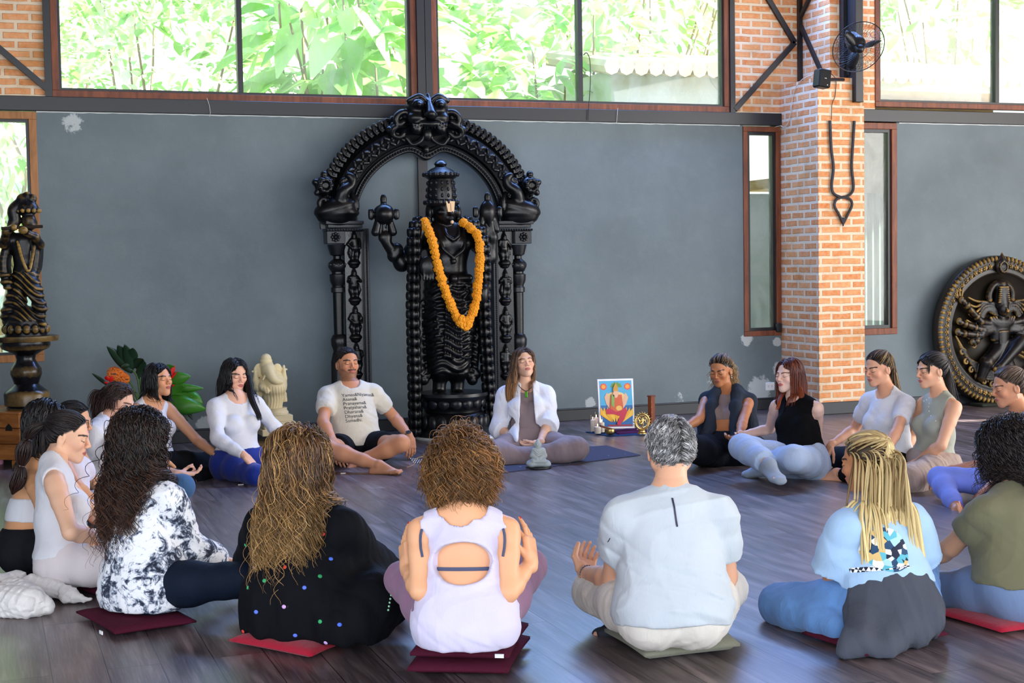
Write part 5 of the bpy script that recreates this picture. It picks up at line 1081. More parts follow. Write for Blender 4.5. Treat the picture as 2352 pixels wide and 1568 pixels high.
def head(B, h):
    s, m, c, R = B.s*B.sp.get('hs', 1.), B.m, B.hc, B.H
    def L(x, y, z): return c+(R[0]*x+R[1]*y+R[2]*z)*s
    S = Solid(); j = 1.06 if m else .97
    S.ell(L(*HC), HR*s, R, .03); S.ell(L(0, .020, -.030), np.array([.060*j, .066, .078])*s, R, .02)
    for g in (-1, 1): S.cone(L(g*.048*j, -.008, -.050), L(g*.012, .062, -.092), .019*s*j, .017*s*j, .022)
    S.ball(L(0, .069, -.091), .0185*s*j, .02); S.cone(L(-.026, .079, .020), L(.026, .079, .020), .0125*s, None, .016)
    for g in (-1, 1):
        S.ball(L(g*.037, .060, -.022), .0235*s, .02); S.ball(L(g*.033, .102, .001), .0165*s, .012, True); S.ell(L(g*.0325, .0755, .001), np.array([.0155, .0125, .0125])*s, R, .004)
    S.cone(L(0, .085, .014), L(0, .105, -.024), .0062*s, .0095*s, .010)
    for g in (-1, 1): S.ball(L(g*.0105, .097, -.028), .0078*s, .006)
    S.ball(L(0, .066, -.058), .029*s, .016); S.ell(L(0, .0925, -.0535), np.array([.021, .0085, .0048])*s, R, .004); S.ell(L(0, .0905, -.0625), np.array([.0175, .0085, .0056])*s, R, .004)
    S.ell(L(0, .099, -.0578), np.array([.021, .004, .0008])*s, R, .002, True)
    for g in (-1, 1):
        Re = np.array([nrm(R[0]+R[1]*.28*g), nrm(R[1]-R[0]*.28*g), nrm(R[2]-R[1]*.15)]); S.ell(L(g*.076, -.012, -.010), np.array([.0075, .0175, .031])*s, Re, .006); S.ell(L(g*.084, -.008, -.006), np.array([.006, .0085, .014])*s, Re, .004, True)
    nb = L(0, -.022, -.055); S.cone(nb, nb+(B.C-nb)*.75, (.053 if m else .045)*s, (.056 if m else .047)*s, .02)
    V, Q = S.mesh(h); return V, Q, L, s
def scalp_mask(x, y, z, hl=.070):
    """>0 over the hairy part of a head (local coordinates)"""
    front = z-(hl-.0*(x**2))-(y-.06)*1.1+np.maximum(0, np.abs(x)-.045)*.5
    side = np.where(y > -.004, z-(.022+.75*np.maximum(y, 0)), np.where(y > -.035, z-(.022-(-.004-y)*3.2), z+.080))
    return np.where(y > .03, np.minimum(front, z-.035), np.where(z > .06, z-.05, side))
def paint(B, V, s, hcol, o):
    c, R = B.hc, B.H; q = (V-c)@R.T/s; x, y, z = q.T; sk = np.array(srgb(B.sp['skin'])); r = np.random.RandomState(1)
    col = np.ones((len(V), 3))*sk
    def bl(m, cc): m = np.clip(m, 0, 1)[:, None]; col[:] = col*(1-m)+np.array(cc)*m
    near = (np.abs(x) < .1) & (np.abs(z) < .14) & (y > .02)
    red = np.exp(-((np.abs(x)-.04)**2/.0006+(z+.028)**2/.0005))*near+.6*np.exp(-(x**2/.0003+(z+.022)**2/.0003))*near; bl(red*.28, sk*np.array([1.05, .62, .55]))
    lip = np.array(srgb(o.get('lip', 'b5655c'))); bl((1.15-(x/.0225)**2-((z+.058)/.0115)**2)*4*(y > .082), lip)
    bc = np.array(srgb(o.get('brow', '33231c')))
    ax = np.abs(x); bz = .0235-(ax-.036)**2*9+.002; bl((1-((z-bz)/.0048)**2)*(ax > .012)*(ax < .053)*(y > .05)*1.8, bc)
    lz = -.0052+(ax-.0325)**2*20; bl((1-((z-lz)/.0019)**2)*1.6*(np.abs(ax-.0325) < .0165)*(y > .05), bc*.5); bl((1-((z-.0105)/.0016)**2)*.35*(np.abs(ax-.0325) < .014)*(y > .05), sk*.45)
    if o.get('beard'):
        b = ((z < -.060+.75*np.maximum(0, ax-.030)) & (y > -.005) & (z > -.125)) | ((ax > .056) & (z < .02) & (y > -.005) & (y < .018)); mo = (np.abs(z+.0455) < .0065) & (ax < .031) & (y > .07)
        lipm = ((x/.024)**2+((z+.058)/.010)**2) < 1; bl((b & ~lipm)*.50+.9*(mo & ~lipm), bc*1.1)
    if hcol is not None:
        hm = scalp_mask(x, y, z, o.get('hl', .070)); inr = ((q-HC)/(HR*1.1)); inside = (inr**2).sum(1) < 1.05
        bl(np.clip(hm/.006+.5, 0, 1)*inside*(np.abs(x) < .095), hcol)
    if B.sp.get('nails'):
        nc = srgb(B.sp['nails'])
        for P, up_, d in B.tips:
            w_ = V-(P+up_*.004); k = ((w_**2).sum(1) < .0085**2) & (w_@up_ > -.001); bl(k*1., nc)
    return col
def push(P, cen, r, R):
    """push points out of an ellipsoid"""
    q = (P-cen)@R.T/r; k = np.sqrt((q**2).sum(-1, keepdims=True)); return np.where(k < 1, cen+((q/np.maximum(k, 1e-6))*r)@R, P)
def pushc(P, a, b, ra, rb):
    ab = b-a; t = np.clip(((P-a)@ab)/(ab@ab), 0, 1)[..., None]; c = a+t*ab; d = P-c; L = np.linalg.norm(d, axis=-1, keepdims=True); r = ra+(rb-ra)*t
    return np.where(L < r, c+d/np.maximum(L, 1e-6)*r, P)
def locks(P, r0, k=5, flat=1., rs=None, tip=.25, beads=None):
    """N guide curves (N, M, 3) -> one mesh of tapering locks"""
    N, Mm, _ = P.shape; T = np.gradient(P, axis=1); T /= np.linalg.norm(T, axis=2, keepdims=True)+1e-9
    ref = np.array([.31, .17, 1.]); U = np.cross(T, ref+np.zeros_like(T)); L = np.linalg.norm(U, axis=2, keepdims=True); U /= L+1e-9; W = np.cross(T, U)
    t = np.linspace(0, 1, Mm); rad = np.minimum(1, .5+t*4)*(1-(1-tip)*t**2.5)
    if beads: rad = rad*(1+.22*np.sin(t*beads))
    rad = rad[None, :]*np.asarray(r0).reshape(-1, 1); an = 2*np.pi*np.arange(k)/k
    V = P[:, :, None, :]+rad[:, :, None, None]*(np.cos(an)[None, None, :, None]*U[:, :, None, :]+np.sin(an)[None, None, :, None]*W[:, :, None, :]*flat)
    i = np.arange(Mm-1)[:, None]*k; j = np.arange(k)[None]; q = np.stack([i+j, i+(j+1) % k, i+k+(j+1) % k, i+k+j], -1).reshape(-1, 4)
    F = (q[None]+(np.arange(N)*Mm*k)[:, None, None]).reshape(-1, 4); return V.reshape(-1, 3), F
def grow(B, n, Lr, seed=1, part=0., thick=.014, comb='part', tie=None, wave=(.0, 0.), stiff=.70, step=.012, r0=.0042, hl=.070, fwd_=0., spread=0., region=None, body=True, out=.25, cl=8, ends=.12, curl_env=1., gdir=None, pin=.04, face=True, cgrid=60, pj=.35):
    rs = np.random.RandomState(seed); c, R, s = B.hc, B.H, B.s*B.sp.get('hs', 1.)
    q = rs.normal(size=(n*6, 3)); q /= np.linalg.norm(q, axis=1)[:, None]; q = q*HR+HC; m = scalp_mask(*q.T, hl) > .002
    if region is not None: m &= region(q)
    q = q[m][:n]; n = len(q); P = c+(q*s)@R; nr = ((q-HC)/HR**2); nr = nr/np.linalg.norm(nr, axis=1)[:, None]; nw = nr@R
    L = rs.uniform(Lr[0], Lr[1], n); Mm = int(Lr[1]/step)+1; lay = rs.rand(n)*thick
    sd = np.sign(q[:, 0]-part+rs.normal(size=n)*.004)
    if comb == 'part': d0 = np.stack([sd*1.1, -.35-.4*(q[:, 1] < 0), -.35*np.ones(n)], 1)
    elif comb == 'back': d0 = np.stack([q[:, 0]*2, -1.*np.ones(n), .15*np.ones(n)], 1)
    elif comb == 'fwd': d0 = np.stack([q[:, 0]*3, .8*np.ones(n), -.1*np.ones(n)], 1)
    else: d0 = np.stack([q[:, 0]*5, q[:, 1]*4+.1, .1*np.ones(n)], 1)
    d0 = d0@R+nw*out; d = d0-nw*(d0*nw).sum(1, keepdims=True)*(.8 if comb != 'out' else 0); d /= np.linalg.norm(d, axis=1)[:, None]
    out_ = [P.copy()]; g = np.array([0, 0, -1.]) if gdir is None else np.asarray(gdir, float); tied = np.zeros(n, bool)
    x0 = (P-c)@B.r; sp_ = rs.normal(size=(n, 3))*spread; cen = c+(HC*s)@R; fc = c+(np.array([0, .020, -.030])*s)@R
    tw = None if tie is None else c+(np.array(tie)*s)@R
    for i in range(1, Mm):
        if tw is not None:
            v = tw-P; dist = np.linalg.norm(v, axis=1); tied |= dist < .022; tgt = np.where(tied[:, None], g+sp_, v/dist[:, None]*1.4)
            d = np.where(tied[:, None], d*.55+tgt*.45, d*.5+tgt*.5)
        else:
            w_ = 1-stiff; pull = g+sp_+R[1]*fwd_; d = d*stiff+pull*w_*min(1., .25+i*.12)
        d = d/(np.linalg.norm(d, axis=1)[:, None]+1e-9); P = P+d*(L/(Mm-1))[:, None]
        e = (.003+lay)[:, None]
        if body: xr = (P-c)@B.r; P = P-B.r*((xr-x0*1.5)*pin)[:, None]
        for _ in range(2):
            P = push(P, cen, HR*s+e, R); P = push(P, fc, np.array([.060, .066, .078])*s+e, R)
            if body:
                P = pushc(P, B.C, c+(np.array([0, -.02, -.05])*s)@R, .052+e, .05+e); u_, r_ = B.u, B.r
                P = pushc(P, B.S['r'], B.S['l'], .058+e, .058+e)
                for off in (-.065, 0, .065): P = pushc(P, B.C-u_*.07+r_*off, B.root+r_*off, .088*B.fat+e, .095*B.fat+e)
        if face:
            ql = (P-c)@R.T/s; xw = np.clip((.078-ql[:, 2])*1.6, 0, .058)+lay*.5; mk_ = (ql[:, 1] > .03) & (ql[:, 2] < .075) & (ql[:, 2] > -.135) & (np.abs(ql[:, 0]) < xw)
            P = np.where(mk_[:, None], P+((sd*xw-ql[:, 0])*s)[:, None]*R[0]-((ql[:, 1]-.03)*.5*s)[:, None]*R[1], P)
        out_.append(P.copy())
    G = np.stack(out_, 1); A, fq = wave
    if A:
        t = np.linspace(0, 1, Mm)[None]; cid = np.floor((q*cgrid+rs.rand(3)*9)).astype(int)@np.array([73, 151, 277]) % 997; B.cid = cid; ph = np.random.RandomState(seed+7).rand(997)[cid]*6.28+rs.normal(size=n)*pj
        fr = fq*(1+.25*(np.random.RandomState(seed+9).rand(997)[cid]-.5)); a = 2*np.pi*fr[:, None]*t*L[:, None]+ph[:, None]; env = A*np.minimum(1, t*2.5)**curl_env
        e1 = np.cross(nw, (0, 0, 1.)); e1 /= np.linalg.norm(e1, axis=1)[:, None]+1e-6
        G = G+(env*np.cos(a))[..., None]*e1[:, None]+(env*np.sin(a)*.7)[..., None]*nw[:, None]
    return G, q, L, rs
def hairmesh(name, B, G, rs, r0, root, tipc, par, jit=.28, k=5, tipfrac=.2, grad=.5, beads=None, mat=None, streak=None, stp=.3):
    n, Mm = G.shape[:2]; V, F = locks(G, r0*rs.uniform(.6, 1.35, n), k, tip=tipfrac, beads=beads); t = np.linspace(0, 1, Mm)
    a, b = np.array(srgb(root)), np.array(srgb(tipc)); tt = np.clip((t[None]-grad+.5+rs.normal(size=(n, 1))*.18), 0, 1)[..., None]
    ci = getattr(B, 'cid', None); ci = ci if ci is not None and len(ci) == n else np.arange(n) % 997; B.cid = None; R1 = np.random.RandomState(3)
    c = a+(b-a)*tt; jj = np.exp((rs.normal(size=n)*.6+R1.normal(size=997)[ci]*.8)*jit)[:, None, None]; c = c*jj
    if streak is not None: st = (.5*rs.rand(n)+.5*R1.rand(997)[ci] < .12+stp*.8)[:, None, None]; c = np.where(st, np.array(srgb(streak))*jj*(.4+.6*tt), c)
    c = np.repeat(np.clip(c, 0, 1)[:, :, None, :], k, 2).reshape(-1, 3)
    return obj(name, V, F, mat or hairmat('hair_strands'), par, True, c)
def ringm(c, ax, R, r, k=22):
    ax = nrm(ax); u = nrm(np.cross(ax, (.3, .2, 1))); v = np.cross(ax, u); P = [c+(u*math.cos(t)+v*math.sin(t))*R for t in np.linspace(0, 2*math.pi, k)]; return MB().tube(P, r, 6, False)
N_P = 0
def person(label, sp, top=None, pants=None, hair=None, res=None):
    B = skeleton(sp); D = depth(B.root); near = D < 7.2; hb = .0085; B.D = D
    P = thing('person', label, 'person', (B.root[0], B.root[1], 0)); B.P = P; B.tips = []
    s = B.s; S = torso(Solid(), B)
    parts = []; fine = Solid(); nf = 0
    for q in 'rl':
        if q in B.E: arm(S, B, q)
        if q in B.K: leg(S, B, q)
    nb = B.hc+(np.array([0, -.022, -.055])*s)@B.H; S.cone(B.C-B.u*.03*s, nb, (.06 if B.m else .05)*s, (.053 if B.m else .045)*s, .04)
    V, Q = S.mesh(hb); parts.append((V, Q))
    for q in 'rl':
        if q in B.hd:
            f = Solid(); T, pn, pose = B.hd[q]; pn = np.asarray(pn, float); pn = pn@np.array([rt, fw, up]); d = nrm(T-B.W[q])
            th = (1 if q == 'r' else -1)
            B.tips += hand(f, B.W[q], d, pn, th, s*(1.06 if B.m else 1.), pose)
            g = 1.15 if B.m else 1.; v = B.W[q]-B.E[q]; f.cone(B.W[q]-v*.25, B.W[q], .0272*s*g, .0232*s*g, .012); parts.append(f.mesh(.0026 if not near else .0022))
        if q in B.T:
            f = Solid(); foot(f, B.A[q], B.T[q], s*(1.08 if B.m else 1.), sp.get('fn'+q)); parts.append(f.mesh(.003))
    hV, hQ, Lf, hs = head(B, .0029 if D > 7.2 else .0035); parts.append((hV, hQ)); B.Lf = Lf
    V, Q = join(parts); o = sp.get('face', {}); hcol = np.array(srgb(sp['haircol']))*.8 if 'haircol' in sp else None
    obj('body', V, Q, SKINM, P, True, paint(B, V, hs, hcol, o))
    if top: top(B)
    if pants: pants(B)
    if hair: hair(B)
    return B
# clothes -----------------------------------------------------
def legs_wear(name, mat, e=.008, t1=1.95, waist=.10, fl=0., wr=.0015, seed=3, k=.035, h=None, label=None, thick=1., t1r=None):
    def f(B):
        S = torso(Solid(), B, e, up_=False, bust=0); S.cut(B.root+B.u*waist*B.s, B.u); ends = []
        for q in 'rl':
            if q in B.K: ends.append(leg(S, B, q, e, 0, t1, k, fl, thick))
        if wr: S.noise(wrinkle(seed, wr))
        V, Q = S.mesh(h or (.0075 if B.D < 7.2 else .0085)); o = obj(name, V, Q, mat, B.P, True)
        zf = o.data.vertices
        if label: o['label'] = label
        return o
    return f
def top_wear(name, mat, e=.010, sleeve=0., hem=.02, neck=(.062, .0), wr=.0025, seed=5, fl=0., arm_e=None, belly=0., armhole=.062, extra=None, h=None, label=None, loose=0., sl_fl=.007, bust=None, wf=16.):
    hem_ = hem; hem = -.1 if isinstance(hem, tuple) else hem
    def f(B):
        s = B.s; S = Solid(); torso(S, B, e, up_=True, low=hem < .12, belly=belly, bust=bust); ends = []
        if loose:
            S.seg(B.C-B.u*.16*s, B.root+B.u*(hem+.06)*s, B.r, ((.14 if B.m else .12)*s*B.fat+e, .1*s*B.fat+e), ((.15 if B.m else .14)*s*B.fat+e+loose, .115*s*B.fat+e+loose), .05)
        if sleeve:
            for q in 'rl':
                if q in B.E: ends.append(arm(S, B, q, arm_e or e*.7, 0, sleeve, .03, sl_fl))
        else:
            for q, g in (('r', 1), ('l', -1)):
                S.cone(B.S[q]+B.r*g*.012*s-B.u*.045, B.S[q]+B.r*g*.06*s+B.u*.06, armhole*s, armhole*s*1.25, .008, True)
        for p, d in ends:
            pass
        if isinstance(hem_, tuple): S.cut((0, 0, hem_[1]), (0, 0, -1))
        else: S.cut(B.root+B.u*hem*s, -B.u)
        nk, fd = neck; a = B.C+B.u*.0*s+B.f*(.028+fd*.5)*s; S.cone(a-B.u*.006*s+B.f*fd*s, B.hc-B.u*.03, nk*s, nk*1.25*s, .006, True)
        if extra: extra(S, B)
        if wr: S.noise(wrinkle(seed, wr, wf))
        V, Q = S.mesh(h or (.0065 if B.D < 7.2 else .008)); o = obj(name, V, Q, mat, B.P, True)
        if label: o['label'] = label
        B.top = o; return o
    return f
def multi(*fs):
    def f(B):
        for g in fs: g(B)
    return f
# cushions
def cushion(pts, h, mat, label, z0=0., seed=1, tagc=None, group=None, puff=1.):
    """pts: four corners on the floor"""
    P = [onZ(*p, z0)[:2] for p in pts]; c = np.mean(P, 0); o = thing('floor_cushion', label, 'cushion', (c[0], c[1], z0), group); n = 15; rs = np.random.RandomState(seed); V = []; F = []
    for sgn in (1, -1):
        for j in range(n):
            for i in range(n):
                a, b = i/(n-1), j/(n-1); xy = (P[0]*(1-a)+P[1]*a)*(1-b)+(P[3]*(1-a)+P[2]*a)*b; e = min(a, 1-a, b, 1-b)
                pf = min(1, (e/.22))**.5; pin = 1-.035*math.sin(math.pi*a)*(abs(b-.5) > .4)-.035*math.sin(math.pi*b)*(abs(a-.5) > .4); xy = c+(xy-c)*pin
                zz = h*.5+sgn*h*.5*(.12+.88*pf)*(1+.05*math.sin(9*a+seed)*math.sin(7*b)) if sgn > 0 else h*.5-h*.48*(.2+.8*pf)
                V.append((xy[0], xy[1], z0+max(.001, zz)))
    for k in (0, 1):
        for j in range(n-1):
            for i in range(n-1): a = k*n*n+j*n+i; q = (a, a+1, a+n+1, a+n); F.append(q if k == 0 else q[::-1])
    B_ = [i for i in range(n)]+[j*n+n-1 for j in range(1, n)]+[(n-1)*n+i for i in range(n-2, -1, -1)]+[j*n for j in range(n-2, 0, -1)]
    for x, y in zip(B_, B_[1:]+B_[:1]): F.append((y, x, x+n*n, y+n*n))
    obj('cover', V, F, mat, o, True)
    if tagc is not None:
        p = onZ(*tagc, z0+h*.5); d = nrm(np.array([P[1][0]-P[0][0], P[1][1]-P[0][1], 0])); m = MB().obox(p, np.array([d, np.cross(d, (0, 0, 1)), (0, 0, 1)]), (.016, .002, .007)); m.build('care_tag', plain('white_tag', 'f0f0f0', .7), o)
    return o
# ------------------------------------------------------------ decals, text, small wear
def bvh(o): me = o.data; return BVHTree.FromPolygons([v.co[:] for v in me.vertices], [p.vertices[:] for p in me.polygons])
def lay(B, pts2, org, ux, uy, n, off=.003, T=None, reach=.35):
    """lays points of a plane onto the garment along -n"""
    T = T or bvh(B.top); out = []; last = None
    for x, y in pts2:
        o = org+ux*x+uy*y+n*reach; h = T.ray_cast(Vector(o), Vector(-n), reach*2)
        q = np.array(h[0]) if h[0] is not None else (last if last is not None else org+ux*x+uy*y); last = q; out.append(q+n*off)
    return out
def patch(name, B, px, py, w_, h_, mat, n, ux, uy, shape='rect', N=22, off=.003):
    T = bvh(B.top); d = ray(px, py); h = T.ray_cast(Vector(C0), Vector(d).normalized()); org = np.array(h[0]); P = []; F = []; ok = {}
    for j in range(N+1):
        for i in range(N+1):
            x, y = (i/N*2-1), (j/N*2-1)
            if shape == 'disc': k = math.hypot(x, y); m = max(abs(x), abs(y)); x, y = (x*m/k, y*m/k) if k > 1e-6 else (0, 0)
            P.append((x*w_/2, y*h_/2))
    V = lay(B, P, org, ux, uy, n, off, T); F = [(j*(N+1)+i, j*(N+1)+i+1, (j+1)*(N+1)+i+1, (j+1)*(N+1)+i) for j in range(N) for i in range(N)]
    return obj(name, V, F, mat, B.P, True)
def text_mesh(txt, size, spacing=1.):
    c = bpy.data.curves.new('t', 'FONT'); c.body = txt; c.size = size; c.space_line = spacing; o = bpy.data.objects.new('t', c); COL.objects.link(o)
    dg = bpy.context.evaluated_depsgraph_get(); dg.update(); me = bpy.data.meshes.new_from_object(o.evaluated_get(dg)); V = [v.co[:2] for v in me.vertices]; F = [p.vertices[:] for p in me.polygons]
    bpy.data.objects.remove(o); return V, F
def bracelet(B, q, mat, t=.06, r=.004, name='bracelet', R=.026, label=None):
    d = nrm(B.W[q]-B.E[q]); o = ringm(B.W[q]-d*t*.35, d, R*B.s, r).build(name, mat, B.P, True)
    if label: o['label'] = label
def top_m(c, n='', **k): return fabric('cloth_'+c+n, c, **k)
GD, MT = (0, 0, -1), ()
dn, upn, cam_n, fin = (0, 0, -1), (0, 0, 1), (0, -1, 0), (0, 1, 0)     # palm normals in view axes (right, away, up)
SK_L, SK_M, SK_T, SK_D = 'e8b898', 'dba582', 'cf9068', 'a8704c'
RED = fabric('red_cushion_cloth', 'a0102c', .9); MAR = fabric('maroon_cushion_cloth', '4a1528', .9); OLC = fabric('olive_cushion_cloth', '7a7a68', .9)
def H(**k): return k
def long_hair(name, n, Lr, r0, root, tipc, layers=1, **k):
    mk = {a: k.pop(a) for a in ('jit', 'tipfrac', 'grad', 'streak', 'stp', 'beads', 'k5') if a in k}
    def f(B):
        G, q, L, rs = grow(B, n, Lr, **k); mk.pop('k5', None); return hairmesh(name, B, G, rs, r0, root, tipc, B.P, k=4, **mk)
    return f
# ---- front row, seen from behind ----
def tie_dye():
    t = NT('tie_dye_cotton', .85, 0, .25); v = t.co(); n = t.noise(v, 7.5, 5, .62, .9); n2 = t.noise(t.co(loc=(3, 1, 7)), 15, 5, .72, 2.2); n3 = t.noise(v, 60, 3)
    m = t.math('ADD', n, t.math('MULTIPLY', t.math('SUBTRACT', n2, .5), .9)); m = t.math('ADD', m, t.math('MULTIPLY', t.math('SUBTRACT', n3, .5), .18))
    t.color(t.ramp(m, [(.36, srgb('232838')), (.42, srgb('4d5668')), (.47, srgb('9aa3b2')), (.535, srgb('e9ebef')), (.9, srgb('f4f4f4'))])); t.bump(t.noise(t.co(scale=(1, 1, .35)), 22, 3, .6, 1.2), .35, .012); t.b.inputs['Sheen Weight'].default_value = .1; return t.m
cushion([(175, 1418), (265, 1468), (452, 1440), (370, 1392)], .05, MAR, 'maroon floor cushion under the woman in the tie-dye shirt', seed=2, tagc=(232, 1452))
person('person in black-and-white tie-dye shirt with long dark curly hair, seen from behind', dict(
    s=1.0, skin=SK_L, haircol='20140f', root=(335, 1340, .15), neck=(316, 1100, 1), head=(322, 1012, 1), az=32, look=(45, -12), fat=1.04, sh=(0, 0, .02, 0),
    rarm=((438, 1262, 1), (516, 1290, 1), (560, 1292, 1), dn, 'rest'), larm=((262, 1225, 1), (300, 1265, 1), (330, 1280, 1), dn, 'rest'),
    rleg=((560, 1330, -1), (640, 1395, 1)), lleg=((330, 1262, 1), (505, 1372, 1), (498, 1392, 1))),
    top_wear('shirt', tie_dye(), e=.016, sleeve=1.82, hem=('z', .062), loose=.035, wr=.007, arm_e=.020, sl_fl=.012, wf=11., neck=(.06, .01)),
    legs_wear('leggings', fabric('navy_leggings_cloth', '101a2a', .7), .007),
    multi(long_hair('hair', 4600, (.30, .52), .0020, '150d0b', '4c2f20', thick=.035, wave=(.015, 12.), spread=.09, cgrid=34, pj=.25, stiff=.62, pin=.13, seed=3, grad=.8, jit=.35, part=.01, comb='part'),
          long_hair('hair_strands', 260, (.40, .56), .0016, '24160f', '6b4530', thick=.05, wave=(.022, 12.), spread=.2, pin=.12, stiff=.62, seed=13, grad=.7, k5=1)))
def poncho(B):
    S = Solid(); s = B.s; r, f, u = B.r, B.f, B.u; torso(S, B, .03, k=.06)
    for q in 'rl': arm(S, B, q, .032, 0, 1.9, .05, .03)
    S.seg(B.C-u*.19, B.root+u*.06, r, (.155, .115), (.225, .165), .09); S.seg(B.root+u*.06, B.root-np.array([0, 0, .08]), r, (.225, .17), (.25, .185), .06)
    e = B.E['r']; w_ = B.W['r']; lo = onZ(905, 1400, .16); S.chain([B.S['r'], e+np.array([0, 0, -.03]), w_], [.07, .085, .075], .07)
    S.chain([B.root+r*.12, onZ(800, 1440, .10), onZ(860, 1470, .03)], [.11, .09, .03], .07); S.chain([B.root+r*.12, onZ(840, 1410, .14), onZ(905, 1385, .14)], [.12, .10, .07], .07)
    S.chain([e, onZ(870, 1370, .2), onZ(905, 1380, .16)], [.07, .08, .06], .07)
    S.cone(B.C+u*.01+f*.02, B.hc, .06, .07, .006, True); S.cut((0, 0, .045), (0, 0, -1), .01)
    wk = np.array([r[0], r[1], 0])*1.; S.noise(lambda x, y, z: -.005*np.sin(55*((x-B.root[0])*r[0]+(y-B.root[1])*r[1])+6*z+1.5*np.sin(9*z+14*x))*np.clip((1.05-z)*1.1, 0, 1)); S.noise(wrinkle(8, .006, 9, (1, 1, .3)))
    V, Q = S.mesh(.0085); B.top = obj('poncho', V, Q, fabric('black_poncho_cloth', '0c0e13', .82, .3), B.P, True)
    T = bvh(B.top); D = {}; m = {}
    for px, py, c in ((742, 1226, 'd22a2a'), (709, 1254, 'c9a4e0'), (760, 1283, '4a6fe0'), (583, 1301, 'd9b8ea'), (607, 1333, '2fa866'), (569, 1349, '2fa866'), (699, 1349, '5a78e6'), (735, 1323, '1f8f55'),
                      (652, 1393, 'd9a8e6'), (588, 1405, '5a78e6'), (735, 1427, '2fa866'), (780, 1434, '4a6fe0'), (558, 1450, 'd23a30'), (678, 1459, '5a78e6'), (578, 1471, '5a78e6'), (748, 1476, 'c9a4e0'), (564, 1252, '2fa866'), (654, 1302, 'd2452a')):
        h = T.ray_cast(Vector(C0), Vector(ray(px, py)).normalized())
        if h[0] is None: continue
        n = np.array(h[1]); n = -n if n@ray(px, py) > 0 else n; a = nrm(np.cross(n, (.2, .1, 1))); b = np.cross(n, a)
        MB().ball(np.array(h[0]), (.009, .008, .0035), 10, np.array([a, b, n])).build('dot', plain('dot_'+c, c, .7), B.P, True)
    m_ = MB()
    for i in range(8):
        px, py = 903-i*1.6, 1341+i*8.5; h = T.ray_cast(Vector(C0), Vector(ray(px, py)).normalized())
        if h[0] is not None: m_.ball(np.array(h[0]), .0045, 8)
    if m_.v: m_.build('beading', plain('green_beads', '9fe0b0', .3), B.P, True)
cushion([(526, 1484), (716, 1520), (800, 1485), (640, 1430)], .05, RED, 'bright red floor cushion under the woman in the black dotted poncho', seed=5)
person('person in a black poncho with coloured dots, long wavy golden-brown hair, seen from behind', dict(
    s=1.02, skin=SK_L, haircol='5a3a20', root=(695, 1385, .15), trunk=.43, neck=(692, 1168, 1), head=(688, 1068, 1), az=18, look=(20, -6),
    rarm=((838, 1300, 1), (900, 1352, 1), (925, 1345, 1), dn, 'rest'), larm=((590, 1290, 1), (620, 1330, 1), (650, 1350, 1), dn, 'rest'),
    rleg=((880, 1400, 1), (760, 1400, 1)), lleg=((580, 1330, 1), (700, 1390, 1))), poncho,
    legs_wear('trousers', fabric('black_trousers_cloth', '0b0c12', .8), .02, 1.9),
    multi(long_hair('hair', 5200, (.34, .58), .0020, '4c3220', '92703f', thick=.055, wave=(.017, 8.), spread=.10, pin=.08, cgrid=26, pj=.22, stiff=.62, seed=4, grad=.55, jit=.42, part=.0, streak='b48d58', stp=.25),
          long_hair('hair_strands', 300, (.38, .52), .0015, '7a5230', 'cfa76c', thick=.06, wave=(.022, 9.), spread=.22, pin=.09, stiff=.62, seed=14, grad=.5)))
# woman in lilac tank
cushion([(935, 1558), (1168, 1562), (1218, 1482), (985, 1475)], .065, MAR, 'lower maroon cushion of the pair under the woman in the lilac tank top', seed=7, puff=.9)
cushion([(942, 1522), (1170, 1528), (1214, 1452), (990, 1445)], .065, MAR, 'upper maroon cushion of the pair under the woman in the lilac tank top', z0=.065, seed=8, tagc=(1147, 1506))
LIL = fabric('lilac_jersey', 'cfc9e0', .8, .3)
def keyhole(S, B):
    c = B.C-B.u*.185-B.f*.10; S.ell(c, (.110, .10, .068), np.array([B.r, B.f, B.u]), .005, True)
    S.ell(c-B.u*.022, (.095, .10, .058), np.array([B.r, B.f, B.u]), .01, True)
def lilac_extras(B):
    m = MB(); dk = plain('slate_strap', '454a66', .7)
    T = bvh(B.P.children[0])
    def on(x, y): h = T.ray_cast(Vector(B.C+B.r*x+B.u*y-B.f*.4), Vector(B.f)); return (np.array(h[0])-B.f*.003) if h[0] is not None else B.C+B.r*x+B.u*y-B.f*.09
    m.tube([on(x, -.212) for x in np.linspace(-.1, .1, 14)], .0045, 6, True, 1.6)
    for g in (-1, 1): m.tube([on(g*x, y) for x, y in ((.143, -.075), (.147, -.095), (.148, -.115), (.146, -.14), (.140, -.17))], .005, 6, True, 1.2)
    m.build('bra_strap', dk, B.P, True)
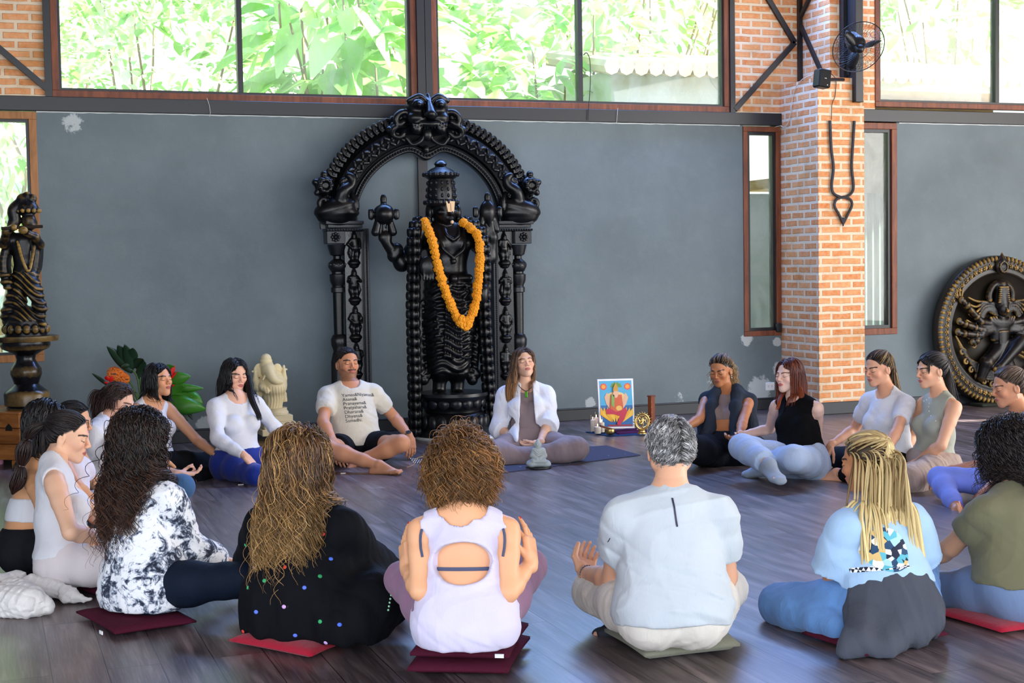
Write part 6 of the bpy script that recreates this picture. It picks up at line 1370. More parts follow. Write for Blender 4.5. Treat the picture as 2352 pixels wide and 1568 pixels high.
person('person in lilac keyhole-back tank top with short curly auburn hair', dict(
    s=1.0, skin='e0a67c', haircol='3b2212', nails='c01828', root=(1070, 1412, .25), neck=(1064, 1165, 1), head=(1062, 1082, 1), az=3, look=(2, 0), fat=.94, sh=(-.005, -.005, .0, .0),
    rarm=((1168, 1360, 'd', -.09), (1220, 1290, 'd', .12), (1212, 1226, .3), (-.8, .5, .2), 'up'), larm=((964, 1356, 'd', -.09), (934, 1302, 'd', .15), (930, 1248, .3), (.8, .5, .2), 'up'),
    rleg=((1214, 1300, 1), (1120, 1400, 1)), lleg=((925, 1330, 1), (1010, 1400, 1))),
    top_wear('tank_top', LIL, e=.012, hem=('z', .155), loose=.036, wr=.006, neck=(.092, -.02), armhole=.056, extra=keyhole, wf=11.),
    legs_wear('leggings', fabric('mauve_leggings', '8c6680', .7), .007),
    multi(lilac_extras, long_hair('hair', 8500, (.05, .135), .0019, '42260f', '80582e', thick=.026, wave=(.012, 15.), spread=.20, stiff=.72, cgrid=34, pj=.3, seed=6, grad=.5, jit=.4, comb='out', out=.8, streak='a08050', stp=.15, step=.008, body=False, curl_env=.5)))
# man in pale grey tee
cushion([(1388, 1468), (1482, 1528), (1700, 1502), (1640, 1440)], .075, OLC, 'grey-olive floor cushion under the man in the pale grey t-shirt', seed=9)
def tee_line(B):
    patch('printed_line', B, 1550, 1176, .007, .105, plain('dark_print', '2c2d44', .6), -B.f, B.r, nrm(B.u-B.r*.09), N=12)
    patch('sleeve_mark', B, 1399, 1240, .004, .02, plain('dark_print2', '22232f', .6), nrm(-B.f-B.r*.4), B.r, nrm(B.u-B.r*-.9), N=6)
def buzz(B):
    G, q, L, rs = grow(B, 3800, (.016, .034), step=.006, thick=.006, comb='part', part=.02, stiff=.8, seed=5, out=.9, body=False, spread=.2, wave=(.003, 30)); 
    hairmesh('hair', B, G, rs, .0019, '4f4f52', '8b8b8b', B.P, jit=.55, k=4, streak='b5b3b0', stp=.28, tipfrac=.4)
def bead_br(B):
    d = nrm(B.W['l']-B.E['l']); c = B.W['l']-d*.025; u = nrm(np.cross(d, (.3, .2, 1))); v = np.cross(d, u); m = MB()
    for k in range(20): a = k*math.pi/10; m.ball(c+(u*math.cos(a)+v*math.sin(a))*.031, .0052, 8)
    m.build('bead_bracelet', plain('grey_beads', '5a5350', .35), B.P, True)
def slipper(B):
    S = Solid(); foot(S, B.A['r'], B.T['r'], 1.1, None, .006); V, Q = S.mesh(.005); o = obj('sock', V, Q, top_m('3a3d45', 's'), B.P, True); o['label'] = 'dark sock with a white stripe'
person('man with short grey hair in a pale grey t-shirt and off-white trousers, seen from behind', dict(
    s=1.08, male=True, skin='dfa988', haircol='55534f', root=(1545, 1400, .19), neck=(1538, 1128, 1), head=(1540, 1030, 1), az=-4, look=(-3, 0), fat=1.03, sh=(-.005, -.005, .0, .0),
    larm=((1410, 1330, 1), (1344, 1316, 1), (1348, 1280, 1), (.35, -.2, .9), 'curl'), rarm=((1664, 1328, 1), (1672, 1298, 1), (1640, 1290, 1), upn, 'lap'),
    lleg=((1362, 1358, 1), (1470, 1395, 1)), rleg=((1668, 1352, 1), (1450, 1412, -1), (1372, 1424, 1))),
    multi(top_wear('t_shirt', fabric('pale_grey_jersey', 'bcc5cb', .8, .3), e=.014, sleeve=.62, hem=-.045, loose=.040, wr=.009, wf=9., arm_e=.012, sl_fl=.012, neck=(.066, .0)), tee_line),
    legs_wear('trousers', fabric('off_white_cotton', 'd9d3c8', .85, .35), .012, 1.9, wr=.006, waist=.0, thick=1.04),
    multi(buzz, bead_br, slipper))
# woman with braids
cushion([(1842, 1466), (1990, 1518), (2178, 1468), (2040, 1420)], .045, MAR, 'maroon floor cushion under the woman with blond braids', seed=11)
def braids(B):
    def reg(q): return q[:, 2] > .045
    G1, q1, L1, rs = grow(B, 130, (.66, .92), seed=21, comb='back', tie=(.012, -.085, .065), thick=.012, step=.012, spread=.07, out=.1, region=reg, hl=.066)
    G2, q2, L2, rs2 = grow(B, 120, (.46, .80), seed=22, comb='back', thick=.016, step=.012, spread=.06, out=.1, stiff=.6, region=lambda q: q[:, 2] <= .05)
    Mm = max(G1.shape[1], G2.shape[1])
    for nme, G, r in (('braids', G1, rs), ('loose_braids', G2, rs2)): hairmesh(nme, B, G, r, .0050, '6a4c28', 'e0c98f', B.P, jit=.14, k=6, grad=.22, tipfrac=.5, beads=2*math.pi*62, mat=vcol('braided_hair', .55, .3, .5, 500.))
    tp = B.hc+(np.array([.012, -.098, .065]))@B.H; ringm(tp, B.H[1], .020, .008).build('braid_tie', plain('blond_wrap', 'c9a86a', .6), B.P, True)
def waist_sweater(B):
    S = Solid(); R, u, r, f = B.root, B.u, B.r, B.f; bk = R-f*.03
    S.seg(R+u*.10-f*.01, R-u*.03-f*.03, r, (.165, .14), (.195, .16), .05); S.seg(R-u*.03-f*.03, onZ(2040, 1435, .06), r, (.195, .15), (.205, .11), .06)
    S.chain([onZ(1985, 1430, .10), onZ(1965, 1478, .05), onZ(1935, 1500, .02)], [.07, .055, .018], .05); S.chain([onZ(2060, 1440, .08), onZ(2030, 1490, .03)], [.09, .05], .05); S.chain([onZ(2120, 1420, .10), onZ(2115, 1450, .06)], [.08, .05], .05)
    S.cut(R+u*.125, u); S.cut((0, 0, .006), (0, 0, -1)); S.noise(wrinkle(12, .009, 8, (1, 1, .5))); V, Q = S.mesh(.008); obj('waist_sweater', V, Q, fabric('charcoal_wool', '4a4e58', .95, .5), B.P, True)
def tee_print(B):
    t = NT('shirt_print_ink', .7, 0, .3); v = t.co(scale=(1, 1, 1)); vo = t.n('TexVoronoi'); vo.inputs['Scale'].default_value = 38; t.l(t.co(), vo.inputs['Vector']); s_ = t.n('SeparateColor'); t.l(vo.outputs['Color'], s_.inputs[0])
    t.color(t.ramp(s_.outputs[0], [(0, srgb('20283c')), (.28, srgb('e8eef2')), (.48, srgb('5fb3c4')), (.62, srgb('2b4a6a')), (.78, srgb('d9b878')), (.9, srgb('a8d4dc'))], 'CONSTANT'))
    patch('shirt_print', B, 2038, 1262, .165, .17, t.m, -B.f, B.r, B.u, 'disc'); t2 = NT('checker_ink', .7, 0, .3); ck = t2.n('TexChecker'); ck.inputs['Scale'].default_value = 70; ck.inputs['Color1'].default_value = (*srgb('1e2436'), 1); ck.inputs['Color2'].default_value = (*srgb('eef2f4'), 1); t2.l(t2.co(), ck.inputs[0]); t2.color(ck.outputs[0])
    patch('print_border', B, 2035, 1303, .18, .018, t2.m, -B.f, B.r, B.u, N=14)
def sneaker(q, col, nm='sneaker', extra=.008):
    def f(B):
        S = Solid(); foot(S, B.A[q], B.T[q], 1.08*B.s, None, extra); V, Q = S.mesh(.0045); obj(nm, V, Q, col, B.P, True)
    return f
JEAN = fabric('blue_denim', '5f8cc4', .85, .4, .3)
person('person with long blond box braids in light blue t-shirt and jeans', dict(
    s=1.0, skin='b67c55', haircol='3a2a18', root=(2040, 1380, .14), neck=(2012, 1158, 1), trunk=.45, head=(1990, 1062, 1), az=-24, look=(-48, -10), fat=1.02,
    larm=((1906, 1350, 1), (1960, 1395, 1), (2000, 1400, 1), dn, 'rest'), rarm=((2120, 1320, 1), (2060, 1330, 1), (2030, 1330, 1), dn, 'rest'),
    lleg=((1790, 1388, 1), (1925, 1440, -1)), rleg=((2110, 1300, 1), (1870, 1425, -1), (1785, 1444, 1))),
    multi(top_wear('t_shirt', fabric('light_blue_jersey', 'a3c4e4', .8, .3), e=.018, sleeve=.72, hem=.06, loose=.02, wr=.006, wf=9., arm_e=.022, sl_fl=.035), tee_print),
    multi(legs_wear('jeans', JEAN, .020, 1.85, wr=.005, thick=1.0, waist=.06), waist_sweater, sneaker('r', plain('white_sneaker', 'd8d4ca', .6), extra=.012)), braids)
# woman in olive tee at the right edge
cushion([(2130, 1412), (2300, 1462), (2480, 1440), (2330, 1400)], .04, RED, 'dark red floor cushion under the woman in the olive t-shirt at the right edge', seed=12)
person('person with dark curly shoulder-length hair in an olive t-shirt and blue-grey leggings', dict(
    s=1.03, skin='d8a27c', haircol='120e0e', root=(2348, 1345, .14), neck=(2330, 1120, 1), head=(2318, 1040, 1), az=-38, look=(-45, -8), fat=1.22, sh=(0, .0, 0, .03),
    larm=((2184, 1256, 1), (2112, 1302, 1), (2080, 1320, 1), dn, 'rest'), rarm=((2440, 1290, 1), (2400, 1330, 1), (2380, 1330, 1), dn, 'rest'),
    lleg=((2130, 1362, 1), (2230, 1330, 1)), rleg=((2420, 1290, 1), (2300, 1300, 1))),
    top_wear('t_shirt', fabric('olive_jersey', '6c6a50', .85, .3), e=.012, sleeve=.52, hem=('z', .17), loose=.040, wr=.006, wf=9., arm_e=.012),
    legs_wear('leggings', fabric('blue_grey_leggings', '6d82a4', .75, .2), .007, 1.9),
    long_hair('hair', 5000, (.16, .25), .0018, '0d0a0a', '261a18', thick=.05, wave=(.011, 17.), spread=.22, cgrid=36, pj=.3, stiff=.6, seed=8, jit=.3, step=.010))
# ---- far side of the circle, facing the camera, left to right in the photo ----
WHT = lambda n='': fabric('white_cotton'+n, 'dddde2', .8, .3)
def pony(B, tie, n1=900, col=('1a1210', '2a1d18'), plen=(.2, .3), r0=.0026, pw=.05, wave=(.006, 8.), seed=2, streak=None, hl=.068, thick=.010, tipc=None, k=5, stiff_n=0, spread=.06, name='hair', stp=.3):
    G, q, L, rs = grow(B, n1, (plen[0]+.14, plen[1]+.16), seed=seed, comb='back', tie=tie, thick=thick, step=.010, wave=(0, 0), spread=spread, out=.05, hl=hl, body=True)
    t = np.linspace(0, 1, G.shape[1])[None]; A, f_ = wave; ph = rs.rand(len(G))*1.5
    off = (np.clip(t*3-1, 0, 1)*A*np.sin(2*np.pi*f_*t*L[:, None]+ph[:, None]))[..., None]*B.H[0]; G = G+off
    hairmesh(name, B, G, rs, r0, col[0], tipc or col[1], B.P, k=k, streak=streak, stp=stp, jit=.22, grad=.7)
    tp = B.Lf(*tie); ringm(tp, nrm(B.Lf(0, 0, .02)-tp), .013*B.s, .0045).build('hair_tie', plain('hair_tie', '2a2424', .6), B.P, True)
def bundle(pts, n, rad, c1, c2, r0=.0028):
    def f(B):
        D = depth(B.hc); P = spline([atD(x, y, D+dz) for x, y, dz in pts], 6); rs = np.random.RandomState(len(B.P.children)); t = np.linspace(0, 1, len(P)); G = []
        for i in range(n):
            a = rs.rand()*6.28; q = math.sqrt(rs.rand())*rad*(1-.45*t*rs.rand()); ph = rs.rand()*2; k = int(len(P)*rs.uniform(.8, 1)); g = P+(q*math.cos(a)+.004*np.sin(9*t+ph))[:, None]*rt+(q*math.sin(a)*.6)[:, None]*fw
            G.append(np.array([[np.interp(u, np.arange(k), g[:k, c]) for c in range(3)] for u in np.linspace(0, k-1, len(P))]))
        hairmesh('front_locks', B, np.array(G), rs, r0, c1, c2, B.P, jit=.22)
    return f
# white strapless top, bare back
cushion([(-70, 1226), (-25, 1252), (9, 1236), (-35, 1214)], .05, RED, 'bright red floor cushion at the far left edge behind the bare-backed woman', seed=19)
cushion([(5, 1310), (62, 1328), (160, 1310), (70, 1285)], .05, MAR, 'maroon floor cushion under the woman in the white strapless top', seed=15)
def strapless(B):
    s = B.s; S = Solid(); torso(S, B, .008); S.cut(B.C-B.u*.19*s, B.u); S.cut(B.C-B.u*.30*s, -B.u); S.noise(wrinkle(3, .002)); V, Q = S.mesh(.007); B.top = obj('strapless_top', V, Q, WHT(), B.P, True)
person('person with long black hair and bare back in a white strapless top', dict(
    s=1.0, skin='d99f72', haircol='0c0a0c', root=(62, 1255, .15), neck=(76, 1055, 1), head=(106, 974, 1), az=70, look=(72, -16), fat=.98, trunk=.46,
    rarm=((98, 1165, -1), (165, 1205, 1), (200, 1215, 1), dn, 'rest'), larm=((120, 1150, 1), (180, 1180, 1), (210, 1190, 1), dn, 'rest'),
    rleg=((200, 1275, -1), (170, 1290, 1)), lleg=((190, 1210, 1), (230, 1230, 1))),
    strapless, legs_wear('leggings', fabric('black_leggings', '1b1c20', .75, .3), .008, waist=.085),
    long_hair('hair', 1000, (.16, .26), .0036, '0a0809', '17110f', thick=.014, wave=(.005, 6.), spread=.05, stiff=.6, seed=31))
# white high-neck top, pale leggings, bubble ponytail
cushion([(150, 1352), (228, 1376), (300, 1362), (210, 1335)], .045, MAR, 'maroon cushion under the woman with the bubble ponytail and pale leggings', seed=16)
def bubble(B):
    pony(B, (0, -.10, .045), 1300, ('150e0d', '2b1a14'), (.0, .02), .0026, wave=(0, 0), spread=.02, thick=.007)
    P = [B.Lf(0, -.105, .045), B.Lf(.0, -.155, .0), B.Lf(.004, -.175, -.075), B.Lf(.0, -.175, -.15), B.Lf(-.0, -.17, -.23), B.Lf(0, -.185, -.315)]; P = spline(P, 12); n = len(P); rs = np.random.RandomState(4); t = np.linspace(0, 1, n)
    env = .012+.026*np.abs(np.sin(t*math.pi*3.0))**.7; env[-6:] *= np.linspace(1, .4, 6); G = []
    for i in range(170):
        a = rs.rand()*6.28; rr_ = math.sqrt(rs.rand()); tw = rs.uniform(-1, 1); G.append(P+(np.cos(a+tw*t*2)*env*rr_)[:, None]*B.H[0]+(np.sin(a+tw*t*2)*env*rr_)[:, None]*B.H[1])
    hairmesh('bubble_ponytail', B, np.array(G), rs, .0036, '150e0d', '37211a', B.P, jit=.25)
    m = MB()
    for f_ in (.01, .33, .66): MB().ball(P[int(f_*n)], .015, 8).build('hair_tie', plain('clear_tie', 'b9a9a9', .3), B.P, True)
person('person in white high-neck top and pale leggings with dark bubble ponytail', dict(
    s=1.02, skin='e9b898', haircol='1a1210', root=(150, 1288, .14), neck=(120, 1060, 1), head=(155, 1002, 1), az=72, look=(84, -14), fat=1.0, trunk=.475,
    rarm=((162, 1222, -1), (250, 1240, 1), (290, 1245, 1), dn, 'rest'), larm=((215, 1180, 1), (235, 1200, 1), (275, 1215, 1), dn, 'rest'),
    rleg=((330, 1300, -1), (275, 1325, 1)), lleg=((290, 1230, 1), (330, 1270, 1))),
    top_wear('sleeveless_top', WHT(), e=.012, hem=.03, neck=(.046, -.01), wr=.002, armhole=.058, extra=lambda S, B: None),
    legs_wear('leggings', fabric('pale_pink_leggings', 'd9cfcf', .75, .25), .007, waist=.10, wr=.002), bubble)
# glasses
def glasses(B):
    m = MB(); c = lambda x, z, y=.094: B.Lf(x, y, z)
    for g in (-1, 1):
        m.tube([c(g*.032+.021*math.cos(a), .001+.016*math.sin(a), .098-.006*abs(math.cos(a))) for a in np.linspace(0, 6.283, 17)], .0016, 5); m.tube([c(g*.053, .006, .092), c(g*.070, .004, .05), c(g*.074, .0, .0)], .0014, 5)
    m.tube([c(-.011, .003, .1), c(.011, .003, .1)], .0014, 5); m.build('glasses', plain('glasses_metal', '4a4040', .3, .6), B.P, True)
person('person with glasses and dark tied-back hair in a pale lilac tank top', dict(
    s=1.0, skin='d9a07a', haircol='120d0e', root=(165, 1178, .10), neck=(150, 1010, 1), head=(170, 968, 1), az=92, look=(93, -10), fat=.98, trunk=.46,
    rarm=((178, 1118, -1), (225, 1160, 1), (262, 1165, 1), upn, 'lap'), larm=((215, 1110, 1), (255, 1150, 1), (290, 1160, 1), upn, 'lap'),
    rleg=((300, 1195, -1), (210, 1215, 1), (180, 1222, 1)), lleg=((300, 1150, 1), (250, 1180, 1))),
    top_wear('tank_top', fabric('pale_lilac_rib', 'dcd8e6', .8, .3), e=.007, hem=.02, neck=(.085, .02), armhole=.06),
    legs_wear('shorts', fabric('grey_shorts', '9a98a0', .8), .012, .6), multi(glasses, lambda B: pony(B, (0, -.10, .0), 800, ('0e0a0b', '1a1214'), (.1, .14), seed=33)))
# white tee, short brown bob
person('person with a chin-length brown bob in a white t-shirt, frowning', dict(
    s=1.02, skin='e2b096', haircol='2a1a17', face=dict(brow='4a3228', lip='b87a70'), root=(262, 1128, .10), neck=(246, 962, 1), head=(272, 925, 1), az=108, look=(100, -18), fat=1.06, trunk=.475,
    larm=((350, 1078, 1), (412, 1088, -1), (455, 1086, 1), upn, 'mudra'), rarm=((212, 1108, -1), (262, 1150, 1), (300, 1160, 1), dn, 'rest'),
    lleg=((418, 1118, -1), (360, 1150, 1)), rleg=((270, 1195, -1), (340, 1170, 1))),
    top_wear('t_shirt', WHT('2'), e=.016, sleeve=.62, hem=.0, loose=.02, wr=.005, neck=(.066, .01)),
    legs_wear('jeans', fabric('mid_blue_jeans', '3d628c', .85, .4), .014),
    long_hair('hair', 1300, (.13, .20), .0030, '241512', '43291f', thick=.016, wave=(.003, 6.), spread=.06, stiff=.72, seed=35, body=False, comb='back', out=.05))
# white straps, dark hair
def strap_top(n, c, **k):
    return top_wear(n, c, **{**dict(e=.007, hem=.02, neck=(.088, .025), armhole=.066), **k})
def band(B, q='l', col='d8d8dc', R=.029, r=.006, name='wrist_band'): bracelet(B, q, plain('band_'+col, col, .5), .04, r, name, R)
def necklace(B, mat, drop=.07, r=.0016, name='necklace', pend=None):
    P = [B.C+B.r*x*B.s+B.f*(y+.012)*B.s+B.u*z*B.s for x, y, z in ((-.052, .0, .02), (-.058, .05, -.012), (-.035, .088, -.02-drop*.6), (0, .10, -.02-drop), (.035, .088, -.02-drop*.6), (.058, .05, -.012), (.052, .0, .02))]
    o = MB().tube(spline(P, 6), r, 5).build(name, mat, B.P, True); return B.C+B.f*.112*B.s+B.u*(-.02-drop)*B.s
person('person with shoulder-length black hair in white strappy top, beside the red flower', dict(
    s=1.0, skin='d99c74', haircol='0d0a0c', root=(358, 1072, .10), neck=(343, 917, 1), head=(364, 873, 1), az=122, look=(122, 6), fat=1.0, trunk=.475,
    larm=((452, 1010, 1), (500, 1048, -1), (530, 1066, 1), (-.3, -.3, .9), 'lap'), rarm=((322, 1010, -1), (380, 1060, -1), (400, 1080, 1), dn, 'rest'),
    lleg=((500, 1062, 1), (455, 1105, -1)), rleg=((418, 1108, -1), (440, 1110, 1), (480, 1120, 1))),
    strap_top('strappy_top', WHT()), legs_wear('leggings', fabric('black_leggings2', '0f1014', .75, .3), .010, 1.7),
    multi(long_hair('hair', 1200, (.20, .30), .0030, '0b090b', '17110f', thick=.014, wave=(.003, 6.), spread=.04, stiff=.55, seed=36, part=-.01), lambda B: band(B), lambda B: necklace(B, plain('gold_chain', 'c79a3a', .3, .9), .01)))
# white long sleeve, blue leggings
person('person with long black hair in white long-sleeve top and royal blue leggings', dict(
    s=1.01, skin='e6b296', haircol='110c0f', root=(548, 1062, .10), neck=(538, 905, 1), head=(540, 862, 1), az=140, look=(142, -6), fat=1.12, trunk=.475,
    rarm=((500, 1008, -1), (562, 1046, -1), (596, 1085, 1), (0, .3, -.9), 'rest'), larm=((634, 985, 1), (668, 1035, -1), (690, 1050, 1), dn, 'rest'),
    rleg=((588, 1092, -1), (640, 1095, 1)), lleg=((672, 1060, 1), (588, 1108, -1), (552, 1115, -1))),
    top_wear('long_sleeve_top', WHT(), e=.006, sleeve=1.93, hem=.0, wr=.002, neck=(.074, .012), arm_e=.007, sl_fl=.0),
    legs_wear('leggings', fabric('royal_blue_leggings', '0f2a86', .7, .25), .008),
    multi(bundle(((566, 862, -.0), (573, 892, -.05), (582, 925, -.11), (592, 950, -.13), (600, 968, -.14)), 130, .024, '0d0a0c', '1c1416'), long_hair('hair', 1200, (.34, .46), .0030, '0d0a0c', '191113', thick=.014, wave=(.008, 6.), spread=.05, stiff=.6, seed=37, part=.0, gdir=(.0, -.12, -1), pin=.03)))
# man with printed t-shirt
def tee_text(B):
    T = bvh(B.top); lines = ['Yamas&Niyamas&', 'Asana&', 'Pranayama&', 'Pratyahara&', 'Dharana&', 'Dhyana&', 'Samadhi.']; ink = plain('black_ink', '1c1c20', .7)
    h = T.ray_cast(Vector(C0), Vector(ray(785, 912)).normalized()); org = np.array(h[0]) if h[0] is not None else B.C
    V, F = text_mesh('\n'.join(lines), .036, .92); V2 = lay(B, [(-x, y) if False else (x, y) for x, y in V], org, -B.r, B.u, B.f, .0025, T); obj('shirt_text', V2, F, ink, B.P)
def crop_hair(n, Lr, c1, c2, seed=5, **k):
    def f(B):
        G, q, L, rs = grow(B, n, Lr, **{**dict(step=.006, thick=.007, comb='back', stiff=.8, seed=seed, out=.7, body=False, spread=.1), **k}); hairmesh('hair', B, G, rs, .0020, c1, c2, B.P, jit=.3, k=4, tipfrac=.4)
    return f
def watch(B):
    d = nrm(B.W['l']-B.E['l']); c = B.W['l']-d*.02; ringm(c, d, .031, .0065).build('watch_strap', plain('watch_black', '14161c', .35), B.P, True); u = nrm(np.cross(d, (1, 0, .2))); MB().obox(c+u*.033*(1 if u[2] > 0 else -1), np.array([d, np.cross(d, u), u]), (.017, .016, .005), .003).build('watch_face', plain('watch_glass', '0c0e14', .15), B.P)
person('man with cropped dark hair and moustache in a cream t-shirt printed with black words', dict(
    s=1.06, male=True, skin='cd8f6a', haircol='241813', face=dict(beard=1, brow='2a1a14', lip='b3685c', hl=.066), root=(818, 1030, .10), neck=(802, 880, 1), head=(798, 835, 1), az=158, look=(152, 4), fat=1.02, trunk=.475, sh=(.0, .0, 0, 0),
    rarm=((742, 968, -1), (768, 1022, -1), (783, 1062, 1), (.2, .6, -.6), 'rest'), larm=((905, 958, 1), (941, 1003, -1), (945, 1038, -1), (-.3, .7, -.4), 'drape'),
    rleg=((755, 1030, -1), (868, 1068, -1), (915, 1066, -1)), lleg=((922, 1018, -1), (812, 1066, 1), (788, 1078, -1))),
    multi(top_wear('t_shirt', fabric('cream_jersey', 'd6cfc0', .85, .3), e=.014, sleeve=.62, hem=.0, loose=.018, wr=.005, neck=(.066, .01), arm_e=.010, wf=11.), tee_text),
    legs_wear('shorts', fabric('black_shorts', '0e1016', .8), .014, .52, fl=.01), multi(crop_hair(1800, (.02, .04), '1c1310', '33241c'), watch))
# teacher
o = MB(); a, b, c_, d_ = onZ(945, 1052), onZ(1010, 1098), onZ(1471, 1047), onZ(1385, 1025)
MATT = NT('dotted_mat', .75, 0, .3); vo = MATT.n('TexVoronoi'); vo.inputs['Scale'].default_value = 11; MATT.l(MATT.co(), vo.inputs['Vector']); MATT.color(MATT.ramp(vo.outputs['Distance'], [(.07, srgb('b9b7c4')), (.10, srgb('3c3a4c'))]))
q1, q2, q3, q4 = onZ(950, 1058), onZ(1050, 1100), onZ(1471, 1046), onZ(1392, 1024)
o = MB().prism([(q[0], q[1]) for q in (q1, q2, q3, q4)], .001, .006, 2).build('yoga_mat', MATT.m); tag(o, 'dark purple yoga mat with small pale dots under the woman in the white open shirt', 'yoga mat')
def open_shirt(B):
    s = B.s; S = Solid(); torso(S, B, .027, k=.05); S.seg(B.C-B.u*.2, B.root-B.u*.04, B.r, (.147, .117), (.207, .157), .06); ends = [arm(S, B, q, .020, 0, 1.22, .03, .030) for q in 'rl']
    for p, d in ends: S.cutl(p, d, .14)
    S.chain([B.root+B.r*.10+B.f*.12+B.u*.05, B.root+B.r*.09+B.f*.24-np.array([0, 0, .03])], [.05, .02], .04)
    I = Solid(); torso(I, B, .0125, k=.05); I.seg(B.C-B.u*.2, B.root-B.u*.04, B.r, (.13, .10), (.185, .135), .06)
    for o_ in I.ops: S.ops.append((o_[0], o_[1], o_[2], .002, True))
    f, u, r, R, C = B.f, B.u, B.r, B.root, B.C
    def opn(X, Y, Z):
        x, y, z = X-C[0], Y-C[1], Z-C[2]; a_ = x*r[0]+y*r[1]+z*r[2]; b_ = x*f[0]+y*f[1]+z*f[2]; h_ = -(x*u[0]+y*u[1]+z*u[2]); return np.maximum(np.abs(a_+.008)-(.042+.06*np.clip(h_, 0, 1)), -b_+.0)
    S.ops.append((opn, C-.7, C+.5, .003, True)); S.cone(C-u*.0+f*.03, B.hc-u*.03, .055, .075, .006, True); S.cut(R-u*.09, -u); S.noise(wrinkle(21, .004, 13)); V, Q = S.mesh(.0055); B.shirt = obj('open_shirt', V, Q, fabric('white_linen', 'e9eaf2', .85, .35), B.P, True)
def pendant(B):
    p = necklace(B, plain('black_cord', '15100e', .6), .065, .0028, 'cord'); MB().obox(p-B.u*.03+B.f*.006, np.array([B.r, B.f, B.u]), (.011, .005, .024), .003).build('green_pendant', plain('green_resin', '4f9a2a', .2, 0, .6, 60), B.P)
TAU = fabric('taupe_stretch', '8b7a7c', .75, .2)
person('person in a white open shirt over a taupe bodysuit, head tilted back', dict(
    s=1.0, skin='e6b79a', haircol='5a402e', face=dict(brow='6a4a38', lip='c47a70', hl=.066), root=(1214, 1020, .10), neck=(1207, 884, 1), head=(1204, 834, 1), az=180, look=(168, 12, -6), fat=.98, trunk=.475,
    rarm=((1150, 985, -1), (1184, 1014, -1), (1215, 1028, 1), upn, 'lap'), larm=((1258, 975, -1), (1240, 1015, -1), (1208, 1024, 1), upn, 'lap'),
    rleg=((1128, 1042, -1), (1240, 1054, 1), (1272, 1054, 1)), lleg=((1326, 1030, -1), (1205, 1052, -1))),
    multi(top_wear('bodysuit', TAU, e=.006, hem=-.02, neck=(.082, .03), wr=.001, armhole=.066), open_shirt),
    legs_wear('trousers', TAU, .013, 1.93, fl=.02, wr=.004, k=.04),
    multi(bundle(((1186, 838, .0), (1174, 862, -.04), (1168, 900, -.10), (1172, 935, -.13), (1178, 968, -.15)), 130, .024, '4a3426', 'a8784a'), long_hair('hair', 1300, (.38, .50), .0028, '3c2a20', 'a9794c', thick=.016, wave=(.006, 5.), spread=.04, stiff=.55, seed=38, grad=.55, pin=.01, part=-.005, gdir=(-.16, -.1, -1)), pendant, lambda B: bracelet(B, 'r', plain('bracelet_silver', 'd0d0d4', .3, .4), .03, .006, R=.027)))
# charcoal shawl
def shawl(B):
    S = Solid(); r, f, u, C, R = B.r, B.f, B.u, B.C, B.root; sh = {k: B.S[k] for k in 'rl'}
    for k, g in (('r', 1), ('l', -1)):
        S.chain([C-f*.035+u*.03+r*g*.02, C+u*.02+r*g*.062, C+r*g*.085+f*.05-u*.05, C+r*g*.088+f*.105-u*.17, C+r*g*.098+f*.10-u*.34, R+r*g*.12+f*.13+u*.02, R+r*g*.14+f*.20-u*.10], [.035, .04, .045, .042, .045, .05, .03], .03)
        S.chain([C-f*.04+r*g*.03, sh[k]+u*.01-f*.02, sh[k]-u*.16-f*.035+r*g*.02, sh[k]-u*.36-f*.04+r*g*.03, R-f*.08+r*g*.17], [.04, .055, .045, .045, .04], .05)
    S.seg(C-f*.05-u*.06, C-f*.05-u*.30, r, (.15, .05), (.17, .05), .05); S.noise(wrinkle(31, .006, 12)); V, Q = S.mesh(.0065); obj('draped_sweater', V, Q, fabric('slate_sweater', '2d3440', .9, .4), B.P, True)
def earring(g=1, y=-.008):
    def f(B): m = MB(); m.ball(B.Lf(g*.078, -.008, -.043), .004, 8); m.ball(B.Lf(g*.080, -.008, -.060), .0045, 8); m.tube([B.Lf(g*.078, -.008, -.04), B.Lf(g*.08, -.008, -.06)], .001, 4); m.build('earring', plain('pearl', 'e8e0d4', .25), B.P, True)
    return f
person('person with a charcoal sweater draped over the shoulders and a taupe crop top', dict(
    s=.99, skin='b5774f', haircol='1c1310', nails='f2e8e6', face=dict(brow='241510', lip='9c5a4c'), root=(1664, 1034, .10), neck=(1672, 900, 1), head=(1655, 850, -1), az=-158, look=(-150, -14), trunk=.475,
    rarm=((1606, 962, -1), (1568, 985, -1), (1545, 992, 1), upn, 'lap'), larm=((1706, 968, -1), (1698, 1002, -1), (1672, 1008, -1), upn, 'lap'),
    rleg=((1590, 1030, -1), (1660, 1050, 1)), lleg=((1735, 1030, 1), (1640, 1050, -1))),
    top_wear('crop_top', fabric('taupe_rib', '85736f', .8, .2), e=.007, hem=.20, neck=(.064, .0), armhole=.062),
    legs_wear('trousers', fabric('ink_trousers', '15181f', .85, .35), .022, 1.95, fl=.02, wr=.005),
    multi(shawl, earring(-1), lambda B: pony(B, (0, -.085, .085), 900, ('1a110e', '5a3c26'), (.14, .24), seed=39, wave=(.014, 9.), streak='c09a68', stp=.4, spread=.2, tipc='b08a58')))
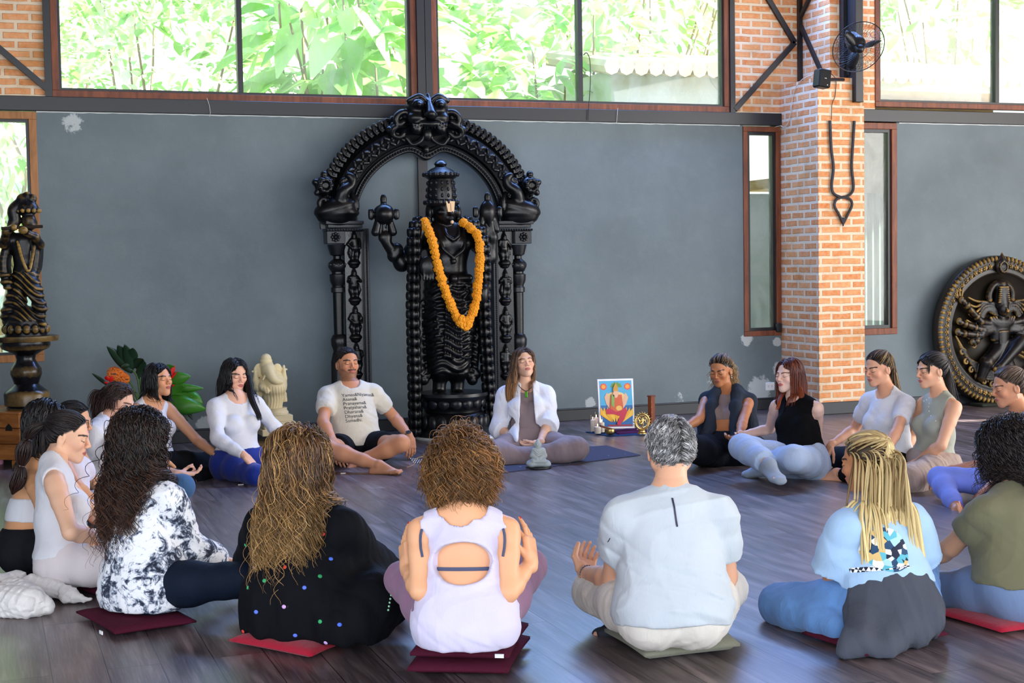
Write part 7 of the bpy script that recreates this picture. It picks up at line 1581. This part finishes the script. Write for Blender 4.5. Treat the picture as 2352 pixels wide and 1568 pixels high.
# redhead
def studs(B):
    T = bvh(B.P.children[2])
    for px, py in ((1703, 1005), (1722, 1022), (1745, 1012), (1712, 1052), (1733, 1048), (1762, 1040), (1790, 1048), (1812, 1060), (1830, 1035), (1858, 1040), (1738, 1000)):
        h = T.ray_cast(Vector(C0), Vector(ray(px, py)).normalized())
        if h[0] is not None: MB().ball(np.array(h[0]), .004, 6).build('stud', plain('black_studs', '202024', .3), B.P, True)
person('person with long straight red hair in a black sleeveless top and light blue jeans', dict(
    s=.99, skin='e8c0ac', haircol='4a1c12', nails='a81828', face=dict(brow='6a3a2c', lip='c46a62'), root=(1840, 1062, .10), neck=(1828, 912, 1), head=(1812, 862, -1), az=-142, look=(-128, 0), fat=.96, trunk=.475,
    rarm=((1768, 985, 1), (1698, 1000, -1), (1682, 1035, -1), (.6, .5, -.4), 'rest'), larm=((1876, 1000, 1), (1833, 1000, -1), (1812, 1035, -1), (.1, .5, -.9), 'flat'),
    rleg=((1704, 1026, -1), (1766, 1066, -1), (1792, 1086, -1)), lleg=((1822, 1052, -1), (1752, 1068, 1), (1716, 1072, 1))),
    top_wear('sleeveless_blouse', fabric('black_blouse', '08080b', .85, .2), e=.012, hem=.0, loose=.012, neck=(.056, .03), armhole=.056, wr=.003),
    legs_wear('jeans', fabric('light_denim', 'a9bcd8', .85, .4), .018, 1.85, fl=.016, wr=.004),
    multi(studs, bundle(((1803, 893, .02), (1795, 910, -.04), (1788, 925, -.08), (1784, 944, -.10)), 70, .014, '5a2412', 'a0481f'), bundle(((1828, 850, -.0), (1836, 885, -.05), (1842, 915, -.10), (1845, 945, -.12)), 120, .022, '5a2412', '8a3f1f'), long_hair('hair', 1200, (.30, .38), .0028, '43170d', '8a3f1f', thick=.012, wave=(.001, 4.), spread=.02, stiff=.55, seed=40, grad=.5, part=.01), sneaker('r', top_m('9aa6b4', 'k'), 'sock', .011), sneaker('l', top_m('9aa6b4', 'k'), 'sock', .011),
          lambda B: bracelet(B, 'r', plain('green_cord', '4fae5a', .6), .03, .0025), lambda B: bracelet(B, 'l', plain('red_cord', 'b8243a', .6), .03, .0025)))
# white tee, high ponytail
person('person in a plain white t-shirt with a high blond-streaked ponytail, right of the brick pillar', dict(
    s=1.0, skin='dfa584', haircol='2a1c14', face=dict(brow='33241c', lip='b56a60'), root=(2038, 1060, .10), neck=(2040, 898, 1), head=(2018, 846, -1), az=-124, look=(-118, -10), fat=.98, trunk=.475, hs=1.,
    larm=((2062, 985, -1), (2030, 1048, -1), (2005, 1065, 1), dn, 'rest'), rarm=((1962, 985, 1), (1908, 1022, -1), (1892, 1060, 1), (.5, .3, -.8), 'rest'),
    rleg=((1925, 1050, 1), (1990, 1085, -1)), lleg=((2030, 1105, -1), (1925, 1086, 1), (1872, 1086, 1))),
    top_wear('t_shirt', WHT('3'), e=.014, sleeve=.66, hem=.0, loose=.018, wr=.004, neck=(.062, .01)),
    legs_wear('leggings', fabric('black_leggings3', '0d0e12', .75, .3), .012, 1.9),
    multi(earring(1), lambda B: pony(B, (0, -.085, .10), 1000, ('241812', '5a4028'), (.26, .34), seed=41, streak='b8945c', stp=.35, wave=(.005, 4.))))
# sage halter
def stones(B):
    T = bvh(B.top)
    for px, py in ((2114, 920), (2122, 921), (2128, 918), (2134, 914), (2134, 926), (2133, 934), (2134, 944), (2138, 955), (2149, 966), (2142, 908)):
        h = T.ray_cast(Vector(C0), Vector(ray(px, py)).normalized())
        if h[0] is not None: MB().ball(np.array(h[0]), .0045, 6).build('rhinestone', plain('white_stones', 'f4f4f8', .15), B.P, True)
def fringe(B):
    pony(B, (0, -.10, .06), 1100, ('140d0d', '2a1b19'), (.20, .27), seed=42, wave=(.002, 4.), hl=.075)
    G, q, L, rs = grow(B, 260, (.06, .11), seed=43, comb='fwd', thick=.006, step=.008, stiff=.75, body=False, region=lambda q: (q[:, 1] > .02) & (q[:, 2] > .055), out=.3, hl=.055); hairmesh('fringe', B, G, rs, .0018, '140d0d', '251715', B.P, k=4)
person('person in a sage green halter top with rhinestones and a dark ponytail with fringe', dict(
    s=1.0, skin='e3ac8a', haircol='171010', face=dict(brow='241815', lip='b8665e'), root=(2142, 1072, .10), neck=(2160, 905, 1), head=(2140, 850, -1), az=-112, look=(-104, -6), fat=1.02, trunk=.475,
    larm=((2162, 1022, -1), (2104, 1062, 1), (2072, 1072, 1), dn, 'rest'), rarm=((2096, 1000, 1), (2066, 1052, -1), (2050, 1070, 1), dn, 'rest'),
    lleg=((2085, 1100, -1), (2130, 1130, 1)), rleg=((2040, 1062, 1), (2078, 1130, -1), (2070, 1140, 1))),
    multi(top_wear('halter_top', fabric('sage_rib', 'a3a79a', .8, .25), e=.007, hem=.03, neck=(.052, -.01), armhole=.072, wr=.002), stones),
    legs_wear('trousers', fabric('beige_linen', 'a8958a', .85, .35), .024, 1.9, wr=.006), multi(fringe, earring(-1)))
# periwinkle leggings
person('person in grey strappy top and periwinkle leggings with pinned-up brown hair', dict(
    s=1.02, skin='c98e6c', haircol='4a3426', nails=None, face=dict(brow='5a4030', lip='b0685a'), root=(2348, 1118, .10), neck=(2345, 945, 1), head=(2318, 888, -1), az=-100, look=(-94, -12), fat=.96, trunk=.475,
    rarm=((2278, 1062, 1), (2178, 1080, -1), (2138, 1105, 1), dn, 'rest'), larm=((2372, 1080, -1), (2278, 1112, 1), (2225, 1150, 1), dn, 'rest'),
    rleg=((2158, 1098, 1), (2200, 1170, -1), (2180, 1200, -1)), lleg=((2250, 1180, -1), (2330, 1180, 1))),
    top_wear('strappy_top', fabric('grey_strap', '9aa0b0', .8, .2), e=.007, hem=.02, neck=(.088, .02), armhole=.07),
    legs_wear('leggings', fabric('periwinkle_leggings', '7a8ce0', .7, .2), .008, 1.9),
    multi(earring(-1), lambda B: pony(B, (0, -.09, .085), 1000, ('3a2a20', '6a5040'), (.02, .05), seed=44, wave=(.003, 8.), streak='8a7460', stp=.3)))
# person mostly out of frame
person('person in black clothes and jeans mostly outside the frame at the right edge', dict(
    s=1.0, skin='dda080', haircol='3a2618', root=(2440, 1215, .10), neck=(2430, 1030, 1), head=(2398, 962, -1), az=-85, look=(-85, -8), trunk=.475,
    larm=((2390, 1200, -1), (2275, 1235, 1), (2215, 1290, -1), dn, 'rest'), rarm=((2350, 1180, 1), (2250, 1190, -1), (2205, 1175, 1), upn, 'mudra'),
    lleg=((2235, 1300, -1), (2330, 1300, 1))),
    top_wear('black_top', fabric('black_knit', '101114', .85), e=.012, sleeve=1.4, hem=.0), legs_wear('jeans', fabric('dark_jeans', '3f5670', .85), .014),
    long_hair('hair', 500, (.2, .3), .003, '3a2618', '6a4a30', thick=.012, spread=.05, seed=45))
